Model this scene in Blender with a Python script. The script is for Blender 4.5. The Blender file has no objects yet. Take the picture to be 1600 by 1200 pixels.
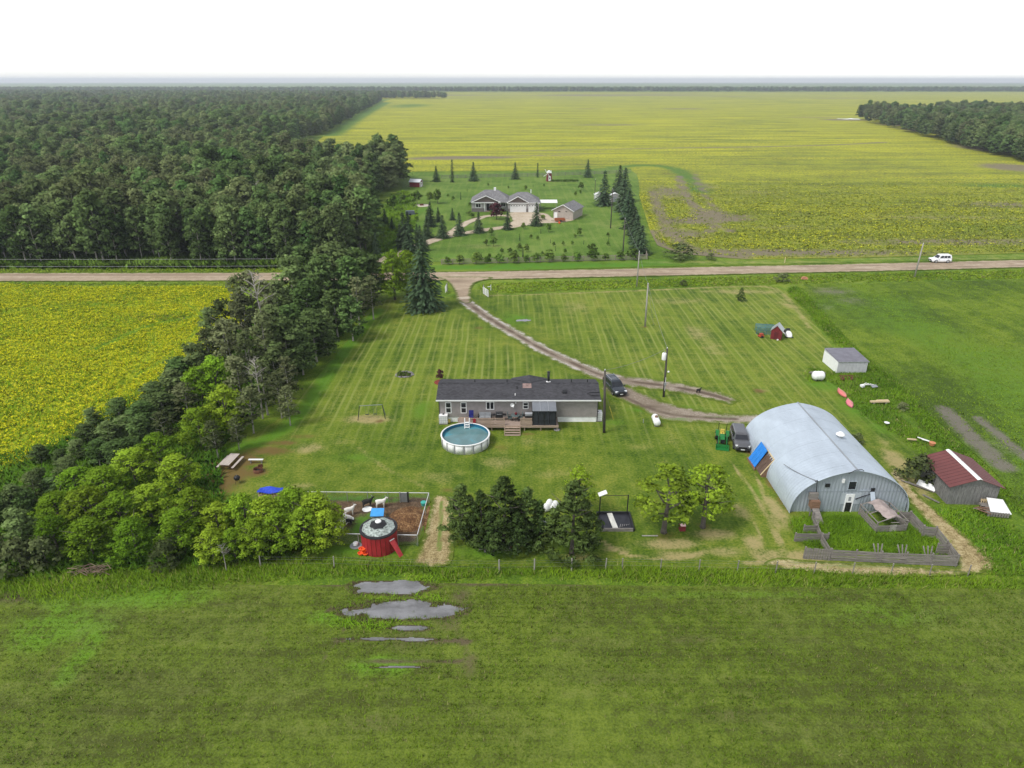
import bpy, math, random
import numpy as np
from mathutils import Vector, Matrix, Euler

scene = bpy.context.scene
COL = scene.collection
R = math.radians
PI = math.pi

# ------------------------------------------------------------------ camera
CAM_H = 39.0
PITCH = R(24.0)
FPX = 1067.0
cam_data = bpy.data.cameras.new('camera')
cam_data.sensor_width = 36.0
cam_data.lens = 24.0
cam_data.clip_start = 0.5
cam_data.clip_end = 20000.0
cam = bpy.data.objects.new('camera', cam_data)
COL.objects.link(cam)
cam.location = (0, 0, CAM_H)
cam.rotation_euler = (R(90) - PITCH, 0, 0)
scene.camera = cam

# ------------------------------------------------------------------ sky, sun, exposure
SUN_EL, SUN_AZ = 54.0, -120.0       # azimuth measured from +Y towards +X
world = bpy.data.worlds.new('World')
scene.world = world
world.use_nodes = True
wn = world.node_tree
wn.nodes.clear()
sky = wn.nodes.new('ShaderNodeTexSky')
sky.sky_type = 'NISHITA'
sky.sun_disc = False
sky.sun_elevation = R(SUN_EL)
sky.sun_rotation = R(SUN_AZ)
sky.altitude = 700
sky.air_density = 1.0
sky.dust_density = 1.0
sky.ozone_density = 1.0
hsv = wn.nodes.new('ShaderNodeHueSaturation')     # thick even cloud: nearly colourless
hsv.inputs['Saturation'].default_value = 0.25
hsv.inputs['Value'].default_value = 1.0
bg = wn.nodes.new('ShaderNodeBackground')
bg.inputs['Strength'].default_value = 0.135
wo = wn.nodes.new('ShaderNodeOutputWorld')
wn.links.new(sky.outputs[0], hsv.inputs['Color'])
wn.links.new(hsv.outputs[0], bg.inputs['Color'])
wn.links.new(bg.outputs[0], wo.inputs['Surface'])

sd_ = bpy.data.lights.new('sun', 'SUN')
sd_.energy = 1.5
sd_.angle = R(15)
sd_.color = (1.0, 0.965, 0.91)
sun = bpy.data.objects.new('sun', sd_)
COL.objects.link(sun)
_s = Vector((math.sin(R(SUN_AZ)) * math.cos(R(SUN_EL)), math.cos(R(SUN_AZ)) * math.cos(R(SUN_EL)), math.sin(R(SUN_EL))))
sun.rotation_euler = _s.to_track_quat('Z', 'Y').to_euler()
sun.location = (0, 0, 120)

scene.view_settings.view_transform = 'Standard'
scene.view_settings.look = 'None'
scene.view_settings.gamma = 1.0
scene.view_settings.use_curve_mapping = False
scene.view_settings.exposure = 0.84
scene.render.engine = 'CYCLES'
scene.cycles.use_denoising = True
scene.cycles.max_bounces = 5
scene.cycles.diffuse_bounces = 3
scene.cycles.glossy_bounces = 2
scene.cycles.transmission_bounces = 3
scene.cycles.transparent_max_bounces = 4
scene.cycles.volume_bounces = 0

# ------------------------------------------------------------------ helpers: survey of the place
CT, ST = math.cos(PITCH), math.sin(PITCH)
def G(px, py, z=0.0):
    """ground position of a surveyed point (photo sighting -> metres)"""
    u = (px - 800.0) / FPX; v = (py - 600.0) / FPX
    dy = CT - v * ST; dz = -ST - v * CT
    t = (z - CAM_H) / dz
    return Vector((u * t, dy * t, z))
def G2(pts):
    return [(G(*p).x, G(*p).y) for p in pts]
def ZAT(py, Y):
    """height of a sighting at distance Y"""
    v = (py - 600.0) / FPX
    dy = CT - v * ST; dz = -ST - v * CT
    return CAM_H + dz * Y / dy

# value noise for numpy masks
def _hash(ix, iy, seed):
    h = (ix.astype(np.int64) * 374761393 + iy.astype(np.int64) * 668265263 + seed * 974711) & 0x7fffffff
    h = ((h ^ (h >> 13)) * 1274126177) & 0x7fffffff
    return ((h ^ (h >> 16)) & 0xffff) / 65535.0
def vnoise(x, y, s, seed=0):
    x = x / s; y = y / s
    ix = np.floor(x); iy = np.floor(y)
    fx = x - ix; fy = y - iy
    fx = fx * fx * (3 - 2 * fx); fy = fy * fy * (3 - 2 * fy)
    a = _hash(ix, iy, seed); b = _hash(ix + 1, iy, seed)
    c = _hash(ix, iy + 1, seed); d = _hash(ix + 1, iy + 1, seed)
    return (a * (1 - fx) + b * fx) * (1 - fy) + (c * (1 - fx) + d * fx) * fy
def fnoise(x, y, s, seed=0):
    return 0.55 * vnoise(x, y, s, seed) + 0.3 * vnoise(x, y, s / 2.1, seed + 7) + 0.15 * vnoise(x, y, s / 4.3, seed + 13)
def sdist(P, poly):
    """signed distance (inside positive) and nearest boundary point"""
    x, y = P[:, 0], P[:, 1]
    best = np.full(len(P), 1e18); bx = np.zeros(len(P)); by = np.zeros(len(P))
    inside = np.zeros(len(P), bool)
    n = len(poly)
    for i in range(n):
        x0, y0 = poly[i]; x1, y1 = poly[(i + 1) % n]
        dx, dy = x1 - x0, y1 - y0
        L = dx * dx + dy * dy + 1e-12
        t = np.clip(((x - x0) * dx + (y - y0) * dy) / L, 0, 1)
        qx = x0 + t * dx; qy = y0 + t * dy
        d = (x - qx) ** 2 + (y - qy) ** 2
        m = d < best
        best[m] = d[m]; bx[m] = qx[m]; by[m] = qy[m]
        if y0 != y1:
            c = ((y0 > y) != (y1 > y)) & (x < (x1 - x0) * (y - y0) / (y1 - y0) + x0)
            inside ^= c
    d = np.sqrt(best)
    return np.where(inside, d, -d), bx, by
def pdist(P, line):
    """distance to a polyline"""
    x, y = P[:, 0], P[:, 1]
    best = np.full(len(P), 1e18)
    for i in range(len(line) - 1):
        x0, y0 = line[i][:2]; x1, y1 = line[i + 1][:2]
        dx, dy = x1 - x0, y1 - y0
        t = np.clip(((x - x0) * dx + (y - y0) * dy) / (dx * dx + dy * dy + 1e-12), 0, 1)
        best = np.minimum(best, (x - x0 - t * dx) ** 2 + (y - y0 - t * dy) ** 2)
    return np.sqrt(best)
def smooth_poly(pts, n=5, closed=True):
    out = []
    m = len(pts)
    rng = range(m) if closed else range(m - 1)
    for i in rng:
        if closed:
            p = [np.array(pts[(i + k - 1) % m]) for k in range(4)]
        else:
            p = [np.array(pts[min(max(i + k - 1, 0), m - 1)]) for k in range(4)]
        for k in range(n):
            t = k / n
            q = 0.5 * ((2 * p[1]) + (-p[0] + p[2]) * t + (2 * p[0] - 5 * p[1] + 4 * p[2] - p[3]) * t * t + (-p[0] + 3 * p[1] - 3 * p[2] + p[3]) * t ** 3)
            out.append((float(q[0]), float(q[1])))
    if not closed:
        out.append(tuple(float(v) for v in pts[-1]))
    return out
def ribbon(line, widths):
    """polygon around a polyline"""
    L = [np.array(p[:2], float) for p in line]
    a, b = [], []
    for i in range(len(L)):
        d = L[min(i + 1, len(L) - 1)] - L[max(i - 1, 0)]
        d /= np.linalg.norm(d)
        nrm = np.array((-d[1], d[0]))
        w = widths[i] if hasattr(widths, '__len__') else widths
        a.append(tuple(L[i] + nrm * w / 2)); b.append(tuple(L[i] - nrm * w / 2))
    return a + b[::-1]

# ------------------------------------------------------------------ helpers: materials
class NB:
    def __init__(self, m):
        m.use_nodes = True
        self.t = m.node_tree
        self.t.nodes.clear()
        self.out = self.t.nodes.new('ShaderNodeOutputMaterial')
    def n(self, kind, ins=None, **props):
        nd = self.t.nodes.new(kind)
        for k, v in props.items():
            setattr(nd, k, v)
        for k, v in (ins or {}).items():
            self.set(nd.inputs[k], v)
        return nd
    def set(self, sock, v):
        if isinstance(v, bpy.types.NodeSocket):
            self.t.links.new(v, sock)
        elif isinstance(v, (tuple, list)) and sock.type == 'RGBA' and len(v) == 3:
            sock.default_value = (*v, 1)
        else:
            sock.default_value = v
    def pos(self):
        return self.n('ShaderNodeNewGeometry').outputs['Position']
    def obj(self):
        return self.n('ShaderNodeTexCoord').outputs['Object']
    def xyz(self, v):
        s = self.n('ShaderNodeSeparateXYZ', {0: v}); return s.outputs
    def scale(self, v, s):
        return self.n('ShaderNodeMapping', {'Vector': v, 'Scale': s}).outputs[0]
    def noise(self, v, scale, detail=3.0, rough=0.55, dist=0.0):
        return self.n('ShaderNodeTexNoise', {'Vector': v, 'Scale': scale, 'Detail': detail, 'Roughness': rough, 'Distortion': dist}).outputs[0]
    def math(self, op, a, b=0.0, c=0.0, clamp=False):
        return self.n('ShaderNodeMath', {0: a, 1: b, 2: c}, operation=op, use_clamp=clamp).outputs[0]
    def mix(self, f, a, b, blend='MIX'):
        nd = self.t.nodes.new('ShaderNodeMix'); nd.data_type = 'RGBA'; nd.blend_type = blend
        self.set(nd.inputs[0], f); self.set(nd.inputs[6], a); self.set(nd.inputs[7], b)
        return nd.outputs[2]
    def ramp(self, f, stops):
        nd = self.n('ShaderNodeValToRGB', {0: f})
        e = nd.color_ramp.elements
        while len(e) < len(stops):
            e.new(0.5)
        for el, (p, c) in zip(e, stops):
            el.position = p
            el.color = (*c, 1) if len(c) == 3 else c
        return nd.outputs[0]
    def step(self, f, a, b):
        return self.n('ShaderNodeMapRange', {'Value': f, 'From Min': a, 'From Max': b}, interpolation_type='SMOOTHSTEP').outputs[0]
    def attr(self, name):
        return self.n('ShaderNodeAttribute', attribute_name=name).outputs
    def bump(self, h, strength=0.5, dist=0.05):
        return self.n('ShaderNodeBump', {'Height': h, 'Strength': strength, 'Distance': dist}).outputs[0]
    def bsdf(self, col, rough=0.8, normal=None, **kw):
        ins = {'Base Color': col, 'Roughness': rough}
        if normal is not None: ins['Normal'] = normal
        ins.update({k.replace('_', ' '): v for k, v in kw.items()})
        s = self.n('ShaderNodeBsdfPrincipled', ins)
        return s.outputs[0]
    def done(self, sh):
        self.t.links.new(sh, self.out.inputs['Surface'])
MATS = {}
def simple(name, rgb, rough=0.75, var=0.18, scale=2.5, metal=0.0, spec=0.35, bump=0.0, streak=None):
    if name in MATS: return MATS[name]
    m = bpy.data.materials.new(name); b = NB(m)
    v = b.obj()
    if streak: v = b.scale(v, streak)
    n = b.noise(v, scale, 5.0, 0.6)
    lo = tuple(c * (1 - var) for c in rgb); hi = tuple(min(1, c * (1 + var)) for c in rgb)
    col = b.ramp(n, [(0.3, lo), (0.7, hi)])
    nr = b.bump(b.noise(v, scale * 6, 3.0), bump, 0.02) if bump else None
    b.done(b.bsdf(col, rough, nr, Metallic=metal, Specular_IOR_Level=spec))
    MATS[name] = m
    return m

# ------------------------------------------------------------------ helpers: meshes
class MB:
    def __init__(self):
        self.v = []; self.f = []
    def add(self, vs, fs):
        o = len(self.v)
        self.v += [tuple(p) for p in vs]
        self.f += [tuple(i + o for i in f) for f in fs]
        return self
    def box(self, c, s, rz=0.0, rx=0.0, ry=0.0, taper=1.0):
        hx, hy, hz = s[0] / 2, s[1] / 2, s[2] / 2
        M = Euler((rx, ry, rz)).to_matrix()
        vs = []
        for sz in (-1, 1):
            k = taper if sz > 0 else 1.0
            for sx, sy in ((-1, -1), (1, -1), (1, 1), (-1, 1)):
                vs.append(Vector(c) + M @ Vector((sx * hx * k, sy * hy * k, sz * hz)))
        return self.add(vs, [(3, 2, 1, 0), (4, 5, 6, 7), (0, 1, 5, 4), (1, 2, 6, 5), (2, 3, 7, 6), (3, 0, 4, 7)])
    def b2(self, x0, x1, y0, y1, z0, z1):
        return self.box(((x0 + x1) / 2, (y0 + y1) / 2, (z0 + z1) / 2), (x1 - x0, y1 - y0, z1 - z0))
    def tube(self, pts, r, n=8, cap=True):
        pts = [Vector(p) for p in pts]
        rr = r if hasattr(r, '__len__') else [r] * len(pts)
        vs = []; fs = []
        for i, p in enumerate(pts):
            d = (pts[min(i + 1, len(pts) - 1)] - pts[max(i - 1, 0)]).normalized()
            a = d.orthogonal().normalized()
            if abs(d.z) > 0.9: a = Vector((1, 0, 0)) - d * d.x
            a.normalize(); bb = d.cross(a)
            for k in range(n):
                t = 2 * PI * k / n
                vs.append(p + (a * math.cos(t) + bb * math.sin(t)) * rr[i])
        for i in range(len(pts) - 1):
            for k in range(n):
                k2 = (k + 1) % n
                fs.append((i * n + k, i * n + k2, (i + 1) * n + k2, (i + 1) * n + k))
        if cap:
            fs.append(tuple(range(n - 1, -1, -1))); fs.append(tuple((len(pts) - 1) * n + k for k in range(n)))
        return self.add(vs, fs)
    def lathe(self, prof, n=24, c=(0, 0, 0), cap=True):
        vs = []; fs = []
        for r, z in prof:
            for k in range(n):
                t = 2 * PI * k / n
                vs.append((c[0] + r * math.cos(t), c[1] + r * math.sin(t), c[2] + z))
        for i in range(len(prof) - 1):
            for k in range(n):
                k2 = (k + 1) % n
                fs.append((i * n + k, i * n + k2, (i + 1) * n + k2, (i + 1) * n + k))
        if cap:
            fs.append(tuple(range(n - 1, -1, -1))); fs.append(tuple((len(prof) - 1) * n + k for k in range(n)))
        return self.add(vs, fs)
    def prism(self, poly, y0, y1, axis='y'):
        """extrude polygon of (a, z): along y (a = x) or along x (a = y)"""
        n = len(poly)
        if axis == 'y':
            vs = [(a, y0, z) for a, z in poly] + [(a, y1, z) for a, z in poly]
        else:
            vs = [(y0, a, z) for a, z in poly] + [(y1, a, z) for a, z in poly]
        fs = [tuple(range(n)), tuple(range(2 * n - 1, n - 1, -1))]
        fs += [(i + n, (i + 1) % n + n, (i + 1) % n, i) for i in range(n)]
        return self.add(vs, fs)
    def slab(self, quad, th):
        """a plate given by its top corners"""
        q = [Vector(p) for p in quad]
        nr = (q[1] - q[0]).cross(q[2] - q[0]).normalized()
        lo = [p - nr * th for p in q]
        n = len(q)
        return self.add(q + lo, [tuple(range(n)), tuple(range(2 * n - 1, n - 1, -1))] + [(i + n, (i + 1) % n + n, (i + 1) % n, i) for i in range(n)])
    def loft(self, rings, cap=True):
        n = len(rings[0]); vs = [p for r in rings for p in r]; fs = []
        for i in range(len(rings) - 1):
            for k in range(n):
                k2 = (k + 1) % n
                fs.append((i * n + k, i * n + k2, (i + 1) * n + k2, (i + 1) * n + k))
        if cap:
            fs.append(tuple(range(n - 1, -1, -1))); fs.append(tuple((len(rings) - 1) * n + k for k in range(n)))
        return self.add(vs, fs)
    def build(self, name, mat, parent=None, smooth=False, label=None, kind=None, loc=None, rot=None, fix=True):
        me = bpy.data.meshes.new(name)
        me.from_pydata(self.v, [], self.f)
        if fix:
            import bmesh
            bm = bmesh.new(); bm.from_mesh(me); bmesh.ops.recalc_face_normals(bm, faces=bm.faces); bm.to_mesh(me); bm.free()
        if smooth:
            me.polygons.foreach_set('use_smooth', [True] * len(me.polygons))
        me.materials.append(mat)
        return link(name, me, parent, label, kind, loc, rot)
def link(name, me, parent=None, label=None, kind=None, loc=None, rot=None):
    o = bpy.data.objects.new(name, me)
    COL.objects.link(o)
    if parent is not None: o.parent = parent
    if label: o['label'] = label
    if kind: o['kind'] = kind
    if loc is not None: o.location = loc
    if rot is not None: o.rotation_euler = rot
    return o
def tag(o, label, cat, group=None):
    o['label'] = label; o['category'] = cat
    if group: o['group'] = group
    return o
def thing(name, label, cat, loc=(0, 0, 0), rz=0.0, group=None):
    o = bpy.data.objects.new(name, None)
    COL.objects.link(o)
    o.empty_display_size = 0.2
    o.location = loc; o.rotation_euler = (0, 0, rz)
    return tag(o, label, cat, group)
def copy_thing(src, loc, rz=0.0, sc=1.0, label=None, group=None, kids=None):
    o = src.copy(); COL.objects.link(o)
    o.location = loc; o.rotation_euler = (0, 0, rz)
    o.scale = (sc, sc, sc) if not hasattr(sc, '__len__') else sc
    if label: o['label'] = label
    if group: o['group'] = group
    for ch in (kids if kids is not None else list(src.children)):
        c = ch.copy(); COL.objects.link(c); c.parent = o
        for g in ch.children:
            d = g.copy(); COL.objects.link(d); d.parent = c
    return o
def np_mesh(name, verts, faces, attrs=None, colors=None, normals=None):
    """fast mesh from numpy; faces (n,3) or (n,4)"""
    me = bpy.data.meshes.new(name)
    k = faces.shape[1]
    me.vertices.add(len(verts)); me.loops.add(faces.size); me.polygons.add(len(faces))
    me.vertices.foreach_set('co', verts.astype(np.float32).ravel())
    me.loops.foreach_set('vertex_index', faces.astype(np.int32).ravel())
    me.polygons.foreach_set('loop_start', np.arange(0, faces.size, k, dtype=np.int32))
    me.update(calc_edges=True)
    for nm, a in (attrs or {}).items():
        if a.ndim == 2:
            at = me.attributes.new(nm, 'FLOAT_VECTOR', 'POINT'); at.data.foreach_set('vector', a.astype(np.float32).ravel()); continue
        at = me.attributes.new(nm, 'FLOAT', 'POINT'); at.data.foreach_set('value', a.astype(np.float32))
    if colors is not None:
        at = me.attributes.new('Col', 'FLOAT_COLOR', 'POINT'); at.data.foreach_set('color', colors.astype(np.float32).ravel())
    if normals is not None:
        me.polygons.foreach_set('use_smooth', np.ones(len(faces), bool))
        me.normals_split_custom_set_from_vertices(normals.astype(np.float32))
    return me
def sheet(name, poly, z, cell, mat, masks=None, parent=None, height=None):
    P0 = np.array(poly)
    x0, y0 = P0.min(0) - cell; x1, y1 = P0.max(0) + cell
    nx = int((x1 - x0) / cell) + 2; ny = int((y1 - y0) / cell) + 2
    gx, gy = np.meshgrid(x0 + np.arange(nx) * cell, y0 + np.arange(ny) * cell)
    P = np.stack([gx.ravel(), gy.ravel()], 1)
    sd, bx, by = sdist(P, poly)
    ins = (sd > 0).reshape(ny, nx)
    keep = ins[:-1, :-1] | ins[1:, :-1] | ins[:-1, 1:] | ins[1:, 1:]
    out = sd <= 0
    P[out, 0] = bx[out]; P[out, 1] = by[out]
    sd = np.where(out, 0, sd)
    idx = np.arange(nx * ny).reshape(ny, nx)
    F = np.stack([idx[:-1, :-1][keep], idx[:-1, 1:][keep], idx[1:, 1:][keep], idx[1:, :-1][keep]], 1)
    used = np.unique(F); remap = np.full(nx * ny, -1); remap[used] = np.arange(len(used))
    F = remap[F]; P = P[used]; sd = sd[used]
    zz = np.full(len(P), z)
    if height is not None: zz = zz + height(P, sd)
    V = np.concatenate([P, zz[:, None]], 1)
    A = {'edge': sd}
    for k, fn in (masks or {}).items():
        A[k] = fn(P, sd)
    me = np_mesh(name, V, F, A)
    me.materials.append(mat)
    o = link(name, me, parent, kind='structure')
    return o
# ================================================================== ground materials
def ground_mat(name, stops, mid=0.5, fine=5.0, stripe=None, dry=(0.30, 0.245, 0.11), bare=(0.15, 0.105, 0.065),
               lush=(0.055, 0.155, 0.012), edge=None, speck=None, streak=None, sk=0.55, rough=0.9, bumpd=0.05, extra=None, bumps=0.6, band=(0.20, 0.80), big=0.6, gain=1.7):
    m = bpy.data.materials.new(name); b = NB(m)
    p = b.pos()
    n_big = b.noise(p, 0.045, 3.0)
    n_mid = b.noise(p, mid, 6.0, 0.62)
    n_fine = b.noise(p, fine, 4.0, 0.65)
    f = b.math('ADD', b.math('MULTIPLY', n_mid, 0.65), b.math('MULTIPLY', n_fine, 0.75))
    f = b.math('ADD', f, b.math('MULTIPLY', n_big, big))
    f = b.math('SUBTRACT', f, 0.2 + big * .5)
    f = b.math('ADD', b.math('MULTIPLY', b.math('SUBTRACT', f, 0.5), gain), 0.5)
    if streak:
        s = b.noise(b.scale(p, streak), 1.0, 4.0, 0.6)
        f = b.math('ADD', f, b.math('MULTIPLY', b.math('SUBTRACT', s, 0.5), sk))
    col = b.ramp(f, stops)
    if speck:
        sp = b.noise(p, speck[0], 2.0, 0.5)
        m2 = b.math('MULTIPLY', b.step(sp, speck[2], speck[3]), b.math('MULTIPLY_ADD', b.noise(b.scale(p, speck[4]), 1.0, 4.0, 0.6), speck[5], speck[6]), clamp=True)
        at = b.attr('bloom')['Fac']
        m2 = b.math('MULTIPLY', m2, at, clamp=True)
        col = b.mix(m2, col, speck[1])
    if stripe:
        # cut swaths: thin lines of pale clippings, one mower width apart
        o = b.xyz(p)
        wob = b.math('MULTIPLY', b.math('SUBTRACT', b.noise(p, 0.06, 2.0), 0.5), 1.0)
        if len(stripe) > 1:
            bw = b.step(b.math('SINE', b.math('MULTIPLY', b.math('ADD', o[0], wob), 2 * PI / 2.85)), -.6, .6)
            col = b.mix(b.math('MULTIPLY', bw, b.math('MULTIPLY', b.attr('mow')['Fac'], 0.42)), col, (0.175, 0.235, 0.022))
        for axis, per, amt, st in stripe:
            q = b.math('ADD', o[axis], wob)
            w = b.math('SINE', b.math('MULTIPLY', q, 2 * PI / per))
            w = b.step(w, 0.1, 0.95)
            br = b.step(b.noise(b.scale(p, st), 1.0, 5.0, 0.65), 0.34, 0.66)
            w = b.math('MULTIPLY', w, b.math('MULTIPLY', br, b.attr('mow')['Fac']))
            col = b.mix(b.math('MULTIPLY', w, amt, clamp=True), col, (0.27, 0.285, 0.09))
    for key, c, c2 in (('lush', lush, tuple(v * 1.5 for v in lush)), ('dry', dry, tuple(v * 1.25 for v in dry)), ('bare', bare, tuple(v * 0.68 for v in bare))):
        a = b.attr(key)['Fac']
        k = b.math('ADD', a, b.math('MULTIPLY', b.math('SUBTRACT', n_mid, 0.5), b.math('MULTIPLY', a, 2.2)))
        k = b.math('ADD', k, b.math('MULTIPLY', b.math('SUBTRACT', n_fine, 0.5), b.math('MULTIPLY', a, 1.3)))
        k = b.step(k, *band)
        col = b.mix(b.math('MULTIPLY', k, 0.88), col, b.mix(n_fine, c, c2))
    if edge:
        e = b.math('ADD', b.attr('edge')['Fac'], b.math('MULTIPLY', b.math('SUBTRACT', n_mid, 0.5), edge[1] * 2.2))
        e = b.math('ADD', e, b.math('MULTIPLY', b.math('SUBTRACT', n_fine, 0.5), edge[1] * 1.2))
        e = b.step(e, edge[1] * 0.15, edge[1])
        g = b.ramp(n_mid, [(0.3, tuple(v * 0.75 for v in edge[0])), (0.7, tuple(v * 1.2 for v in edge[0]))])
        col = b.mix(e, g, col)
    h = b.math('ADD', b.math('MULTIPLY', n_fine, 1.0), b.math('MULTIPLY', n_mid, 1.5))
    b.done(b.bsdf(col, rough, b.bump(h, bumps, bumpd), Specular_IOR_Level=0.12))
    return m
GRASS = [(0.22, (0.042, 0.086, 0.006)), (0.48, (0.092, 0.144, 0.011)), (0.78, (0.185, 0.212, 0.030))]
M_ground = ground_mat('rough_grass', [(0.25, (0.065, 0.125, 0.010)), (0.5, (0.115, 0.190, 0.015)), (0.78, (0.20, 0.25, 0.035))], mid=0.35)
M_lawn = ground_mat('mown_lawn', GRASS, bare=(0.175, 0.110, 0.040), mid=0.45, fine=4.0,
                    lush=(0.068, 0.155, 0.010), stripe=[(0, 0.95, 0.52, (0.9, 0.07, 1)), (1, 1.15, 0.13, (0.09, 0.9, 1))])
M_yard = ground_mat('neighbour_lawn', [(0.25, (0.065, 0.125, 0.015)), (0.5, (0.100, 0.178, 0.022)), (0.78, (0.155, 0.22, 0.04))], mid=0.15, fine=2.5,
                    stripe=[(0, 2.4, 0.25, (0.5, 0.06, 1))])
M_canola = ground_mat('canola_crop', [(0.2, (0.11, 0.175, 0.010)), (0.5, (0.23, 0.29, 0.016)), (0.8, (0.38, 0.39, 0.02))], mid=0.8, fine=6.0,
                      speck=(2.6, (0.56, 0.52, 0.012), 0.36, 0.60, (0.09, 0.2, 1), 2.6, -0.45), bumpd=0.25)
M_canfar = ground_mat('canola_crop_far', [(0.2, (0.085, 0.100, 0.028)), (0.48, (0.148, 0.185, 0.024)), (0.78, (0.25, 0.275, 0.026))], mid=0.22, fine=1.8,
                      streak=(0.010, 0.11, 1), sk=1.0, speck=(0.9, (0.52, 0.49, 0.020), 0.34, 0.62, (0.010, 0.085, 1), 3.0, -0.95),
                      bare=(0.215, 0.175, 0.125), lush=(0.055, 0.125, 0.018), bumpd=0.3, band=(0.10, 0.60), big=.4)
M_rfield = ground_mat('green_crop', [(0.22, (0.052, 0.088, 0.010)), (0.5, (0.092, 0.150, 0.012)), (0.8, (0.160, 0.220, 0.020))], mid=0.5, fine=4.0,
                      streak=(0.35, 0.02, 1), sk=.8, big=1.0, lush=(0.078, 0.150, 0.012), bare=(0.20, 0.175, 0.145), bumpd=0.15)
M_nfield = ground_mat('young_crop', [(0.25, (0.066, 0.082, 0.015)), (0.5, (0.098, 0.140, 0.016)), (0.8, (0.145, 0.190, 0.025))], mid=0.8, fine=6.0, lush=(0.095, 0.195, 0.013), dry=(0.135, 0.120, 0.055),
                      streak=(0.05, 0.7, 1), sk=.8, bare=(0.13, 0.095, 0.062), bumpd=0.12)
M_road = ground_mat('gravel_road', [(0.2, (0.27, 0.205, 0.140)), (0.5, (0.345, 0.268, 0.188)), (0.8, (0.43, 0.345, 0.25))], mid=0.6, fine=6.0,
                    streak=(0.02, 0.9, 1), bare=(0.25, 0.185, 0.13), dry=(0.43, 0.37, 0.29), edge=((0.11, 0.14, 0.03), 0.8), bumpd=0.01, bumps=0.2)
M_drive = ground_mat('dirt_driveway', [(0.2, (0.175, 0.138, 0.100)), (0.5, (0.255, 0.21, 0.16)), (0.8, (0.35, 0.30, 0.24))], mid=0.7, fine=5.0,
                     bare=(0.12, 0.085, 0.06), dry=(0.40, 0.37, 0.34), edge=((0.105, 0.15, 0.014), 1.1), bumpd=0.03, bumps=0.4)
M_straw = ground_mat('straw_path', [(0.2, (0.17, 0.125, 0.055)), (0.5, (0.34, 0.27, 0.13)), (0.8, (0.50, 0.42, 0.24))], mid=1.3, fine=7.0,
                     edge=((0.11, 0.15, 0.018), 0.6), lush=(0.09, 0.15, 0.02), bumpd=0.05)
M_soil = ground_mat('trodden_soil', [(0.2, (0.055, 0.036, 0.022)), (0.5, (0.10, 0.066, 0.04)), (0.8, (0.17, 0.115, 0.07))], mid=1.2, fine=7.0,
                    edge=((0.095, 0.145, 0.014), 0.6), lush=(0.06, 0.15, 0.012), bumpd=0.06)
M_mud = ground_mat('wet_mud', [(0.2, (0.045, 0.036, 0.018)), (0.5, (0.075, 0.064, 0.028)), (0.8, (0.11, 0.095, 0.045))], mid=1.0, fine=6.0,
                   edge=((0.085, 0.115, 0.016), 0.5), bumpd=0.04, rough=0.55)
def water_mat(name, lo, hi, rough=0.04):
    m = bpy.data.materials.new(name); b = NB(m)
    v = b.scale(b.pos(), (0.5, 1.1, 1))
    col = b.ramp(b.noise(v, 1.0, 5.0, 0.6), [(0.36, lo), (0.62, hi)])
    b.done(b.bsdf(col, rough, b.bump(b.noise(b.pos(), 3.0, 3.0), 0.10, 0.02), Specular_IOR_Level=0.9))
    return m
M_puddle = water_mat('silt_and_sky_water', (0.125, 0.122, 0.12), (0.215, 0.213, 0.215))  # silt colour made paler to carry the sky's reflection too

def blobs(lst):
    """mask of soft patches: (px, py, half width m, half depth m, amount)"""
    C = [(G(a, b_).x, G(a, b_).y, rx, ry, k) for a, b_, rx, ry, k in lst]
    def fn(P, sd):
        o = np.zeros(len(P))
        for x, y, rx, ry, k in C:
            d = ((P[:, 0] - x) / rx) ** 2 + ((P[:, 1] - y) / ry) ** 2
            o = np.maximum(o, k * np.exp(-d * 0.9))
        return np.clip(o, 0, 1)
    return fn
def lines(lst):
    """mask of worn tracks: ([px points], half width, amount)"""
    L = [(smooth_poly(G2(p), 4, False), w, k) for p, w, k in lst]
    def fn(P, sd):
        o = np.zeros(len(P))
        for ln, w, k in L:
            o = np.maximum(o, k * np.exp(-(pdist(P, ln) / w) ** 2))
        return o
    return fn
def both(*fs):
    def fn(P, sd):
        o = fs[0](P, sd)
        for f in fs[1:]: o = np.maximum(o, f(P, sd))
        return o
    return fn
const = lambda v: (lambda P, sd: np.full(len(P), float(v)))

# ================================================================== the setting
mb = MB(); S = 9000
mb.add([(-S, -60, -0.06), (S, -60, -0.06), (S, S * 1.4, -0.06), (-S, S * 1.4, -0.06)], [(0, 1, 2, 3)])
mb.build('ground', M_ground, kind='structure')

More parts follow.
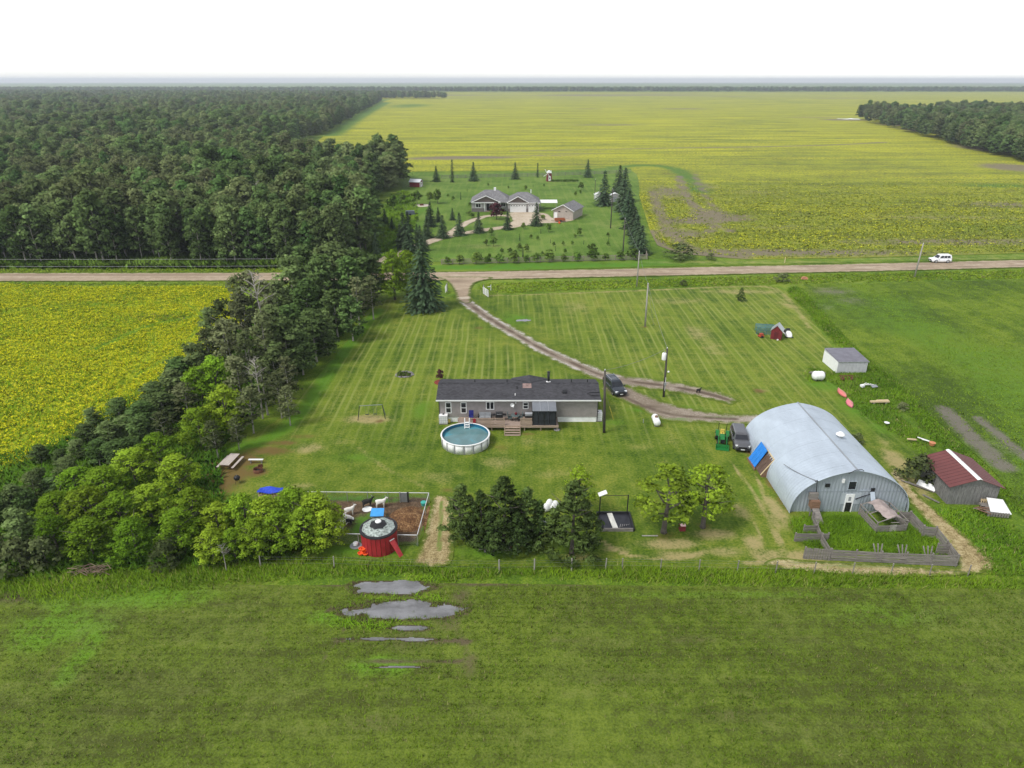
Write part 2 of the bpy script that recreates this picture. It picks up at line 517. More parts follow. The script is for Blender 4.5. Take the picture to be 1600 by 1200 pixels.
LAWN = smooth_poly(G2([(604, 468), (690, 466), (740, 452), (790, 461), (860, 457.5), (1000, 452.5), (1150, 446), (1205, 447), (1236, 462), (1268, 500), (1304, 546),
                       (1345, 600), (1420, 662), (1500, 740), (1590, 840), (1640, 895), (1300, 889), (1000, 889), (700, 884), (540, 872), (420, 872), (260, 800), (285, 740), (350, 700), (440, 650), (520, 560)]), 5)
lawn_dry = both(
    blobs([(1090, 520, 3.0, 6, .5), (1115, 545, 2.5, 5, .45), (1060, 470, 9, 3, .45), (1160, 456, 12, 2.2, .55), (1230, 475, 2.0, 5, .5), (900, 480, 5, 6, .4),
           (575, 655, 3.0, 1.3, .95), (640, 700, 2.5, 1.5, .35), (480, 700, 2.5, 1.5, .6), (530, 690, 3.0, 1.2, .35), (780, 720, 3.0, 2.5, .45), (830, 690, 3, 1.5, .4),
           (730, 702, 3.6, 1.0, .45), (900, 560, 3, 4, .3), (1190, 610, 1.2, .8, .6), (1050, 690, 4, 2, .3), (1000, 700, 3, 2, .3),
           (1045, 850, 3.0, .9, .85), (1115, 835, 2.4, 1.0, .75), (1060, 868, 2.6, .7, .7), (1130, 862, 2.4, .9, .6), (1200, 868, 1.8, 1.0, .9), (1178, 850, 1.0, 1.6, .8), (960, 858, 2.0, .5, .55),
           (1215, 800, 0.9, 3.0, .8), (1160, 800, 1.2, 2.6, .45), (1190, 790, 1.2, 2.5, .4), (900, 870, 2.5, .8, .5), (1250, 870, 2.0, 1.0, .8), (1400, 720, 1.6, 3.0, .75), (1430, 760, 1.4, 3.0, .7), (1380, 690, 1.2, 3, .4),
           (690, 745, 3.5, 2.0, .4), (860, 740, 5, 1.5, .35), (740, 750, 3, 1.2, .3), (470, 760, 2, 1, .5), (700, 790, 1.0, 2.0, .6)]),
    lines([([(940, 845), (985, 868), (1060, 872), (1100, 862)], .32, .8), ([(1140, 720), (1170, 760), (1195, 800), (1215, 850)], .3, .6), ([(1180, 740), (1205, 800), (1225, 860)], .3, .6),
           ([(1165, 880), (1240, 876), (1300, 880)], .5, .7), ([(1150, 790), (1185, 830), (1195, 868)], .3, .55), ([(700, 720), (790, 730), (900, 716), (1000, 728), (1120, 700)], .35, .28),
           ([(760, 462), (870, 459), (1000, 454), (1150, 448), (1205, 450), (1234, 470), (1265, 512)], .8, .5), ([(560, 700), (600, 730), (660, 760)], .5, .4)]))
lawn_bare = both(
    blobs([(340, 745, 3.0, 3.6, 1.3), (380, 718, 2.6, 2.0, 1.0), (420, 705, 3.0, 1.1, .9), (320, 765, 2.6, 2.6, 1.3), (400, 738, 1.5, 1.2, .9), (440, 692, 2.6, .9, .7), (470, 682, 2.4, .8, .5),
           (748, 512, 0.9, 1.0, .8), (593, 658, 0.6, .5, .9), (1186, 611, 0.9, .9, .95), (1040, 838, 1.5, .9, .5), (1100, 822, 1.2, .8, .5),
           (1196, 735, 0.7, 3.0, .85), (1222, 775, 0.6, 3.0, .8), (1172, 690, .7, 1.2, .9), (785, 700, 1.6, 1.0, .4), (820, 678, 2.2, .5, .5), (900, 662, 4.0, .35, .5),
           (700, 766, 1.2, .6, .5), (1030, 664, 1.3, .6, .4), (1008, 511, .9, .7, .6), (728, 690, 3.3, 2.4, .6), (1168, 700, .9, 1.6, 1.1), (1184, 720, .7, 2.0, 1.0), (1208, 755, .7, 2.6, 1.0), (1225, 785, .6, 2.0, .9)]),
    lines([([(1120, 612), (1150, 620), (1200, 640)], .6, .35), ([(985, 690), (1080, 700), (1150, 705)], .4, .2)]))
lawn_lush = both(
    blobs([(800, 500, 4, 6, .55), (815, 497, 3, 2, .7), (1060, 640, 4, 1.4, .7), (1110, 648, 3, 1.0, .6), (470, 690, 3, 2, .35), (660, 640, 2, 4, .55), (560, 715, 5, 1.5, .5), (960, 660, 3, 1.5, .5),
           (1000, 640, 2.5, 1.0, .6), (1180, 770, 1.2, 2.5, .5), (420, 790, 6, 2, .6), (560, 860, 5, 1.2, .7), (900, 850, 5, 2, .4), (760, 862, 4, 1.5, .6), (1290, 600, 4, 3, .7), (1350, 640, 4, 5, .7), (1380, 670, 3, 4, .5),
           (1500, 830, 6, 5, .9), (1330, 830, 6, 4, .7), (1430, 700, 3, 2, .4), (600, 500, 2, 6, .5), (500, 610, 2, 8, .5), (350, 690, 3, 2, .9)]),
    lines([([(590, 485), (540, 545), (480, 630), (430, 680), (350, 705)], 1.6, .8)]))
def mow_fn(P, sd):
    y = P[:, 1]
    base = np.clip((y - 66) / 14, 0.15, 1.0)
    base *= 0.55 + 0.9 * (fnoise(P[:, 0], y, 16, 3))
    d = pdist(P, smooth_poly(G2([(720, 465), (800, 515), (940, 590)]), 4, False))
    base *= np.clip(d / 6 - 0.2, 0.15, 1)
    return np.clip(base, 0, 1.1)
sheet('lawn', LAWN, 0.0, 0.42, M_lawn, {'dry': lawn_dry, 'bare': lawn_bare, 'lush': lawn_lush, 'mow': mow_fn},
      height=lambda P, sd: 0.10 * (fnoise(P[:, 0], P[:, 1], 9, 5) - 0.5) * np.clip(sd / 3, 0, 1) * 0.4)

# neighbour's yard across the road
YARD = smooth_poly(G2([(575, 402), (690, 409), (850, 406), (1008, 400), (1000, 330), (984, 264), (860, 268), (700, 272), (640, 270), (625, 300), (590, 340)]), 4)
sheet('neighbour_yard', YARD, 0.040, 2.0, M_yard, {
    'lush': blobs([(620, 355, 8, 12, .8), (650, 330, 8, 10, .6), (700, 400, 20, 3, .4), (600, 385, 6, 8, .6)]), 'mow': const(0.8),
    'dry': blobs([(760, 385, 12, 5, .35), (950, 350, 8, 10, .35), (800, 280, 25, 4, .3)]), 'bare': const(0)})
# verge brighter than the yard
sheet('road_verge', smooth_poly(G2([(690, 412.5), (1012, 405), (1060, 401), (1160, 408), (1700, 396), (1700, 402), (1330, 410.5), (1000, 417), (700, 424.5)]), 3), 0.030, 1.5, M_ground,
      {'lush': blobs([(760, 418, 30, 3, .75), (900, 414, 30, 3, .75), (1010, 410, 10, 4, .6)]), 'dry': blobs([(1150, 410, 40, 1.5, .5), (1400, 404, 60, 1.5, .45), (1560, 400, 30, 1.5, .4)]), 'bare': const(0)})

# crop fields
CANL = smooth_poly(G2([(-420, 449), (100, 447.5), (250, 447), (345, 447), (375, 452)]) + [(-46, 110), (-47, 90), (-52, 72), (-60, 58), (-78, 44), (-170, 44)], 3)
cl_lush = lines([([(150, 545), (230, 510), (300, 495), (330, 490)], .9, .9), ([(130, 650), (200, 590), (240, 545), (235, 520)], .7, .6), ([(190, 600), (280, 545), (315, 500), (300, 480), (270, 470)], .6, .7),
                 ([(0, 490), (60, 480), (130, 475), (210, 478)], 1.2, .6), ([(20, 700), (80, 640), (140, 600)], .7, .5)])
sheet('canola_field', CANL, 0.02, 0.7, M_canola, {'lush': cl_lush, 'dry': const(0), 'bare': both(blobs([(240, 494, 4.0, 2.2, .8), (262, 497, 2.5, 2.0, .6)]), lines([([(285, 487), (283, 500), (262, 510)], .5, .8), ([(150, 447.5), (345, 448)], .5, .5)])),
      'bloom': lambda P, sd: np.clip(0.55 + 0.8 * fnoise(P[:, 0], P[:, 1], 14, 9), 0, 1.15)})
CANF = G2([(1016, 362), (1027, 383), (1060, 396), (1160, 405), (1330, 403), (1720, 392), (2600, 330)]) + [(900, 420), (1500, 1650), (-268, 1650)] + G2([(600, 158), (555, 180), (508, 211), (470, 240), (560, 262), (640, 268), (860, 266), (986, 262)])
def far_bloom(P, sd):
    d = P[:, 1]
    a = np.clip(0.22 + (d - 180) / 380, 0.22, 1.0)
    a *= 0.45 + 1.25 * fnoise(P[:, 0] * 0.3, P[:, 1], 30, 21)
    l = pdist(P, G2([(990, 290), (1018, 360), (1030, 372)]))
    return np.clip(np.maximum(a, 0.9 * np.exp(-(l / 6) ** 2)), 0, 1.1)
far_bare = both(
    blobs([(1110, 335, 6, 10, .9), (1130, 342, 9, 5, .85), (1085, 345, 8, 6, .75), (1065, 365, 8, 8, .6), (1045, 300, 7, 18, .55), (1100, 290, 6, 12, .4), (1190, 395, 45, 4, .75), (1090, 395, 12, 3, .8), (1500, 378, 35, 4, .6), (1400, 380, 30, 3, .4),
           (1320, 187, 22, 16, 1.0), (1270, 183, 40, 10, .6), (1590, 262, 14, 18, .9), (1540, 232, 14, 28, .7), (1450, 205, 12, 40, .7), (1400, 195, 14, 30, .6), (730, 246, 26, 7, .95), (680, 248, 20, 6, .7), (850, 243, 30, 5, .45), (900, 240, 30, 5, .4), (950, 195, 40, 14, .5), (1070, 170, 40, 20, .6), (920, 170, 25, 20, .5), (1230, 355, 20, 5, .3), (1480, 340, 40, 6, .35), (1180, 300, 12, 8, .3), (1580, 320, 20, 8, .5)]),
    lines([([(1020, 300), (1035, 340), (1055, 372), (1085, 390)], 2.2, .7), ([(1060, 275), (1075, 310), (1110, 345), (1140, 362)], 1.6, .8), ([(1085, 272), (1105, 310), (1125, 335)], 1.4, .6), ([(1010, 362), (1030, 385), (1070, 397), (1160, 402)], 2.0, .85),
           ([(1060, 231), (1200, 229), (1310, 226), (1385, 222)], 2.2, .9), ([(800, 236), (950, 233), (1060, 231)], 2.5, .6), ([(1110, 362), (1130, 340), (1175, 338)], 1.5, .7)]))
far_lush = both(lines([([(960, 262), (1010, 258), (1060, 266), (1095, 300)], 5, .6), ([(820, 262), (980, 260)], 3, .5), ([(508, 211), (560, 180), (600, 160)], 14, .8)]),
                blobs([(640, 165, 40, 120, .5), (1250, 160, 60, 50, .3), (1000, 300, 1.5, 20, .3), (1560, 290, 20, 8, .5), (1300, 395, 40, 3, .3), (1560, 356, 30, 6, .3)]))
sheet('distant_field', [(-300, 1652), (1600, 1652), (2300, 2650), (-700, 2650)], 0.02, 40.0, M_canfar, {'bloom': const(.9), 'bare': lambda P, sd: np.clip(1.6 * fnoise(P[:, 0] * .3, P[:, 1], 120, 5) - .75, 0, 1), 'lush': const(0), 'dry': const(0)})
CANF_NEAR = [q for q in CANF]
sheet('far_canola_field', CANF, 0.02, 3.0, M_canfar, {'bloom': far_bloom, 'bare': far_bare, 'lush': far_lush, 'dry': const(0)})
RF = smooth_poly(G2([(1246, 447), (1330, 443), (1600, 437), (1900, 430)]) + [(220, 120), (220, 42), (56, 41)] + G2([(1640, 850), (1560, 745), (1490, 680), (1400, 600), (1330, 535), (1272, 475)]), 3)
rf_bare = both(blobs([(1300, 455, 6, 4, .55), (1330, 470, 5, 4, .45), (1290, 480, 3, 3, .4), (1370, 480, 4, 2, .3), (1560, 700, 3, 3, .4)]),
               lines([([(1475, 640), (1520, 685), (1570, 730)], 1.3, 1.0), ([(1530, 655), (1580, 695), (1620, 725)], .9, .9), ([(1390, 600), (1440, 640), (1500, 700)], .35, .35)]))
sheet('green_field', RF, 0.034, 0.8, M_rfield, {'bare': rf_bare, 'dry': const(0),
      'lush': lambda P, sd: np.clip(1.5 * (fnoise(P[:, 0], P[:, 1] * 0.6, 18, 31) - 0.42), 0, 0.75)})
NF = smooth_poly([(-90, 45.2), (-44, 45.0), (-30, 46.2)] + G2([(300, 912), (480, 915), (700, 912), (960, 915), (1250, 918), (1420, 920), (1620, 920)]) + [(90, 45), (90, 8), (-90, 8)], 3)
nf_bare = both(blobs([(520, 912, 1.4, .5, .9), (560, 915, 1.2, .8, .9), (760, 910, 5, .5, .95), (900, 910, 5, .4, .95), (700, 960, 1.5, 2.0, .7), (720, 930, 1.0, 1.2, .7), (640, 1000, 3, 2.0, .45), (1080, 1000, 3, .8, .45), (1250, 1000, 3, .8, .4), (900, 1000, 3, .6, .4), (340, 945, 1.8, .6, .4), (1000, 1060, 6, .8, .4), (400, 1000, 3, .8, .35), (735, 1040, 1.0, 1.5, .55), (1150, 1120, 5, 1, .4), (600, 1130, 5, 1, .4), (300, 1080, 3, 1, .35)]),
               lines([([(520, 1001), (620, 999), (740, 1004)], .2, .9), ([(540, 1030), (640, 1036), (720, 1034)], .2, .8), ([(700, 965), (722, 1000), (735, 1045)], .5, .5), ([(500, 1040), (540, 980), (560, 950)], .16, .6), ([(-40, 930), (40, 930)], 1.5, .6)]))
nf_lush = both(blobs([(200, 930, 8, 2.0, .8), (100, 980, 5, 2, .7), (300, 900, 8, 1.0, .9), (530, 965, 3.0, 1.0, .8), (600, 1040, 3, 1.2, .7), (60, 1000, 3, 2, .6), (1150, 930, 14, .6, .5), (1400, 960, 8, 2.5, .4)]),
               lines([([(60, 930), (150, 980), (100, 1060)], 1.2, .6)]))
sheet('crop_field', NF, 0.028, 0.4, M_nfield, {'bare': nf_bare, 'lush': nf_lush, 'dry': lambda P, sd: np.clip(2.2 * fnoise(P[:, 0] * .6, P[:, 1], 3.2, 88) - 1.05, 0, .3)})

# road and driveways
road_c = [(-2200, 437), (-600, 434.5), (0, 433.2), (430, 432.3), (690, 431.5), (1000, 425.6), (1200, 421.2), (1330, 418.6), (1600, 412.0), (1900, 404.5), (3500, 366)]
ROADL = smooth_poly(G2(road_c), 4, False)
sheet('road', ribbon(ROADL, 7.0), 0.06, 1.2, M_road, {
    'bare': lambda P, sd: 0.75 * np.exp(-((sd - 1.9) / 0.45) ** 2) + 0.0, 'dry': lambda P, sd: 0.35 * np.exp(-((sd - 3.0) / 0.5) ** 2), 'lush': const(0)})
JUN = smooth_poly(G2([(680, 433), (765, 433), (762, 437), (745, 441), (737, 450), (736, 464), (738, 471), (728, 474), (714, 470), (712, 462), (705, 447), (694, 437)]), 4)
sheet('driveway_apron', JUN, 0.068, 0.5, M_road, {'bare': blobs([(715, 440, 4, 2, .6), (722, 456, 2, 2, .35)]), 'dry': blobs([(724, 466, 1.8, .9, 1.0)]), 'lush': const(0)})
drv = [(722, 466), (738, 479), (768, 500), (800, 519), (850, 547), (900, 570), (945, 588), (990, 597), (1040, 603), (1090, 612), (1125, 621), (1150, 630)]
DRV = smooth_poly(G2(drv), 4, False)
wd = np.interp(np.linspace(0, 1, len(DRV)), [0, .3, .6, .75, .9, 1], [3.7, 3.5, 4.0, 3.8, 3.2, 2.2])
def track_dark(line, off, w, k, lim=None):
    def fn(P, sd):
        return k * np.exp(-((pdist(P, line) - off) / w) ** 2)
    return fn
sheet('driveway', ribbon(DRV, wd), 0.045, 0.32, M_drive, {'bare': lambda P, sd: 0.85 * np.exp(-(pdist(P, DRV) / 0.45) ** 2) * (0.4 + vnoise(P[:, 0], P[:, 1], 2.0, 4)),
      'dry': lambda P, sd: 0.75 * np.exp(-((pdist(P, DRV) - 1.05) / 0.40) ** 2) * np.clip((P[:, 1] - 84) / 10, 0.25, 1), 'lush': const(0)})
BAR = smooth_poly(G2([(925, 577), (950, 584), (990, 606), (1030, 624), (1075, 637), (1130, 645), (1200, 648), (1215, 655), (1170, 664), (1110, 662), (1040, 658), (1000, 640), (960, 622), (942, 612), (938, 596)]), 4)
sheet('barn_driveway', BAR, 0.035, 0.32, M_drive, {'bare': both(blobs([(1000, 636, 4, .8, .7), (960, 615, 2, .8, .6)]), lines([([(945, 600), (985, 625), (1050, 648), (1150, 655)], .5, .7)])),
      'dry': blobs([(1180, 655, 3, 1, .5)]), 'lush': blobs([(1060, 655, 3, .6, .5), (1120, 652, 4, .5, .5)])})
nd = [(590, 412), (612, 401), (640, 390), (670, 378), (700, 369), (740, 362), (790, 355), (830, 349), (860, 344)]
NDL = smooth_poly(G2(nd), 4, False)
M_conc = ground_mat('pale_gravel_drive', [(0.2, (0.34, 0.27, 0.19)), (0.5, (0.44, 0.36, 0.26)), (0.8, (0.52, 0.44, 0.34))], mid=0.3, fine=2.0, edge=((0.09, 0.14, 0.03), 0.7), bumpd=0.01, bumps=0.1)
Z0 = {'bare': const(0), 'dry': const(0), 'lush': const(0)}
sheet('neighbour_driveway', ribbon(NDL, 4.2), 0.060, 0.9, M_conc, Z0)
sheet('neighbour_forecourt', smooth_poly(G2([(796, 332), (850, 333), (868, 342), (900, 343), (880, 348), (840, 350), (800, 357), (790, 352), (800, 344)]), 4), 0.080, 0.9, M_conc, Z0)
sheet('neighbour_loop', ribbon(smooth_poly(G2([(700, 369), (716, 356), (735, 346), (760, 338), (790, 337), (800, 340)]), 4, False), 3.4), 0.070, 0.9, M_conc, Z0)
sheet('straw_path', smooth_poly(G2([(678, 775), (704, 780), (708, 830), (703, 882), (645, 884), (652, 866), (664, 830), (672, 796)]), 4), 0.05, 0.3, M_straw, {'bare': const(0), 'dry': const(0), 'lush': lines([([(690, 785), (686, 860)], .25, .8)])})
sheet('barn_path', smooth_poly(G2([(1396, 728), (1416, 748), (1438, 776), (1480, 812), (1524, 852), (1550, 892), (1400, 902), (1260, 893), (1195, 884), (1215, 872), (1260, 876), (1400, 884), (1494, 888), (1478, 852), (1436, 802), (1402, 762), (1390, 738)]), 4), 0.05, 0.3, M_straw, {'bare': const(0), 'dry': const(0), 'lush': blobs([(1330, 886, 4, .4, .6), (1250, 880, 2, .4, .5)])})
PEN = smooth_poly(G2([(505, 776), (560, 774), (668, 775), (664, 800), (652, 850), (560, 840), (520, 812)]), 3)
sheet('goat_pen_ground', PEN, 0.055, 0.3, M_soil, {'bare': const(0), 'dry': blobs([(640, 838, 1.5, .6, .4)]), 'lush': both(blobs([(575, 822, 1.8, 2.2, 1.0), (560, 780, 6, .5, .8), (600, 783, 2.5, .5, .7), (555, 835, 3, .8, .9)]), lines([([(505, 774), (665, 775)], .4, .9)]))})
# standing water: one hollow, its outline broken by the ground's own unevenness
ELL = [(605, 917, 2.9, .85), (590, 923, 2.0, .5), (622, 955, 4.4, .95), (665, 957, 3.0, .8), (640, 982, 1.5, .30), (600, 999, 3.0, .17), (650, 1000, 1.6, .2), (580, 955, 1.8, .55), (575, 915, 1.6, .6), (620, 922, 2.4, .7), (640, 945, 2.6, .5), (625, 1043, 1.8, .14)]
ELLW = [(G(a, c).x, G(a, c).y, rx, ry) for a, c, rx, ry in ELL]
def pond_field(P):
    o = np.full(len(P), -9.0)
    for x, y, rx, ry in ELLW:
        o = np.maximum(o, 1 - np.sqrt(((P[:, 0] - x) / rx) ** 2 + ((P[:, 1] - y) / ry) ** 2))
    return o + 0.85 * (fnoise(P[:, 0], P[:, 1] * 1.6, 1.3, 41) - 0.5) + 0.25 * (vnoise(P[:, 0], P[:, 1], .25, 43) - .5)
def field_sheet(name, fld, box, cell, z, thr, mat, masks=None):
    x0, x1, y0, y1 = box
    nx, ny = int((x1 - x0) / cell), int((y1 - y0) / cell)
    gx, gy = np.meshgrid(x0 + np.arange(nx) * cell, y0 + np.arange(ny) * cell)
    P = np.stack([gx.ravel(), gy.ravel()], 1); f = (fld(P) - thr)
    F = f.reshape(ny, nx) > 0
    keep = F[:-1, :-1] & F[1:, :-1] & F[:-1, 1:] & F[1:, 1:]
    idx = np.arange(nx * ny).reshape(ny, nx)
    Q = np.stack([idx[:-1, :-1][keep], idx[:-1, 1:][keep], idx[1:, 1:][keep], idx[1:, :-1][keep]], 1)
    us = np.unique(Q); rm = np.full(nx * ny, -1); rm[us] = np.arange(len(us))
    A = {'edge': f[us] * 1.6}
    for k, fn in (masks or {}).items(): A[k] = fn(P[us], None)
    me = np_mesh(name, np.concatenate([P[us], np.full((len(us), 1), z)], 1), rm[Q], A); me.materials.append(mat)
    return link(name, me, kind='structure')
PBOX = (-17, -3, 36, 46.5)
field_sheet('muddy_bank', pond_field, PBOX, .12, .036, -.42, M_mud)
field_sheet('pond_water', pond_field, PBOX, .08, .046, .06, M_puddle)
pud = G(818, 501)
field_sheet('puddle', lambda P: 1 - np.sqrt(((P[:, 0] - pud.x) / 1.9) ** 2 + ((P[:, 1] - pud.y) / .8) ** 2) + 1.3 * (fnoise(P[:, 0], P[:, 1], .9, 3) - .5), (pud.x - 3, pud.x + 3, pud.y - 2, pud.y + 2), .12, .04, .25, M_puddle)
slg = G(1328, 185.5)
field_sheet('far_slough', lambda P: 1 - np.sqrt(((P[:, 0] - slg.x) / 16) ** 2 + ((P[:, 1] - slg.y) / 14) ** 2) + 1.4 * (fnoise(P[:, 0], P[:, 1], 9, 3) - .5), (slg.x - 25, slg.x + 25, slg.y - 22, slg.y + 22), .8, .05, .3, M_puddle)
# ================================================================== vegetation: materials
def leaf_mat(name, c1, c2, trans=0.3, var=0.55, hue=0.0):
    m = bpy.data.materials.new(name); b = NB(m); m.cycles.use_bump_map_correction = False
    rnd = b.n('ShaderNodeObjectInfo').outputs['Random']
    t = b.attr('tint')['Fac']
    col = b.mix(rnd, c1, c2)
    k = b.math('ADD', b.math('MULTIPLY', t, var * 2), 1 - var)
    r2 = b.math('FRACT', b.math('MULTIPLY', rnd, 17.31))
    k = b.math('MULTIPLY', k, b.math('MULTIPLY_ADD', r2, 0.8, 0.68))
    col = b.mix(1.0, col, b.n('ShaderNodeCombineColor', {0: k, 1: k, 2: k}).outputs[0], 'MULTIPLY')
    nv = b.n('ShaderNodeVectorTransform', {0: b.attr('nrm')['Vector']}, vector_type='NORMAL', convert_from='OBJECT', convert_to='WORLD').outputs[0]
    d = b.n('ShaderNodeBsdfDiffuse', {'Color': col, 'Normal': nv}).outputs[0]
    tr = b.n('ShaderNodeBsdfTranslucent', {'Color': col}).outputs[0]
    b.done(b.n('ShaderNodeMixShader', {0: trans * .6, 1: d, 2: tr}).outputs[0])
    return m
L_aspen = leaf_mat('aspen_leaves', (0.080, 0.158, 0.042), (0.165, 0.200, 0.078), .4, var=.42)
L_poplar = leaf_mat('poplar_leaves', (0.085, 0.148, 0.040), (0.140, 0.185, 0.066), .4)
L_maple = leaf_mat('maple_leaves', (0.130, 0.245, 0.018), (0.235, 0.320, 0.026), 0.45)
L_lime = leaf_mat('ash_leaves', (0.185, 0.275, 0.020), (0.21, 0.29, 0.028), 0.5)
L_olive = leaf_mat('willow_leaves', (0.092, 0.122, 0.042), (0.130, 0.145, 0.066), .4)
L_spruce = leaf_mat('spruce_needles', (0.045, 0.078, 0.038), (0.062, 0.092, 0.045), 0.2)
L_pine = leaf_mat('pine_needles', (0.062, 0.108, 0.030), (0.088, 0.130, 0.034), 0.25)
L_garden = leaf_mat('garden_leaves', (0.085, 0.155, 0.026), (0.13, 0.19, 0.038), .4)
L_plum = leaf_mat('purple_leaves', (0.050, 0.018, 0.024), (0.062, 0.022, 0.026), 0.2)
B_pale = simple('pale_bark', (0.30, 0.28, 0.24), 0.9, 0.35, 3.0, bump=0.3)
B_dark = simple('dark_bark', (0.10, 0.085, 0.07), 0.95, 0.35, 3.0, bump=0.3)
B_dead = simple('dead_wood', (0.33, 0.30, 0.27), 0.95, 0.3, 2.0)

def leaf_quads(cent, nrm, along, w, l, rng):
    """rhombic leaf sprays"""
    n = len(cent)
    nrm = nrm / (np.linalg.norm(nrm, axis=1, keepdims=True) + 1e-9)
    al = along - nrm * np.sum(along * nrm, 1, keepdims=True)
    al /= (np.linalg.norm(al, axis=1, keepdims=True) + 1e-9)
    sd = np.cross(nrm, al)
    l = l[:, None]; w = w[:, None]
    bend = nrm * (0.18 * l)
    V = np.stack([cent - al * l - bend, cent + sd * w, cent + al * l - bend, cent - sd * w], 1).reshape(-1, 3)
    F = np.arange(4 * n).reshape(n, 4)
    return V, F
def crown_mesh(name, clumps, per, size, mat, seed, updir=0.35, shell=0.55, elong=1.3):
    rng = np.random.default_rng(seed)
    Cs = []; Ns = []; T = []; Q = []; ctr = np.mean([c for c, r, t in clumps], 0)
    for (c, r, tint) in clumps:
        n = max(8, int(per * (r[0] * r[2]) ** 1.0)) if per > 0 else int(-per)
        d = rng.normal(size=(n, 3)); d /= np.linalg.norm(d, axis=1, keepdims=True)
        d[:, 2] = np.where(d[:, 2] < -0.35, -d[:, 2] * 0.6, d[:, 2])
        rad = shell + (1 - shell) * rng.random(n) ** 0.6
        rad *= 1 + 0.22 * rng.normal(size=n)
        p = np.array(c) + d * rad[:, None] * np.array(r)
        Cs.append(p)
        nn = d * 0.75 + rng.normal(size=(n, 3)) * 0.5; nn[:, 2] += updir
        Ns.append(nn)
        og = p - ctr; og /= np.linalg.norm(og, axis=1, keepdims=True) + 1e-6
        q = d * 0.8 + og * 0.45 + rng.normal(size=(n, 3)) * 0.28; q[:, 2] += 0.45
        Q.append(q / np.linalg.norm(q, axis=1, keepdims=True))
        T.append(np.clip(tint + rng.normal(size=n) * 0.17, 0, 1))
    Cn = np.concatenate(Cs); Nn = np.concatenate(Ns); Tn = np.concatenate(T)
    n = len(Cn)
    s = size * (0.6 + 0.8 * rng.random(n))
    V, F = leaf_quads(Cn, Nn, rng.normal(size=(n, 3)), s * 0.5, s * 0.5 * elong, rng)
    me = np_mesh(name, V, F, {'tint': np.repeat(Tn, 4), 'nrm': np.repeat(np.concatenate(Q), 4, 0)})
    me.materials.append(mat)
    return me
def dec_clumps(rnd, h, base, wid, n, r0, top=1.0, flat=0.8):
    """foliage masses over an egg-shaped crown"""
    out = []
    for i in range(n):
        u = rnd.random(); a = i * 2.399 + rnd.uniform(-.5, .5)
        z = base + (h - base) * (0.06 + 0.88 * ((i + 0.5) / n))
        t = (z - base) / (h - base)
        prof = math.sin(PI * min(1, (t * 0.86 + 0.14)) ** top) ** 0.75
        rad = wid * prof * (0.45 + 0.5 * rnd.random())
        r = r0 * rnd.uniform(0.7, 1.25)
        out.append(((math.cos(a) * rad, math.sin(a) * rad, z), (r, r, r * flat), 0.5 + rnd.uniform(-.22, .22)))
    out.append(((0, 0, h - r0 * .6), (r0 * .8, r0 * .8, r0 * .8), 0.6))
    return out
def limb_mesh(name, rnd, h, base, wid, r, mat, n=6, lean=0.03):
    mb = MB()
    top = Vector((rnd.uniform(-lean, lean) * h, rnd.uniform(-lean, lean) * h, h * 0.86))
    mid = Vector((top.x * .5 + rnd.uniform(-.02, .02) * h, top.y * .5, h * 0.45))
    mb.tube([(0, 0, -0.15), (0, 0, 0.25), mid, top], [r * 1.4, r, r * .62, r * .15], 7)
    for i in range(n):
        a = i * 2.4 + rnd.uniform(-.4, .4)
        z = base * 0.8 + (h - base) * (0.05 + 0.7 * i / n)
        s = Vector((mid.x * z / h * 1.6, mid.y * z / h * 1.6, z))
        L = wid * rnd.uniform(.55, .9)
        e = s + Vector((math.cos(a) * L, math.sin(a) * L, L * rnd.uniform(.5, .9)))
        mb.tube([s, s.lerp(e, .5) + Vector((0, 0, -.06 * L)), e], [r * .4, r * .28, r * .07], 5)
    me = bpy.data.meshes.new(name); me.from_pydata(mb.v, [], mb.f); me.materials.append(mat)
    me.polygons.foreach_set('use_smooth', [True] * len(me.polygons))
    return me
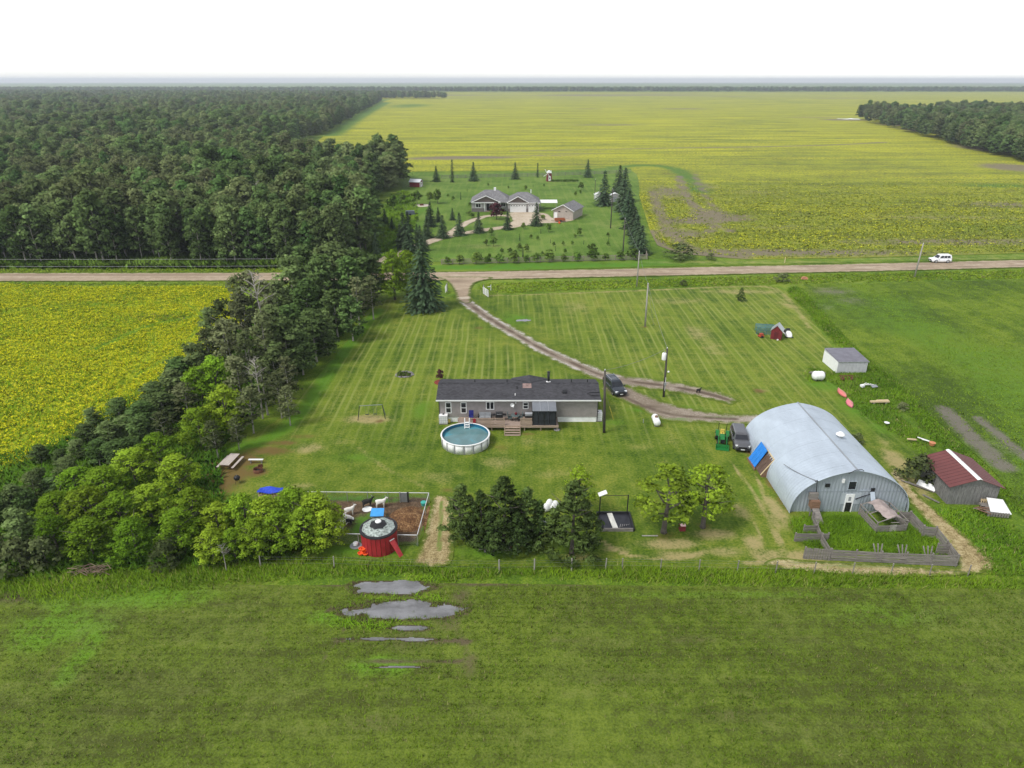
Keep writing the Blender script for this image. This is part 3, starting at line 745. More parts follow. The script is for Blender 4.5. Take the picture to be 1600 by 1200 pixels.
def conifer_meshes(seed, h, rad, levels, per, mat, droop=0.25, power=0.9, qs=0.42, ragged=0.15):
    rng = np.random.default_rng(seed)
    C = []; N = []; A = []; T = []; S = []
    for k in range(levels):
        t = k / (levels - 1)
        z = h * (0.05 + 0.93 * t)
        R_ = rad * (1 - t) ** power + 0.06 * rad
        nb = max(4, int(per * (0.35 + 0.65 * (1 - t))))
        for j in range(nb):
            a = 2 * PI * (j + rng.random() * 0.8) / nb + k * 1.1
            L = R_ * (1 + ragged * rng.normal())
            m = max(2, int(L / (qs * 0.55)))
            for q in range(m):
                f = (q + 0.6 + 0.3 * rng.random()) / m
                rr = L * f
                da = (rng.random() - .5) * 0.55 * (1.1 - f * .6)
                C.append((math.cos(a + da) * rr, math.sin(a + da) * rr, z - droop * L * f * f + 0.05 * rng.normal()))
                A.append((math.cos(a + da * 2), math.sin(a + da * 2), -droop * 1.3 * f))
                N.append((math.cos(a) * .35 + .25 * rng.normal(), math.sin(a) * .35 + .25 * rng.normal(), 0.9))
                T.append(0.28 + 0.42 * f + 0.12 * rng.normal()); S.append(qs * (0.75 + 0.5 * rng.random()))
    C = np.array(C); S = np.array(S)
    V, F = leaf_quads(C, np.array(N), np.array(A), S * 0.42, S * 0.95, rng)
    nq = C.copy(); nq[:, 2] = 0; nq /= np.linalg.norm(nq, axis=1, keepdims=True) + 1e-6; nq[:, 2] = .75; nq += rng.normal(size=nq.shape) * .25; nq /= np.linalg.norm(nq, axis=1, keepdims=True)
    me = np_mesh('crown', V, F, {'tint': np.repeat(np.clip(T, 0, 1), 4), 'nrm': np.repeat(nq, 4, 0)})
    me.materials.append(mat)
    mb = MB().tube([(0, 0, -.1), (0, 0, h * .5), (0, 0, h * .97)], [h * .018, h * .011, h * .002], 7)
    tr = bpy.data.meshes.new('trunk'); tr.from_pydata(mb.v, [], mb.f); tr.materials.append(B_dark)
    return tr, me

# each kind: list of (trunk mesh, crown mesh, nominal height)
KINDS = {}
def add_kind(k, n, fn):
    KINDS[k] = [fn(i) for i in range(n)]
def mk_aspen(i):
    r = random.Random(100 + i); h = 16.0; w = r.uniform(2.2, 3.0); lo = (0.9, 2.4, 1.2, 3.2)[i % 4]
    return (limb_mesh('trunk', r, h, 5.0, w, 0.17, B_pale, 7), crown_mesh('crown', dec_clumps(r, h, lo, w, 26, 1.3, 0.95), 62, 0.52, L_aspen, 100 + i, shell=.45), h)
def mk_poplar(i):
    r = random.Random(200 + i); h = 12.0; w = r.uniform(2.2, 3.1)
    return (limb_mesh('trunk', r, h, 2.6, w, 0.17, B_pale, 8), crown_mesh('crown', dec_clumps(r, h, 1.4, w, 26, 1.15, 0.9), 85, 0.40, L_poplar, 200 + i, shell=.45), h)
def mk_greypop(i):
    r = random.Random(250 + i); h = 12.0; w = r.uniform(1.7, 2.3)
    return (limb_mesh('trunk', r, h, 3.0, w, 0.15, B_pale, 10), crown_mesh('crown', dec_clumps(r, h, 2.6, w, 18, 1.0, 0.9), 60, 0.36, L_olive, 250 + i, shell=.35), h)
def mk_maple(i):
    r = random.Random(300 + i); h = 7.5; w = r.uniform(3.0, 3.7)
    return (limb_mesh('trunk', r, h, 1.5, w, 0.2, B_dark, 8), crown_mesh('crown', dec_clumps(r, h, 0.7, w, 56, 0.70, 0.7, .7), 210, 0.22, L_maple, 300 + i, updir=.5), h)
def mk_ash(i):
    r = random.Random(400 + i); h = 6.0; w = r.uniform(1.7, 2.1)
    return (limb_mesh('trunk', r, h, 1.9, w, 0.16, B_dark, 9), crown_mesh('crown', dec_clumps(r, h, 1.4, w, 40, 0.46, 0.8, .7), 230, 0.17, L_lime, 400 + i, updir=.5, shell=.4), h)
def mk_shrub(i):
    r = random.Random(500 + i); h = 3.0; w = 1.5
    return (limb_mesh('stem', r, h, .3, w, 0.05, B_dark, 7), crown_mesh('crown', dec_clumps(r, h, 0.2, w, 14, 0.62, 0.7, .7), 150, 0.24, L_olive, 500 + i), h)
def mk_garden(i):
    r = random.Random(550 + i); h = 3.0; w = 1.0
    return (limb_mesh('stem', r, h, .8, w, 0.06, B_dark, 5), crown_mesh('crown', dec_clumps(r, h, 0.7, w, 10, 0.55, 0.8, .8), 130, 0.34, L_garden, 550 + i), h)
def mk_plum(i):
    r = random.Random(580 + i); h = 4.2; w = 1.5
    return (limb_mesh('stem', r, h, .9, w, 0.08, B_dark, 5), crown_mesh('crown', dec_clumps(r, h, 0.9, w, 12, 0.75, 0.8, .8), 110, 0.36, L_plum, 580 + i), h)
def mk_pine(i):
    r = random.Random(600 + i); h = 7.0
    cl = []
    for k in range(90):
        t = (k + .5) / 90; z = h * (0.09 + 0.89 * t)
        R_ = 1.9 * (1 - t) ** 0.62 * r.uniform(.35, 1.1); a = k * 2.399 + r.uniform(-.6, .6)
        q = 0.40 * (1.15 - .5 * t) * r.uniform(.8, 1.25)
        cl.append(((math.cos(a) * R_, math.sin(a) * R_, z), (q, q, q * .75), .45 + r.uniform(-.2, .25)))
    return (limb_mesh('trunk', r, h, 1.0, 1.6, 0.14, B_dark, 10), crown_mesh('crown', cl, 560, 0.105, L_pine, 600 + i, updir=.2, shell=.2, elong=2.6), h)
def mk_spruce(i):
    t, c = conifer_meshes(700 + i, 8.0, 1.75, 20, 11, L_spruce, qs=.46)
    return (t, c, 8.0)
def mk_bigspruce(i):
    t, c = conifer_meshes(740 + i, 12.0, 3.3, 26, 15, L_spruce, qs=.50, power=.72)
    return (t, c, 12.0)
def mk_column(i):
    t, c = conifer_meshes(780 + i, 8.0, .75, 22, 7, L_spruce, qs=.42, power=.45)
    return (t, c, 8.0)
def mk_dead(i):
    r = random.Random(800 + i); h = 11.0; mb = MB()
    top = Vector((r.uniform(-1, 1), r.uniform(-.6, .6), h))
    pts = [Vector((0, 0, -.2)), Vector((r.uniform(-.3, .3), 0, h * .35)), Vector((top.x * .6, top.y * .6, h * .7)), top]
    mb.tube(pts, [.17, .13, .08, .02], 6)
    twig = MB()
    for k in range(18):
        t = r.uniform(.3, .97); s = pts[1].lerp(pts[3], t); a = r.uniform(0, 2 * PI); L = (1.1 - t) * 3.0 + .5
        e = s + Vector((math.cos(a) * L, math.sin(a) * L, L * r.uniform(.3, 1.0)))
        twig.tube([s, s.lerp(e, .5) + Vector((0, 0, .15)), e], [.05, .035, .01], 5)
        for q in range(3):
            s2 = s.lerp(e, r.uniform(.4, .9)); a2 = r.uniform(0, 2 * PI)
            twig.tube([s2, s2 + Vector((math.cos(a2), math.sin(a2), .8)) * L * .3], [.025, .008], 4)
    me = bpy.data.meshes.new('trunk'); me.from_pydata(mb.v, [], mb.f); me.materials.append(B_dead)
    m2 = bpy.data.meshes.new('branches'); m2.from_pydata(twig.v, [], twig.f); m2.materials.append(B_dead)
    return (me, m2, h)
for k, n, fn in (('aspen', 8, mk_aspen), ('poplar', 5, mk_poplar), ('greypop', 4, mk_greypop), ('maple', 5, mk_maple), ('ash', 3, mk_ash), ('shrub', 3, mk_shrub), ('garden', 4, mk_garden), ('plum', 1, mk_plum),
                 ('pine', 4, mk_pine), ('spruce', 4, mk_spruce), ('bigspruce', 1, mk_bigspruce), ('column', 2, mk_column), ('dead', 3, mk_dead)):
    add_kind(k, n, fn)
_rt = random.Random(11)
def tree(kind, name, x, y, h, label, cat='tree', group=None, wide=1.0, var=None, crown_name=None, z=0.0):
    t, c, hn = KINDS[kind][(_rt.randrange(len(KINDS[kind])) if var is None else var) % len(KINDS[kind])]
    root = thing(name, label, cat, (x, y, z), _rt.uniform(0, 2 * PI), group)
    s = h / hn
    root.scale = (s * wide, s * wide, s)
    link(t.name.split('.')[0], t, root)
    link(c.name.split('.')[0], c, root, kind='stuff')
    return root

# ------------------------------------------------------------------ the big wood across the road
FRONT_Y = 155.0
def in_poly(P, poly):
    return sdist(P, poly)[0]
WOOD = [(-1400, FRONT_Y), (-40, FRONT_Y), (-34, 168), (-38, 190), (-52, 225), (-50, 250), (-43, 285), (-47, 306), (-90, 330), (-150, 400), (-146, 568), (-267, 1530), (-1500, 1530)]
EASTW = [(375, 800), (262, 366), (290, 330), (420, 330), (1300, 700), (1300, 1400), (760, 1000)]
FARW = [(-2400, 1900), (-420, 1700), (-260, 1690), (-150, 1700), (-150, 1760), (-420, 1900), (-2400, 2200)]
HORW = [(-2300, 2680), (2300, 2680), (2300, 2790), (-2300, 2790)]
def jitter_points(poly, sp, ymin, ymax, seed, frus=True):
    rng = np.random.default_rng(seed)
    P0 = np.array(poly)
    x0, y0 = P0.min(0); x1, y1 = P0.max(0)
    y0 = max(y0, ymin); y1 = min(y1, ymax)
    if frus:
        x0 = max(x0, -0.80 * y1 - 15); x1 = min(x1, 0.80 * y1 + 15)
    gx, gy = np.meshgrid(np.arange(x0, x1, sp), np.arange(y0, y1, sp))
    P = np.stack([gx.ravel(), gy.ravel()], 1) + rng.uniform(-.42, .42, (gx.size, 2)) * sp
    sd, _, _ = sdist(P, poly)
    m = sd > 0
    if frus: m &= np.abs(P[:, 0]) < 0.78 * P[:, 1] + 12
    return P[m], sd[m]
wp = []
for a, b_, sp in ((150, 260, 3.9), (260, 420, 5.0), (420, 800, 7.0), (800, 1540, 10.5)):
    P, sd = jitter_points(WOOD, sp, a, b_, int(a))
    hh = (12.5 if a < 400 else 13.5) * (0.75 + 0.55 * vnoise(P[:, 0], P[:, 1], 26, 3)) * (0.86 + 0.28 * np.random.default_rng(int(a)).random(len(P)))
    # a gap of low and dead growth inside the wood
    gap = np.exp(-(((P[:, 1] - 205) / 9) ** 2)) * (P[:, 0] < -60) * (fnoise(P[:, 0], P[:, 1], 30, 8) > .42)
    hh *= 1 - 0.45 * gap
    for (x, y), h in zip(P, hh): wp.append((x, y, h, sp / 3.9))
for a, b_, sp in ((300, 560, 5.5), (560, 1400, 9.0)):
    P, sd = jitter_points(EASTW, sp, a, b_, int(a) + 1)
    hh = 14.5 * (0.75 + 0.5 * vnoise(P[:, 0], P[:, 1], 30, 3))
    for (x, y), h in zip(P, hh): wp.append((x, y, h, sp / 4.2))
P, sd = jitter_points(FARW, 13, 1690, 2200, 5)
for (x, y) in P: wp.append((x, y, 15, 3.0))
P, sd = jitter_points(HORW, 15, 2600, 2800, 6)
for (x, y) in P:
    if vnoise(np.array([x]), np.array([y * .1]), 260, 3)[0] > .25: wp.append((x, y, 16, 4.0))
# the trees that show largest stand as trees of their own: front rows and the flank towards the yard
def wood_key(w):
    x, y, h, s = w
    if abs(x) > 0.765 * y: return 1e9
    return y + (0 if x > -70 else 0) - (40 if (-62 < x < -30 and y < 310) else 0)
wp.sort(key=wood_key)
N_IND = 285
def third(x, y):
    u = x / y
    return 'far left part' if u < -.55 else ('middle part' if u < -.36 else 'right part')
def wood_kind(x, y):
    v = fnoise(np.array([x]), np.array([y]), 16, 61)[0] + _rt.uniform(-.12, .12)
    return 'greypop' if v > .60 else ('poplar' if v < .36 else 'aspen')
for i, (x, y, h, s) in enumerate(wp[:N_IND]):
    if x > -62 and y > 175:
        tree('aspen', 'aspen_tree', x, y, h * 1.08, 'dark green tree on the wood\'s edge bordering the neighbour\'s yard', 'tree', 'trees on the yard side of the wood', 1.15)
    elif y < 162:
        tree(_rt.choice(('poplar', 'poplar', 'aspen')), 'aspen_tree', x, y, h * _rt.uniform(.8, 1.12), 'tall slim green tree in the roadside front row of the wood, ' + third(x, y), 'tree', 'front row of the roadside wood, ' + third(x, y), 1.0)
    else:
        tree(wood_kind(x, y), 'aspen_tree', x, y, h * _rt.uniform(.85, 1.15), 'green tree inside the wood behind its roadside front row, ' + third(x, y), 'tree', 'trees inside the wood, ' + third(x, y), 1.15)
rest = wp[N_IND:]
# dead standing trees in the gap
for i, (px, py, h) in enumerate([(300, 305, 12), (340, 300, 11), (357, 303, 12), (405, 308, 13), (160, 305, 11), (375, 306, 10), (20, 300, 10), (455, 222, 13), (440, 224, 12)]):
    g = G(px, py + 0.0); yy = 200 + (i % 3) * 4 if py > 250 else 330; xx = (px - 800) / FPX * (yy * CT + (CAM_H - 8) * ST)
    tree('dead', 'dead_tree', xx, yy, h, 'bare grey dead tree rising in the gap of the wood' if py > 250 else 'bare grey dead tree deep in the wood', 'tree', 'dead trees in the wood' if py > 250 else 'dead trees deep in the wood')
# everything behind reads as one mass
V = np.array([(x, y, 0) for x, y, h, s in rest], float)
me = bpy.data.meshes.new('forest'); me.from_pydata([tuple(v) for v in V], [], [])
rng = np.random.default_rng(2)
for nm, arr in (('hs', np.array([h / 16.0 for x, y, h, s in rest])), ('ws', np.array([h / 16.0 * min(2.1, 0.9 + 0.22 * s) * 1.12 for x, y, h, s in rest])), ('rz', rng.uniform(0, 6.28, len(rest)))):
    me.attributes.new(nm, 'FLOAT', 'POINT').data.foreach_set('value', arr.astype(np.float32))
XY = np.array([(x, y) for x, y, h, s in rest])
vv = fnoise(XY[:, 0], XY[:, 1], 22, 61) + rng.uniform(-.12, .12, len(rest))
ki_ = np.where(vv > .60, 8, np.where(vv < .36, 9, rng.integers(0, 8, len(rest))))
me.attributes.new('kind_index', 'INT', 'POINT').data.foreach_set('value', ki_.astype(np.int32))
for nm in ('hs', 'ws'):
    a_ = np.zeros(len(rest), np.float32); me.attributes[nm].data.foreach_get('value', a_)
    a_ *= np.where(ki_ >= 8, 1.33, 1.0) * rng.uniform(.8, 1.15, len(rest)); me.attributes[nm].data.foreach_set('value', a_.astype(np.float32))
forest = link('forest', me, kind='stuff')
tag(forest, 'dense green aspen wood stretching back to the horizon', 'forest')
ng = bpy.data.node_groups.new('forest_trees', 'GeometryNodeTree')
ng.interface.new_socket('Geometry', in_out='INPUT', socket_type='NodeSocketGeometry')
ng.interface.new_socket('Geometry', in_out='OUTPUT', socket_type='NodeSocketGeometry')
gi = ng.nodes.new('NodeGroupInput'); go = ng.nodes.new('NodeGroupOutput'); jn = ng.nodes.new('GeometryNodeJoinGeometry')
def nattr(nm, ty='FLOAT'):
    a = ng.nodes.new('GeometryNodeInputNamedAttribute'); a.data_type = ty; a.inputs[0].default_value = nm
    return a.outputs[0]
hs, ws, rz, ki = nattr('hs'), nattr('ws'), nattr('rz'), nattr('kind_index', 'INT')
cs = ng.nodes.new('ShaderNodeCombineXYZ'); ng.links.new(ws, cs.inputs[0]); ng.links.new(ws, cs.inputs[1]); ng.links.new(hs, cs.inputs[2])
cr = ng.nodes.new('ShaderNodeCombineXYZ'); ng.links.new(rz, cr.inputs[2])
# the crowns of eight standing aspens and two poplars serve as patterns
pats = []
seen = set()
for o in list(COL.objects):
    if o.parent is not None and o.get('kind') == 'stuff' and o.data.name not in seen and o.data in [k[1] for k in KINDS['aspen']]:
        seen.add(o.data.name); pats.append(o)
for kd in ('greypop', 'poplar'):
    pats.append(next(o for o in COL.objects if o.parent is not None and o.data is not None and o.data in [k[1] for k in KINDS[kd]]))
pats = pats[:8] + pats[-2:] if len(pats) >= 10 else pats
for i in range(10):
    cmp = ng.nodes.new('FunctionNodeCompare'); cmp.data_type = 'INT'; cmp.operation = 'EQUAL'
    ng.links.new(ki, cmp.inputs[2]); cmp.inputs[3].default_value = i
    oi = ng.nodes.new('GeometryNodeObjectInfo'); oi.transform_space = 'ORIGINAL'
    oi.inputs['Object'].default_value = pats[i % len(pats)]; oi.inputs['As Instance'].default_value = True
    ip = ng.nodes.new('GeometryNodeInstanceOnPoints')
    ng.links.new(gi.outputs[0], ip.inputs['Points']); ng.links.new(cmp.outputs[0], ip.inputs['Selection'])
    ng.links.new(oi.outputs['Geometry'], ip.inputs['Instance'])
    ng.links.new(cr.outputs[0], ip.inputs['Rotation']); ng.links.new(cs.outputs[0], ip.inputs['Scale'])
    ng.links.new(ip.outputs[0], jn.inputs[0])
ng.links.new(jn.outputs[0], go.inputs[0])
md = forest.modifiers.new('trees', 'NODES'); md.node_group = ng

# ------------------------------------------------------------------ shelter belt along the lawn
def at_top(px, ptop, Y):
    """x and height of a tree sighted at its top, standing at distance Y"""
    z = ZAT(ptop, Y)
    x = (px - 800) / FPX * (Y * CT + (CAM_H - z) * ST)
    return x, z
BELT = [  # kind, px of top, py of top, distance, width factor
    ('poplar', 470, 385, 127, 1.35), ('poplar', 515, 380, 124, 1.45), ('poplar', 555, 390, 126, 1.3), ('poplar', 450, 402, 118, 1.2), ('poplar', 498, 400, 117, 1.3), ('poplar', 540, 402, 119, 1.2), ('maple', 612, 394, 128, 1.0), ('maple', 632, 392, 131, .95), ('poplar', 580, 400, 128, 1.0),
    ('poplar', 430, 440, 112, 1.0), ('poplar', 475, 440, 109, 1.2), ('greypop', 555, 436, 113, 1.1), ('greypop', 578, 432, 116, 1.1), ('poplar', 520, 455, 107, 1.2), ('poplar', 545, 465, 105, 1.0), ('greypop', 385, 425, 106, 1.2), ('greypop', 365, 432, 103, 1.1), ('greypop', 410, 440, 103, 1.1),
    ('poplar', 450, 480, 98, 1.3), ('poplar', 485, 486, 96, 1.2), ('poplar', 505, 490, 99, .9), ('poplar', 420, 478, 95, 1.1), ('greypop', 340, 470, 96, 1.1), ('greypop', 375, 465, 95, 1.2), ('poplar', 325, 482, 99, .9), ('poplar', 465, 520, 91, 1.1), ('poplar', 440, 500, 90, 1.2), ('greypop', 405, 490, 89, 1.2),
    ('greypop', 350, 500, 88, 1.2), ('greypop', 320, 515, 90, 1.1), ('poplar', 300, 540, 86, 1.1), ('greypop', 380, 520, 84, 1.1), ('poplar', 425, 545, 84, 1.0), ('greypop', 445, 560, 82, .9), ('maple', 330, 560, 80, .95), ('maple', 305, 575, 79, .9), ('greypop', 365, 560, 79, 1.1), ('greypop', 405, 565, 78, 1.1),
    ('poplar', 265, 580, 82, 1.2), ('poplar', 235, 600, 79, 1.2), ('greypop', 285, 600, 76, 1.1), ('maple', 345, 605, 73, 1.0), ('greypop', 430, 585, 77, .9), ('greypop', 445, 605, 75, .8), ('greypop', 385, 610, 73, 1.0), ('maple', 305, 640, 70, 1.0), ('poplar', 180, 625, 76, 1.2), ('poplar', 215, 630, 73, 1.2),
    ('poplar', 140, 640, 75, 1.2), ('poplar', 165, 660, 70, 1.2), ('greypop', 250, 645, 70, 1.0), ('greypop', 330, 660, 67, .9), ('greypop', 365, 655, 69, .8), ('poplar', 115, 690, 67, 1.1), ('poplar', 90, 705, 65, 1.0),
    ('poplar', 130, 665, 71, 1.4), ('poplar', 190, 652, 72, 1.4), ('poplar', 100, 718, 63, 1.4), ('poplar', 150, 690, 66, 1.4), ('poplar', 185, 690, 65, 1.4), ('poplar', 62, 712, 66, 1.3), ('poplar', 30, 770, 56, 1.3), ('poplar', 75, 750, 59, 1.3), ('poplar', 215, 655, 70, 1.3), ('poplar', 250, 615, 76, 1.3), ('poplar', 275, 560, 85, 1.2), ('maple', 240, 680, 65, 1.05), ('maple', 200, 705, 62, 1.1), ('maple', 270, 715, 60, 1.0), ('poplar', 55, 735, 61, 1.0), ('greypop', 45, 740, 58, .9), ('maple', 110, 735, 59, 1.1), ('maple', 155, 735, 58, 1.1),
    ('maple', 225, 762, 55, 1.1), ('maple', 130, 765, 54, 1.1), ('maple', 80, 775, 55, 1.1), ('maple', 180, 775, 53.5, 1.0), ('maple', 295, 768, 54, 1.0), ('poplar', 15, 760, 56, 1.0), ('poplar', -20, 770, 55, 1.2),
    ('maple', 335, 790, 52.5, .95), ('maple', 270, 800, 50.5, .95), ('maple', 375, 775, 53, .85), ('maple', 410, 780, 52, .9), ('maple', 455, 768, 53, .95), ('maple', 490, 775, 52, .95), ('maple', 430, 800, 50.0, .8), ('maple', 470, 798, 50.3, .85), ('maple', 505, 800, 51.0, .75), ('maple', 395, 815, 49.3, .75),
    ('maple', 200, 815, 49.5, .9), ('maple', 130, 815, 49.8, 1.0), ('maple', 325, 830, 48.6, .75), ('poplar', 20, 800, 50.5, .9), ('shrub', 60, 845, 48.2, 1.0), ('shrub', 20, 850, 47.8, 1.1), ('maple', 75, 810, 50.5, .9), ('shrub', -25, 840, 49, 1.2), ('shrub', 255, 848, 48.2, .9), ('maple', 360, 830, 49.2, .7)]
BL = {'poplar': ('poplar_tree', 'grey green poplar in the belt between canola field and lawn', 'poplars of the shelter belt'),
      'greypop': ('poplar_tree', 'thin grey olive tree in the belt beside the lawn', 'thin grey trees of the shelter belt'),
      'maple': ('maple_tree', 'bushy lime green tree in the thicket at the belt\'s near end', 'lime green trees of the thicket'),
      'shrub': ('leafy_shrub', 'low olive shrub at the foot of the thicket', 'shrubs at the thicket foot')}
for kind, px, pt, Y, wf in BELT:
    x, z = at_top(px, pt, Y)
    nm, lb, gr = BL[kind]
    if kind in ('poplar', 'greypop'):
        seg = 'its road end' if Y > 104 else ('its middle' if Y > 80 else 'its thicket end')
        lb = lb.replace('in the belt', 'in the belt towards ' + seg + ',') if kind == 'poplar' else lb.replace('in the belt', 'in the belt near ' + seg + ','); gr = gr + ' at ' + seg
    if kind == 'maple' and pt < 400:
        lb, gr = 'bushy lime green tree beside the big dark spruce at the driveway', 'lime trees by the big spruce'
    elif kind == 'maple' and pt < 660:
        lb, gr = 'lime green tree among the grey trees halfway along the belt', 'lime green trees inside the belt'
    hn = KINDS[kind][0][2]
    h = max(2.2, z + 0.2)
    tree(kind, nm, x, Y, h, lb, 'shrub' if kind == 'shrub' else 'tree', gr, wf * min(1.6, max(0.75, (hn / h) ** 0.5)))
for px, pt, Y, lb in ((400, 428, 100, 'white barked dead tree leaning above the belt next to the canola'), (395, 560, 77, 'bare grey tree leaning out of the belt towards the lawn'), (345, 850, 47.6, 'bare twisted dead branches under the lime thicket\'s near edge')):
    x, z = at_top(px, pt, Y)
    tree('dead', 'dead_tree', x, Y, max(2.5, z), lb, 'tree')
x, z = at_top(672, 372, 121); tree('bigspruce', 'spruce_tree', G(668, 470).x, 122, ZAT(372, 122), 'big dark blue green spruce beside the driveway entrance', 'tree', None, 1.0)

# ------------------------------------------------------------------ pines and yard trees
ORD = ('first', 'second', 'third', 'fourth', 'fifth', 'low front', 'lower rightmost')
for i, (px, pb, pt, w) in enumerate([(723, 842, 757, 1.0), (752, 848, 766, .9), (786, 855, 745, 1.05), (823, 850, 762, .9), (842, 848, 782, .8), (770, 862, 800, .8), (808, 866, 800, .8)]):
    g = G(px, pb); tree('pine', 'pine_tree', g.x, g.y, ZAT(pt, g.y), 'dark green pine behind the fence posts, ' + ORD[i] + (' from the left in the row' if i < 5 else ' pine of the close row'), 'tree', 'row of pines', w * 1.2)
g = G(893, 866); tree('pine', 'pine_tree', g.x, g.y, ZAT(752, g.y), 'broad dark green pine standing alone right of the pine row', 'tree', None, 1.35, 2)
g = G(1037, 832); tree('ash', 'ash_tree', g.x, g.y, ZAT(727, g.y), 'light green leaning ash tree left of the small red box', 'tree', None, 1.4, 0)
g = G(1098, 824); tree('ash', 'ash_tree', g.x, g.y, ZAT(726, g.y), 'light green ash tree right of the small red box', 'tree', None, 1.3, 1)
g = G(900, 800); tree('ash', 'ash_tree', g.x + .2, g.y, ZAT(729, g.y), 'yellow green tree peeking out behind the broad pine', 'tree', None, 1.0, 2)
g = G(1157, 470); tree('pine', 'pine_tree', g.x, g.y, 2.6, 'small round dark pine alone on the mown field', 'tree', None, 1.3, 1)
g = G(1430, 752); tree('shrub', 'leafy_shrub', g.x, g.y, 3.0, 'grey olive bush at the corner of the brown roofed shed', 'shrub', None, 1.2, 0)
for i, (px, py, h, lb) in enumerate([(1062, 404, 3.4, 'wide low willow bush by the field corner across the road'), (1110, 406, 1.6, 'small round bush on the verge left of the marker post'), (1222, 441, 1.9, 'grey green bush in the ditch at the top of the belt'), (1067, 446, 1.1, 'small dark bush in the roadside ditch'), (1338, 692, 1.2, 'dark low weeds on the barn\'s far side'), (1410, 640, 1.0, 'dark weed clump in the rough strip above the barn')]):
    g = G(px, py); tree('shrub', 'leafy_shrub', g.x, g.y, h, lb, 'shrub', None, 2.2 if i == 0 else 1.5)

# ------------------------------------------------------------------ neighbour's trees
SPR = [(682, 284, 259), (740, 283, 253), (805, 280, 254), (918, 277, 249), (943, 321, 267), (957, 310, 290), (967, 300, 258), (975, 315, 262), (973, 330, 281), (981, 343, 297), (986, 357, 310), (990, 368, 323), (994, 380, 336), (1001, 397, 352), (996, 390, 348),
       (632, 388, 332), (641, 395, 348), (652, 374, 350), (668, 372, 336), (673, 354, 316), (685, 347, 324), (692, 372, 336), (707, 344, 325), (718, 368, 332), (748, 364, 331), (793, 359, 330), (838, 353, 317), (588, 398, 364), (602, 352, 326), (613, 359, 340), (657, 385, 352), (665, 392, 366), (626, 380, 350), (638, 362, 330)]
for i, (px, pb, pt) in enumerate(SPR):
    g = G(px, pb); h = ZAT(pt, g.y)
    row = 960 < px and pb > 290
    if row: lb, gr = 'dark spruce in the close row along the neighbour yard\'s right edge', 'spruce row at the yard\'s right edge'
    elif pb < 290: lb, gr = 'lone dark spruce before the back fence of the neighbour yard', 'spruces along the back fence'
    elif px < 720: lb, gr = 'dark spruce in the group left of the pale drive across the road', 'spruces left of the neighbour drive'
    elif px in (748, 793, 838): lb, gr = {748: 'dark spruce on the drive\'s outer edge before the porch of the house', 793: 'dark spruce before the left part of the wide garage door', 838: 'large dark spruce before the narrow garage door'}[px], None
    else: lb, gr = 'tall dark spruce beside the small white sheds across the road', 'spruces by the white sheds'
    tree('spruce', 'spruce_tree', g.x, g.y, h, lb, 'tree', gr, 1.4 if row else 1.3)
for px, pb, pt, lb in ((707, 285, 249, 'thin columnar evergreen left of the lone spruce at the back fence'), (840, 277, 254, 'thin columnar evergreen near the red leaning tower')):
    g = G(px, pb); tree('column', 'columnar_tree', g.x, g.y, ZAT(pt, g.y), lb, 'tree')
SAP = [(615, 328, 305), (652, 320, 298), (672, 316, 300), (684, 318, 296), (630, 318, 302), (670, 340, 326), (700, 308, 304), (708, 314, 306), (720, 312, 300), (768, 368, 356), (760, 384, 374), (771, 385, 370), (812, 376, 365), (797, 397, 387), (805, 398, 392), (823, 394, 382), (817, 402, 386), (811, 392, 380), (830, 373, 370), (765, 404, 396), (752, 402, 398), (784, 396, 388), (833, 352, 348), (818, 358, 348), (845, 365, 357), (857, 363, 349), (905, 369, 356), (894, 383, 377), (868, 392, 386), (883, 396, 390), (865, 385, 380), (847, 400, 393), (912, 382, 378), (926, 398, 381), (920, 390, 386), (950, 370, 366), (951, 376, 371), (950, 384, 379), (898, 372, 366), (880, 384, 380), (860, 380, 377), (840, 375, 369),
       (794, 295, 290), (821, 297, 289), (833, 293, 288), (908, 297, 285), (907, 303, 297), (899, 306, 299), (730, 299, 295), (763, 291, 287), (850, 292, 287), (652, 345, 338), (600, 370, 362), (582, 385, 375), (640, 345, 338)]
for i, (px, pb, pt) in enumerate(SAP):
    g = G(px, pb); h = max(1.2, ZAT(pt, g.y))
    kd = 'column' if (h < 3.2 and i % 4 == 0) else 'garden'
    front = pb > 352 and px > 740
    lb, gr = ('small planted tree on the neighbour\'s front lawn behind the wooden fence', 'saplings on the neighbour front lawn') if front else (('small bush on the lawn behind the neighbour house', 'bushes behind the neighbour house') if px > 725 else ('leafy garden tree between the wood and the neighbour house', 'garden trees left of the neighbour house'))
    tree(kd, 'garden_tree', g.x, g.y, h, lb, 'tree', gr, 0.95 if kd == 'garden' else 0.9)
g = G(776, 343); tree('plum', 'plum_tree', g.x, g.y, 5.0, 'dark purple leaved tree before the neighbour house porch', 'tree', None, 1.1)
for i, px in enumerate((700, 718, 744, 762, 780, 803, 822, 839, 858, 880, 902, 925, 946, 969, 990)):
    g = G(px, 413.5 - (px - 700) * .026); tree('garden', 'fence_shrub', g.x, g.y, 1.7 + .5 * (i % 3), 'small round shrub in the row outside the neighbour\'s wooden fence', 'shrub', 'shrubs outside the wooden fence', 1.3)
for i, (px, py) in enumerate([(734, 336), (738, 340), (768, 336), (785, 333), (848, 343), (873, 338), (888, 337), (736, 322)]):
    g = G(px, py); tree('garden', 'foundation_shrub', g.x, g.y - .6, 1.5, 'dark low shrub planted against the neighbour buildings', 'shrub', 'shrubs against the neighbour buildings', 1.5)

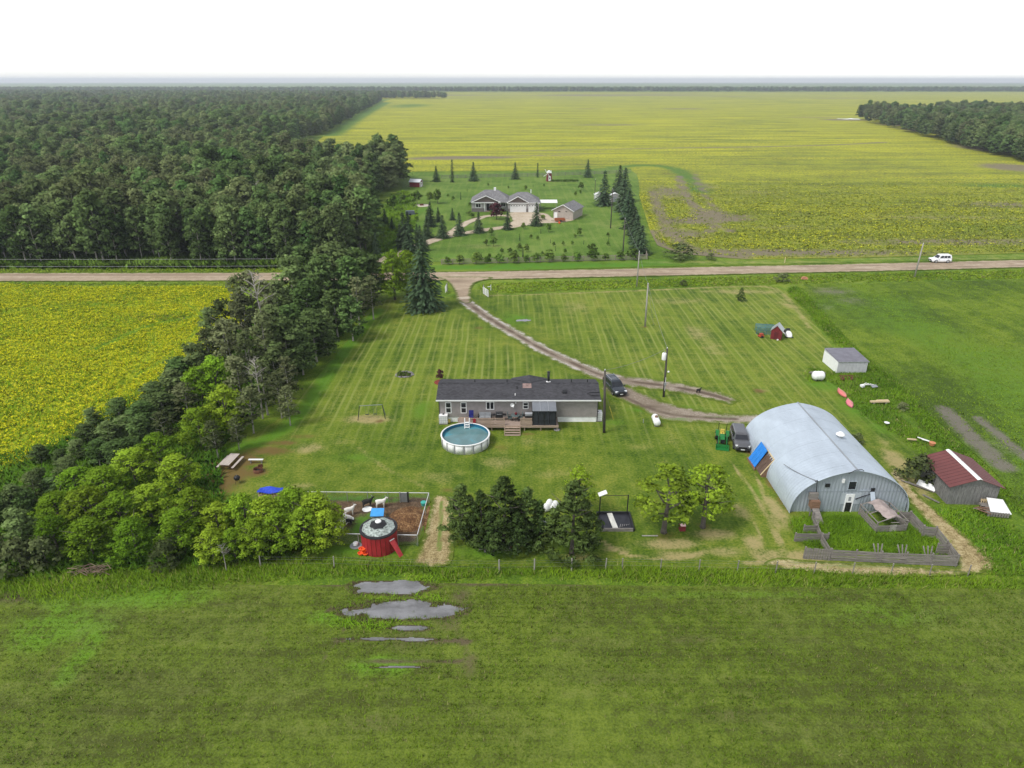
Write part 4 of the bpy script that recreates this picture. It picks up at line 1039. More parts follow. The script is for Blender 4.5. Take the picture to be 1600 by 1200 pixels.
# ------------------------------------------------------------------ grass and crops as standing blades
def veg_mat(name, rough=0.9, trans=0.5):
    m = bpy.data.materials.new(name); b = NB(m); m.cycles.use_bump_map_correction = False
    c = b.attr('Col')['Color']
    up = b.n('ShaderNodeVectorMath', {0: b.attr('nrm')['Vector']}, operation='NORMALIZE').outputs[0]
    b.done(b.n('ShaderNodeBsdfDiffuse', {'Color': c, 'Normal': up}).outputs[0])
    return m
M_blades = veg_mat('grass_blades')
def blades(name, label, cat, polys, dens, h, w, per, cols, seed, flower=None, lean=1.5, keep=None, clump=6.0, jit=0.35):
    rng = np.random.default_rng(seed)
    pts = []
    for poly in polys:
        P0 = np.array(poly); x0, y0 = P0.min(0); x1, y1 = P0.max(0)
        n = int((x1 - x0) * (y1 - y0) * dens)
        P = np.stack([rng.uniform(x0, x1, n), rng.uniform(y0, y1, n)], 1)
        P = P[np.abs(P[:, 0]) < 0.70 * P[:, 1] + 15]
        sd, _, _ = sdist(P, poly)
        sel = sd > rng.random(len(P)) * 0.7
        if keep is not None: sel &= keep(P, rng)
        pts.append(P[sel])
    P = np.concatenate(pts); n = len(P)
    hh = h * (0.55 + 0.6 * fnoise(P[:, 0], P[:, 1], clump, seed)) * rng.uniform(.6, 1.25, n)
    cm = np.clip(fnoise(P[:, 0], P[:, 1], clump * 1.3, seed + 3) * 1.5 - 0.25 + rng.normal(0, .12, n), 0, 1)
    c0, c1 = np.array(cols[0]), np.array(cols[1])
    Cb = c0[None] * (1 - cm[:, None]) + c1[None] * cm[:, None]
    if len(cols) > 2:
        k = (rng.random(n) < cols[3])[:, None]
        Cb = np.where(k, np.array(cols[2])[None], Cb)
    B = np.repeat(np.arange(n), per); m = len(B)
    a = rng.uniform(0, 2 * PI, m); off = rng.normal(0, jit * .5, (m, 2))
    base = np.stack([P[B, 0] + off[:, 0], P[B, 1] + off[:, 1], np.full(m, 0.0)], 1)
    l = hh[B] * rng.uniform(.7, 1.15, m)
    ll = l * lean * rng.uniform(.45, 1.1, m)
    tip = base + np.stack([np.cos(a) * ll, np.sin(a) * ll, l], 1)
    b2 = a + PI / 2 + rng.uniform(-.3, .3, m); wv = np.stack([np.cos(b2), np.sin(b2), np.zeros(m)], 1) * (w * rng.uniform(.6, 1.3, m))[:, None]
    V = np.stack([base - wv, base + wv, tip], 1).reshape(-1, 3)
    C = np.repeat(Cb[B] * rng.uniform(.8, 1.2, (m, 1)), 3, 0)
    F = np.arange(3 * m).reshape(m, 3)
    if flower:
        col, frac, s, mask = flower
        pr = frac * (mask(P) if mask else 1.0)
        idx = np.where(rng.random(n) < pr)[0]
        idx = np.repeat(idx, 5); q = len(idx)
        cpt = np.stack([P[idx, 0] + rng.normal(0, jit * .6, q), P[idx, 1] + rng.normal(0, jit * .6, q), hh[idx] * rng.uniform(.85, 1.1, q)], 1)
        t = rng.normal(size=(3, q, 3)) * s; t[:, :, 2] *= .6
        V2 = np.stack([cpt + t[0], cpt + t[1], cpt + t[2]], 1).reshape(-1, 3)
        C2 = np.repeat(np.array(col)[None] * rng.uniform(.75, 1.2, (q, 1)), 3, 0)
        F2 = np.arange(3 * q).reshape(q, 3) + len(V)
        V = np.concatenate([V, V2]); C = np.concatenate([C, C2]); F = np.concatenate([F, F2])
    C = np.concatenate([np.clip(C * 1.15, 0, .9), np.ones((len(C), 1))], 1)
    N = np.zeros_like(V); N[:, 2] = 1; N[:, :2] = rng.normal(0, .28, (len(V) // 3, 2)).repeat(3, 0)
    N /= np.linalg.norm(N, axis=1, keepdims=True)
    me = np_mesh(name, V, F, {'nrm': N}, C); me.materials.append(M_blades)
    o = link(name, me, kind='stuff'); tag(o, label, cat)
    return len(F)
NT = 0
cl_l = cl_lush
def can_keep(P, rng):
    return rng.random(len(P)) > 0.75 * np.clip(cl_l(P, None), 0, 1)
NT += blades('canola_plants', 'yellow flowering canola plants filling the field on the left', 'canola', [CANL], 11.0, 0.40, 0.08, 3, ((0.115, 0.20, 0.010), (0.20, 0.29, 0.014)), 1,
       flower=((0.62, 0.59, 0.018), 0.95, 0.06, lambda P: np.clip(2.4 * fnoise(P[:, 0], P[:, 1] * 1.2, 5, 9) - 0.35, 0.1, 1) * (1 - 0.9 * np.clip(cl_l(P, None), 0, 1))), keep=can_keep)
FARN = [q for q in G2([(990, 275), (1003, 320), (1018, 362), (1030, 384), (1062, 396), (1160, 404), (1330, 402), (1720, 391), (1760, 330), (1640, 275)])]
def fc_keep(P, rng):
    return (rng.random(len(P)) > 0.95 * np.clip(far_bare(P, None) * 1.2, 0, 1)) & (rng.random(len(P)) < np.clip(1.25 - (P[:, 1] - 160) / 120, 0, 1))
NT += blades('far_canola_plants', 'sparse flowering canola plants in the field beyond the road', 'canola', [FARN], 2.6, 0.34, 0.18, 2, ((0.125, 0.170, 0.020), (0.20, 0.24, 0.024)), 14,
       flower=((0.40, 0.41, 0.03), 0.30, 0.16, lambda P: np.clip(2.2 * fnoise(P[:, 0] * .4, P[:, 1], 9, 19) - 0.5, 0.05, 1)), keep=fc_keep, clump=10, jit=.5)
def nf_keep(P, rng):
    bare = nf_bare(P, None)
    row = 0.5 + 0.5 * np.sin(P[:, 1] * 2 * PI / 0.55)
    ok = rng.random(len(P)) > 0.8 * bare
    pf = pond_field(P); ok &= (pf < -.05) | (rng.random(len(P)) < np.clip(.75 - pf * 1.7, .02, .75))
    return ok & (rng.random(len(P)) < 0.08 + 0.92 * row ** 1.5) & (rng.random(len(P)) < -0.15 + 1.7 * fnoise(P[:, 0], P[:, 1], 4, 77))
NT += blades('crop_plants', 'rows of short green crop plants across the near field', 'crop', [NF], 46.0, 0.27, 0.026, 3, ((0.066, 0.118, 0.011), (0.128, 0.195, 0.016), (0.17, 0.17, 0.06), 0.10), 2, keep=nf_keep, jit=.12, lean=.85)
def rf_keep(P, rng):
    return rng.random(len(P)) > 0.9 * rf_bare(P, None)
NT += blades('green_crop_plants', 'dense green crop plants covering the field on the right', 'crop', [[p for p in RF]], 8.0, 0.16, 0.08, 2, ((0.085, 0.155, 0.010), (0.160, 0.240, 0.014)), 3, keep=rf_keep, clump=9)
TALL = [smooth_poly(G2(q), 3) for q in (
    [(955, 884), (1100, 887), (1250, 889), (1400, 897), (1620, 905), (1620, 925), (1420, 922), (1250, 920), (1050, 915), (960, 908)],
    [(690, 886), (800, 884), (960, 892), (955, 908), (800, 905), (690, 912)],
    [(-60, 885), (120, 892), (300, 880), (420, 868), (560, 875), (690, 884), (680, 902), (600, 897), (520, 905), (300, 922), (120, 945), (-60, 930)])]
NT += blades('tall_grass', 'tall bright green grass strip along the wire fence', 'grass', TALL, 40.0, 0.50, 0.028, 3, ((0.080, 0.155, 0.010), (0.160, 0.265, 0.014), (0.21, 0.22, 0.06), 0.10), 4, clump=4, lean=1.0)
PENG = [smooth_poly(G2(q), 3) for q in ([(1268, 806), (1340, 806), (1362, 830), (1410, 832), (1425, 812), (1445, 812), (1488, 872), (1290, 864), (1258, 860), (1236, 830), (1232, 812)],)]
NT += blades('pen_grass', 'rank green grass inside the weathered board pen', 'grass', PENG, 55.0, 0.45, 0.03, 3, ((0.062, 0.135, 0.010), (0.150, 0.265, 0.014)), 5, clump=3)
WEED = [smooth_poly(G2(q), 3) for q in (
    [(1262, 575), (1300, 580), (1362, 582), (1385, 605), (1410, 650), (1450, 690), (1440, 712), (1400, 680), (1340, 645), (1300, 600), (1262, 600)],
    [(1228, 455), (1252, 450), (1300, 500), (1345, 548), (1400, 590), (1500, 690), (1560, 745), (1600, 790), (1600, 812), (1555, 770), (1545, 745), (1470, 700), (1390, 620), (1310, 545), (1260, 490)],
    [(1410, 745), (1445, 790), (1530, 792), (1590, 825), (1640, 880), (1640, 905), (1545, 900), (1520, 856), (1470, 812), (1425, 772)])]
NT += blades('rough_weeds', 'rank weeds along the right hand boundary and round the sheds', 'weeds', WEED, 26.0, 0.34, 0.045, 3, ((0.065, 0.140, 0.010), (0.155, 0.27, 0.016), (0.20, 0.20, 0.07), 0.06), 6, clump=4, lean=1.0)
DITCH = [smooth_poly(G2(q), 3) for q in (
    [(752, 444), (800, 441), (1000, 436), (1210, 430), (1600, 421), (1700, 419), (1700, 432), (1600, 436), (1330, 442), (1225, 445), (1000, 450.5), (860, 456), (775, 459), (748, 455)],
    [(-60, 441), (200, 441.5), (420, 440.5), (420, 446), (200, 446.5), (-60, 447.5)],
    [(-60, 419), (300, 419), (580, 418), (590, 424.5), (300, 425.5), (-60, 426)])]
NT += blades('ditch_grass', 'long grass in the ditches along the gravel road', 'grass', DITCH, 6.0, 0.22, 0.13, 3, ((0.115, 0.195, 0.010), (0.19, 0.27, 0.020), (0.22, 0.22, 0.06), 0.10), 7, clump=7)
UNDER = [[(-80, 46), (-44, 46), (-20, 49), (-16, 52), (-18, 55), (-30, 60), (-33, 70), (-31, 88), (-28, 110), (-26, 128), (-46, 128), (-50, 90), (-54, 70), (-80, 58)]]
NT += blades('undergrowth', 'dark green undergrowth beneath the belt and thicket', 'undergrowth', UNDER, 7.0, 0.7, 0.13, 3, ((0.04, 0.10, 0.010), (0.085, 0.165, 0.014)), 8, clump=5)
EDGE = [[(-135, 151.8), (-38, 151.8), (-34, 158), (-36, 175), (-44, 190), (-50, 190), (-44, 166), (-135, 161)]]
NT += blades('wood_understory', 'low leafy growth along the foot of the roadside wood', 'undergrowth', EDGE, 7.0, 1.4, 0.28, 3, ((0.07, 0.14, 0.018), (0.13, 0.21, 0.03)), 12, clump=7, jit=.6)
YW = [smooth_poly(G2([(560, 400), (590, 345), (615, 305), (640, 300), (655, 335), (640, 370), (620, 398)]), 3)]
NT += blades('meadow_grass', 'long meadow grass between the wood and neighbour spruces', 'grass', YW, 2.0, 0.7, 0.3, 3, ((0.07, 0.15, 0.014), (0.15, 0.25, 0.022)), 9, clump=8)
POOLG = [smooth_poly(G2([(545, 895), (600, 893), (690, 900), (700, 912), (655, 912), (612, 900), (560, 908)]), 3), smooth_poly(G2([(540, 933), (620, 932), (690, 930), (700, 945), (620, 938), (545, 944)]), 3), smooth_poly(G2([(520, 966), (600, 972), (690, 974), (640, 980), (580, 988), (520, 985)]), 3)]
NT += blades('pond_sedge', 'bright sedge standing around the flooded hollow', 'sedge', POOLG, 30.0, 0.36, 0.04, 3, ((0.08, 0.17, 0.010), (0.16, 0.28, 0.014)), 10)
PB = [[(PBOX[0], PBOX[2]), (PBOX[1], PBOX[2]), (PBOX[1], PBOX[3]), (PBOX[0], PBOX[3])]]
def rim_keep(P, rng):
    f = pond_field(P); return rng.random(len(P)) < np.exp(-((f + .08) / .13) ** 2) * (.25 + .9 * fnoise(P[:, 0], P[:, 1], 1.6, 5))
NT += blades('pond_rushes', 'short rushes standing at the rims of the flooded hollow', 'rushes', PB, 60.0, 0.26, 0.03, 3, ((0.06, 0.10, 0.012), (0.12, 0.19, 0.016)), 21, keep=rim_keep, lean=.9, jit=.15)
print('blade triangles', NT)
# ================================================================== object materials
def siding_mat(name, rgb, per=0.16, axis=2, depth=0.5, dark=0.8):
    m = bpy.data.materials.new(name); b = NB(m)
    o = b.xyz(b.obj())
    fr = b.math('FRACT', b.math('MULTIPLY', o[axis], 1 / per))
    n = b.noise(b.obj(), 1.5, 5.0, 0.6)
    col = b.ramp(n, [(0.3, tuple(c * .85 for c in rgb)), (0.7, tuple(c * 1.12 for c in rgb))])
    b.done(b.bsdf(col, 0.6, b.bump(fr, depth, 0.02), Specular_IOR_Level=0.3))
    return m
def shingle_mat(name, rgb, row=0.16):
    m = bpy.data.materials.new(name); b = NB(m)
    v = b.obj()
    br = b.n('ShaderNodeTexBrick', {'Vector': v, 'Scale': 1.0, 'Color1': tuple(c * .7 for c in rgb), 'Color2': tuple(c * 1.35 for c in rgb), 'Mortar': tuple(c * .55 for c in rgb), 'Mortar Size': 0.012, 'Brick Width': 0.32, 'Row Height': row})
    n = b.noise(v, 0.9, 5.0, 0.65)
    col = b.mix(0.35, br.outputs[0], b.ramp(n, [(0.3, tuple(c * .6 for c in rgb)), (0.7, tuple(c * 1.5 for c in rgb))]))
    b.done(b.bsdf(col, 0.9, b.bump(b.noise(v, 30, 2.0), 0.3, 0.01), Specular_IOR_Level=0.15))
    return m
def metal_sheet(name, rgb, rough=0.38, metal=0.65, rust=0.0):
    m = bpy.data.materials.new(name); b = NB(m)
    v = b.obj()
    n = b.noise(b.scale(v, (0.6, 0.25, 0.6)), 1.0, 5.0, 0.65); n2 = b.noise(v, 0.35, 4.0)
    col = b.ramp(n, [(0.3, tuple(c * .86 for c in rgb)), (0.7, tuple(min(1, c * 1.08) for c in rgb))])
    if rust: col = b.mix(b.math('MULTIPLY', b.step(n2, .55, .75), rust), col, (0.22, 0.10, 0.05))
    b.done(b.bsdf(col, b.math('MULTIPLY_ADD', n, 0.2, rough - .1), None, Metallic=metal, Specular_IOR_Level=0.4))
    return m
def wood_mat(name, rgb, var=0.3, st=(0.6, 6, 6)):
    return simple(name, rgb, 0.85, var, 2.0, streak=st, bump=0.25)
M_siding = siding_mat('taupe_lap_siding', (0.30, 0.272, 0.258))
M_shing = shingle_mat('charcoal_shingles', (0.058, 0.057, 0.062))
M_white = simple('white_paint', (0.78, 0.78, 0.76), 0.5, 0.06)
M_skirt = simple('white_skirting', (0.84, 0.84, 0.82), 0.6, 0.12, 1.2)
M_glass = simple('dark_window_glass', (0.018, 0.02, 0.024), 0.08, 0.3, 1.0, spec=0.6)
M_black = simple('black_steel', (0.016, 0.016, 0.017), 0.5, 0.2)
M_deck = wood_mat('worn_deck_boards', (0.30, 0.225, 0.18))
M_deckr = wood_mat('deck_rail_wood', (0.34, 0.255, 0.19))
M_grey = simple('grey_plastic', (0.25, 0.26, 0.27), 0.5, 0.12)
M_poly = simple('smoked_roof_panel', (0.16, 0.17, 0.185), 0.3, 0.12, 1.0)
M_screen = simple('dark_screen_mesh', (0.022, 0.025, 0.03), 0.7, 0.2)
M_blue = simple('navy_fabric', (0.015, 0.02, 0.16), 0.8, 0.2)
M_yellow = simple('yellow_plastic', (0.65, 0.52, 0.10), 0.5, 0.1)
M_red = simple('barn_red_paint', (0.30, 0.018, 0.022), 0.6, 0.2, 1.5)
M_dred = simple('dark_red_paint', (0.16, 0.018, 0.022), 0.65, 0.25, 2.0)
M_orange = simple('orange_plastic', (0.80, 0.105, 0.02), 0.5, 0.15)
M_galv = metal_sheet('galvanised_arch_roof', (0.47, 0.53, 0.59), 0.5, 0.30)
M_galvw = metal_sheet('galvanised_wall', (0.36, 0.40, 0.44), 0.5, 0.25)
M_steel = metal_sheet('grey_steel', (0.45, 0.46, 0.47), 0.4, 0.7)
M_rust = simple('rusty_iron', (0.13, 0.055, 0.03), 0.9, 0.4, 3.0)
M_oldwood = wood_mat('weathered_boards', (0.205, 0.185, 0.165), .4)
M_greywall = wood_mat('grey_board_wall', (0.17, 0.165, 0.155), .35, (5, 5, .8))
M_brownwood = wood_mat('brown_wood', (0.20, 0.115, 0.07))
M_palewood = wood_mat('pale_lumber', (0.55, 0.43, 0.25), .2)
M_pole = wood_mat('tarred_pole_wood', (0.07, 0.06, 0.052), .35, (8, 8, .5))
M_polegrey = wood_mat('grey_pole_wood', (0.30, 0.28, 0.25), .3, (8, 8, .5))
M_tyre = simple('tyre_rubber', (0.02, 0.02, 0.02), 0.85, 0.2)
M_rim = simple('alloy_rim', (0.42, 0.42, 0.43), 0.35, 0.1, metal=0.7)
M_lamp = simple('headlight_lens', (0.75, 0.76, 0.78), 0.15, 0.05)
M_bluetarp = simple('bright_blue_sheet', (0.015, 0.19, 0.62), 0.45, 0.15)
M_tarp2 = simple('sky_blue_tarp', (0.06, 0.33, 0.72), 0.5, 0.15)
M_goatw = simple('white_goat_coat', (0.72, 0.69, 0.63), 0.9, 0.12, 4.0)
M_goatb = simple('black_coat', (0.018, 0.016, 0.015), 0.85, 0.3, 4.0)
M_goatbr = simple('brown_goat_coat', (0.22, 0.12, 0.06), 0.9, 0.2, 4.0)
M_stone = simple('grey_field_stone', (0.24, 0.225, 0.22), 0.9, 0.35, 2.0, bump=.4)
M_green = simple('tractor_green_paint', (0.012, 0.15, 0.03), 0.35, 0.1)
M_tan = siding_mat('tan_siding', (0.40, 0.345, 0.30), 0.3)
M_ngrey = shingle_mat('grey_shingles', (0.185, 0.18, 0.182), .3)
M_brick = simple('dark_stone_veneer', (0.17, 0.15, 0.14), 0.9, 0.4, 6.0)
M_brown = simple('brown_gable', (0.14, 0.11, 0.095), 0.7, 0.2)
M_redroof = metal_sheet('maroon_metal_roof', (0.165, 0.052, 0.048), 0.55, 0.15)
M_teal = simple('teal_plastic', (0.05, 0.36, 0.30), 0.5, 0.1)
M_net = simple('teal_netting', (0.08, 0.20, 0.22), 0.8, 0.3)
M_pink = simple('faded_red_hull', (0.62, 0.17, 0.16), 0.5, 0.18, 1.5)
M_wire = simple('grey_wire', (0.22, 0.22, 0.23), 0.5, 0.1, metal=.5)
def liner_water():
    m = bpy.data.materials.new('murky_pool_water'); b = NB(m)
    v = b.obj(); n = b.noise(v, 0.35, 3.0, 0.5, 0.8)
    col = b.ramp(n, [(0.38, (0.10, 0.185, 0.185)), (0.55, (0.115, 0.225, 0.235)), (0.68, (0.05, 0.27, 0.34))])
    b.done(b.bsdf(col, 0.08, b.bump(b.noise(v, 4.0, 2.0), 0.05, 0.02), Specular_IOR_Level=0.4))
    return m
M_pool = liner_water()
M_liner = simple('blue_pool_liner', (0.012, 0.13, 0.22), 0.5, 0.15)

# ================================================================== the mobile home
HX, HY = 0.8, 75.9
def lx(px, ppm=12.75): return (px - 800) / ppm - HX
home = thing('mobile_home', 'long taupe mobile home with charcoal shingle roof behind the deck', 'house', (HX, HY, 0))
W2, DP = 9.75, 5.6
RZ, EZ, OV = 4.13, 3.24, 0.42
w = MB().prism([(-0.0, 0.72), (DP, 0.72), (DP, EZ - .08), (DP / 2, RZ - .12), (0.0, EZ - .08)], -W2, W2, 'x')
w.build('wall', M_siding, home)
MB().b2(-W2 + .06, W2 - .06, .06, DP - .06, -.05, .715).build('skirting', M_skirt, home, label='white skirting below the siding')
e0, e1 = -OV, DP + OV
rf = MB().slab([(-W2 - .35, e0, EZ), (W2 + .35, e0, EZ), (W2 + .35, DP / 2, RZ), (-W2 - .35, DP / 2, RZ)], .07).build('roof_front_slope', M_shing, home)
MB().slab([(-W2 - .35, DP / 2, RZ), (W2 + .35, DP / 2, RZ), (W2 + .35, e1, EZ), (-W2 - .35, e1, EZ)], .07).build('roof_rear_slope', M_shing, home)
MB().b2(-W2 - .37, W2 + .37, e0 - .03, e0 + .0, EZ - .16, EZ + .01).build('fascia', M_white, home)
MB().box((0, DP / 2, RZ + .015), (2 * W2 + .7, .22, .03)).build('ridge_cap', M_shing, home)
for sx in (-1, 1):
    MB().b2(sx * (W2 + .36) - .012, sx * (W2 + .36) + .012, e0, DP / 2, EZ - .16, EZ - .08).build('barge_board', M_white, home)
    MB().tube([(sx * (W2 + .05), e0 + .06, EZ - .12), (sx * (W2 + .05), -.05, EZ - .4), (sx * (W2 + .05), -.05, .2)], .045, 6).build('downpipe', M_black, home)
# cross gable at the rear entrance
cg = MB(); gx0, gx1 = lx(799), lx(858)
gm = (gx0 + gx1) / 2
cg.slab([(gx0, DP + .1, EZ + .16), (gm, DP / 2, RZ + .04), (gm, DP - .4, RZ + .05), (gx0, DP + .5, EZ + .12)], .06)
cg.build('porch_roof_slope', M_shing, home)
MB().slab([(gx1, DP + .5, EZ + .12), (gm, DP - .4, RZ + .05), (gm, DP / 2, RZ + .04), (gx1, DP + .1, EZ + .16)], .06).build('porch_roof_slope', M_shing, home)
MB().slab([(gx0, DP + .5, EZ + .12), (gm, DP - .4, RZ + .05), (gx1, DP + .5, EZ + .12)], .06).build('porch_roof_hip', M_shing, home)
def window(parent, x0, x1, z0, z1, y, split, fm=M_white, fr=.09):
    f = MB()
    f.b2(x0, x1, y - .05, y - .003, z0, z0 + fr).b2(x0, x1, y - .05, y - .003, z1 - fr, z1)
    f.b2(x0, x0 + fr, y - .05, y - .003, z0 + fr, z1 - fr).b2(x1 - fr, x1, y - .05, y - .003, z0 + fr, z1 - fr)
    if split == 'h': f.b2(x0 + fr, x1 - fr, y - .045, y - .003, (z0 + z1) / 2 - .04, (z0 + z1) / 2 + .04)
    if split == 'v': f.b2((x0 + x1) / 2 - .04, (x0 + x1) / 2 + .04, y - .045, y - .003, z0 + fr, z1 - fr)
    o = f.build('window', fm, parent)
    xm, zm = (x0 + x1) / 2, (z0 + z1) / 2
    ps = {'h': [(x0, x1, z0, zm), (x0, x1, zm, z1)], 'v': [(x0, xm, z0, z1), (xm, x1, z0, z1)], None: [(x0, x1, z0, z1)]}[split]
    for a, c, d, e in ps:
        MB().b2(a + .03, c - .03, y - .03, y - .004, d + .03, e - .03).build('pane', M_glass, o)
    return o
window(home, lx(695), lx(704.5), 1.25, 2.75, 0, 'h')
window(home, lx(719), lx(728.5), 1.25, 2.75, 0, 'h')
window(home, lx(759), lx(772), 1.75, 2.85, 0, 'v')
window(home, lx(817), lx(826), 1.85, 2.75, 0, 'h')
hd = MB(); hd.lathe([(.10, 0), (.15, .05), (.05, .16)], 10, (lx(865), -.12, EZ - .35)); hd.build('wall_lamp', M_white, home)
dsh = MB(); dsh.lathe([(.02, 0), (.16, .03), (.26, .1), (.25, .11), (.15, .05), (.01, .02)], 14); dsh.build('wall_dish', M_white, home, loc=(lx(800), -.25, 2.5), rot=(R(70), 0, R(20)))
for q, (a, zz) in enumerate(((803, 2.35), (806, 2.7), (802, 2.15))):
    MB().box((lx(a), -.06, zz), (.14, .06, .22)).build('wind_chime', M_white, home)
def on_roof(px, y):
    return lx(px), y, EZ + (RZ - EZ) * (y + OV) / (DP / 2 + OV)
x, y, z = on_roof(824, 2.25)
sk = MB().slab([(x - .55, y - .45, z - .10), (x + .55, y - .45, z - .10), (x + .55, y + .35, z + .15), (x - .55, y + .35, z + .15)], .06); sk.build('roof_patch_panel', simple('rust_stained_panel', (0.25, 0.17, 0.15), .7, .45, 1.6), home, label='square rust stained panel near the ridge')
x, y, z = on_roof(883, 1.0); MB().box((x, y, z + .09), (.5, .55, .2), 0, .23).build('roof_vent', M_black, home)
x, y, z = on_roof(808, 1.7); MB().tube([(x, y, z - .05), (x, y, z + .38)], .05, 8).build('roof_pipe', M_black, home)
x, y, z = on_roof(805, .5); MB().lathe([(.09, 0), (.05, .1), (.05, .28), (.01, .3)], 8, (x, y, z - .05)).build('roof_pipe', M_white, home)
x = lx(859); ch = MB().tube([(x, DP / 2 + .7, RZ - .3), (x, DP / 2 + .7, RZ + 1.15)], .16, 12); ch.lathe([(.2, 0), (.2, .07), (.05, .12)], 12, (x, DP / 2 + .7, RZ + 1.15)); co = ch.build('chimney', M_black, home, True)
MB().lathe([(.34, 0), (.2, .14)], 14, (x, DP / 2 + .7, RZ - .22)).build('chimney_flashing', M_white, co)
for px in (740, 792, 896, 922): MB().tube([(lx(px), DP / 2 + .55, RZ - .25), (lx(px), DP / 2 + .55, RZ + .25)], .06, 8).build('roof_pipe', M_black, home)
cb = MB().tube([(W2 + .3, .9, EZ + .47), (W2 - .9, .85, EZ + .47), (W2 - 1.3, .6, EZ + .40), (W2 - .8, .3, EZ + .32), (W2 + .25, .25, EZ + .28)], .04, 6); cb.build('roof_cable', M_black, home)

# ------------------------------------------------------------------ deck
DZ = 0.74
DX0, DX1, DY0, DY1 = lx(716) + HX, lx(872) + HX, HY - 2.35, HY - .06
deck = thing('deck', 'raised wooden deck with steps along the mobile home', 'deck', (0, 0, 0))
nb = 9; bw = (DY1 - DY0) / nb
bd = MB().box((0, 0, 0), (DX1 - DX0, bw - .02, .045)).build('board', M_deck, deck, loc=((DX0 + DX1) / 2, DY0 + bw * .5, DZ - .022))
for k in range(1, nb):
    o = bd.copy(); COL.objects.link(o); o.location.y = DY0 + bw * (k + .5); o.location.z += 0.002 * (k % 3)
MB().b2(DX0, DX1, DY0 - .05, DY0 - .005, DZ - .26, DZ + .0).build('rim_board', M_deckr, deck)
for k in range(7):
    xx = DX0 + .15 + (DX1 - DX0 - .3) * k / 6
    MB().b2(xx - .05, xx + .05, DY0 + .06, DY0 + .16, -.05, DZ - .05).build('post', M_deckr, deck)
SX0, SX1 = lx(789) + HX, lx(812) + HX
for k in range(4):
    z = DZ - .17 * (k + 1) + .02
    MB().b2(SX0, SX1, DY0 - .32 * (k + 1) - .02, DY0 - .32 * k - .06, z - .05, z).build('step', M_deckr, deck)
for s in (SX0 - .04, SX1 + .04):
    MB().prism([(DY0 - .06, DZ - .02), (DY0 - .06, DZ - .32), (DY0 - 1.3, -.04), (DY0 - 1.3, .12)], s - .025, s + .025, 'x').build('stringer', M_deckr, deck)
def rail(x0, x1, kind):
    for xx in (x0, x1): MB().b2(xx - .05, xx + .05, DY0 + .0, DY0 + .1, DZ - .2, DZ + .98).build('rail_post', M_deckr, deck)
    MB().b2(x0 + .05, x1 - .05, DY0 + .0, DY0 + .1, DZ + .92, DZ + .97).build('hand_rail', M_deckr, deck)
    if kind == 'slats':
        for q in range(5): MB().b2(x0 + .05, x1 - .05, DY0 + .03, DY0 + .06, DZ + .08 + .165 * q, DZ + .20 + .165 * q).build('slat', M_deckr, deck)
    elif kind == 'open':
        for q in range(3): MB().b2(x0 + .05, x1 - .05, DY0 + .03, DY0 + .06, DZ + .08 + .3 * q, DZ + .19 + .3 * q).build('slat', M_deckr, deck)
    else:
        n = int((x1 - x0) / .16)
        for q in range(1, n): MB().b2(x0 + (x1 - x0) * q / n - .02, x0 + (x1 - x0) * q / n + .02, DY0 + .03, DY0 + .07, DZ + .02, DZ + .92).build('baluster', M_deckr, deck)
rail(lx(717) + HX, lx(742) + HX, 'bal'); rail(lx(743.5) + HX, lx(768) + HX, 'slats'); rail(lx(770) + HX, lx(788) + HX, 'open'); rail(lx(813.5) + HX, lx(830) + HX, 'slats')
# screened gazebo on the deck
gz = thing('screened_gazebo', 'dark screened gazebo with smoked panel roof on the deck', 'gazebo', (0, 0, DZ))
A0, A1, B0, B1 = lx(832) + HX, lx(867.5) + HX, DY0 + .08, HY - .1
for xx in (A0, (A0 + A1) / 2, A1):
    for yy in (B0, B1): MB().b2(xx - .045, xx + .045, yy - .045, yy + .045, 0, 2.0 if yy == B0 else 2.3).build('post', M_black, gz)
for k in range(3):
    a = A0 - .08 + (A1 - A0 + .16) * k / 3; c = A0 - .08 + (A1 - A0 + .16) * (k + 1) / 3
    MB().slab([(a + .02, B0 - .22, 2.02), (c - .02, B0 - .22, 2.02), (c - .02, B1 + .1, 2.34), (a + .02, B1 + .1, 2.34)], .03).build('roof_panel', M_poly, gz)
for k in (1, 2):
    a = A0 - .08 + (A1 - A0 + .16) * k / 3
    MB().slab([(a - .03, B0 - .22, 2.045), (a + .03, B0 - .22, 2.045), (a + .03, B1 + .1, 2.365), (a - .03, B1 + .1, 2.365)], .03).build('roof_rib', M_steel, gz)
for k in range(4):
    a = A0 + .05 + (A1 - A0 - .1) * k / 4; c = A0 + .05 + (A1 - A0 - .1) * (k + 1) / 4
    MB().b2(a + .02, c - .02, B0 - .012, B0 + .012, .03, 1.93).build('screen', M_screen, gz)
for s in (A0, A1): MB().b2(s - .012, s + .012, B0 + .06, B1 - .06, .03, 1.95).build('screen', M_screen, gz)
MB().b2(A0 - .05, A1 + .05, B0 - .06, B0 - .02, 1.93, 2.02).build('beam', M_black, gz)
MB().b2(A0 + .05, A1 - .05, B0 - .05, B0 - .02, .62, .67).build('mid_rail', M_black, gz)
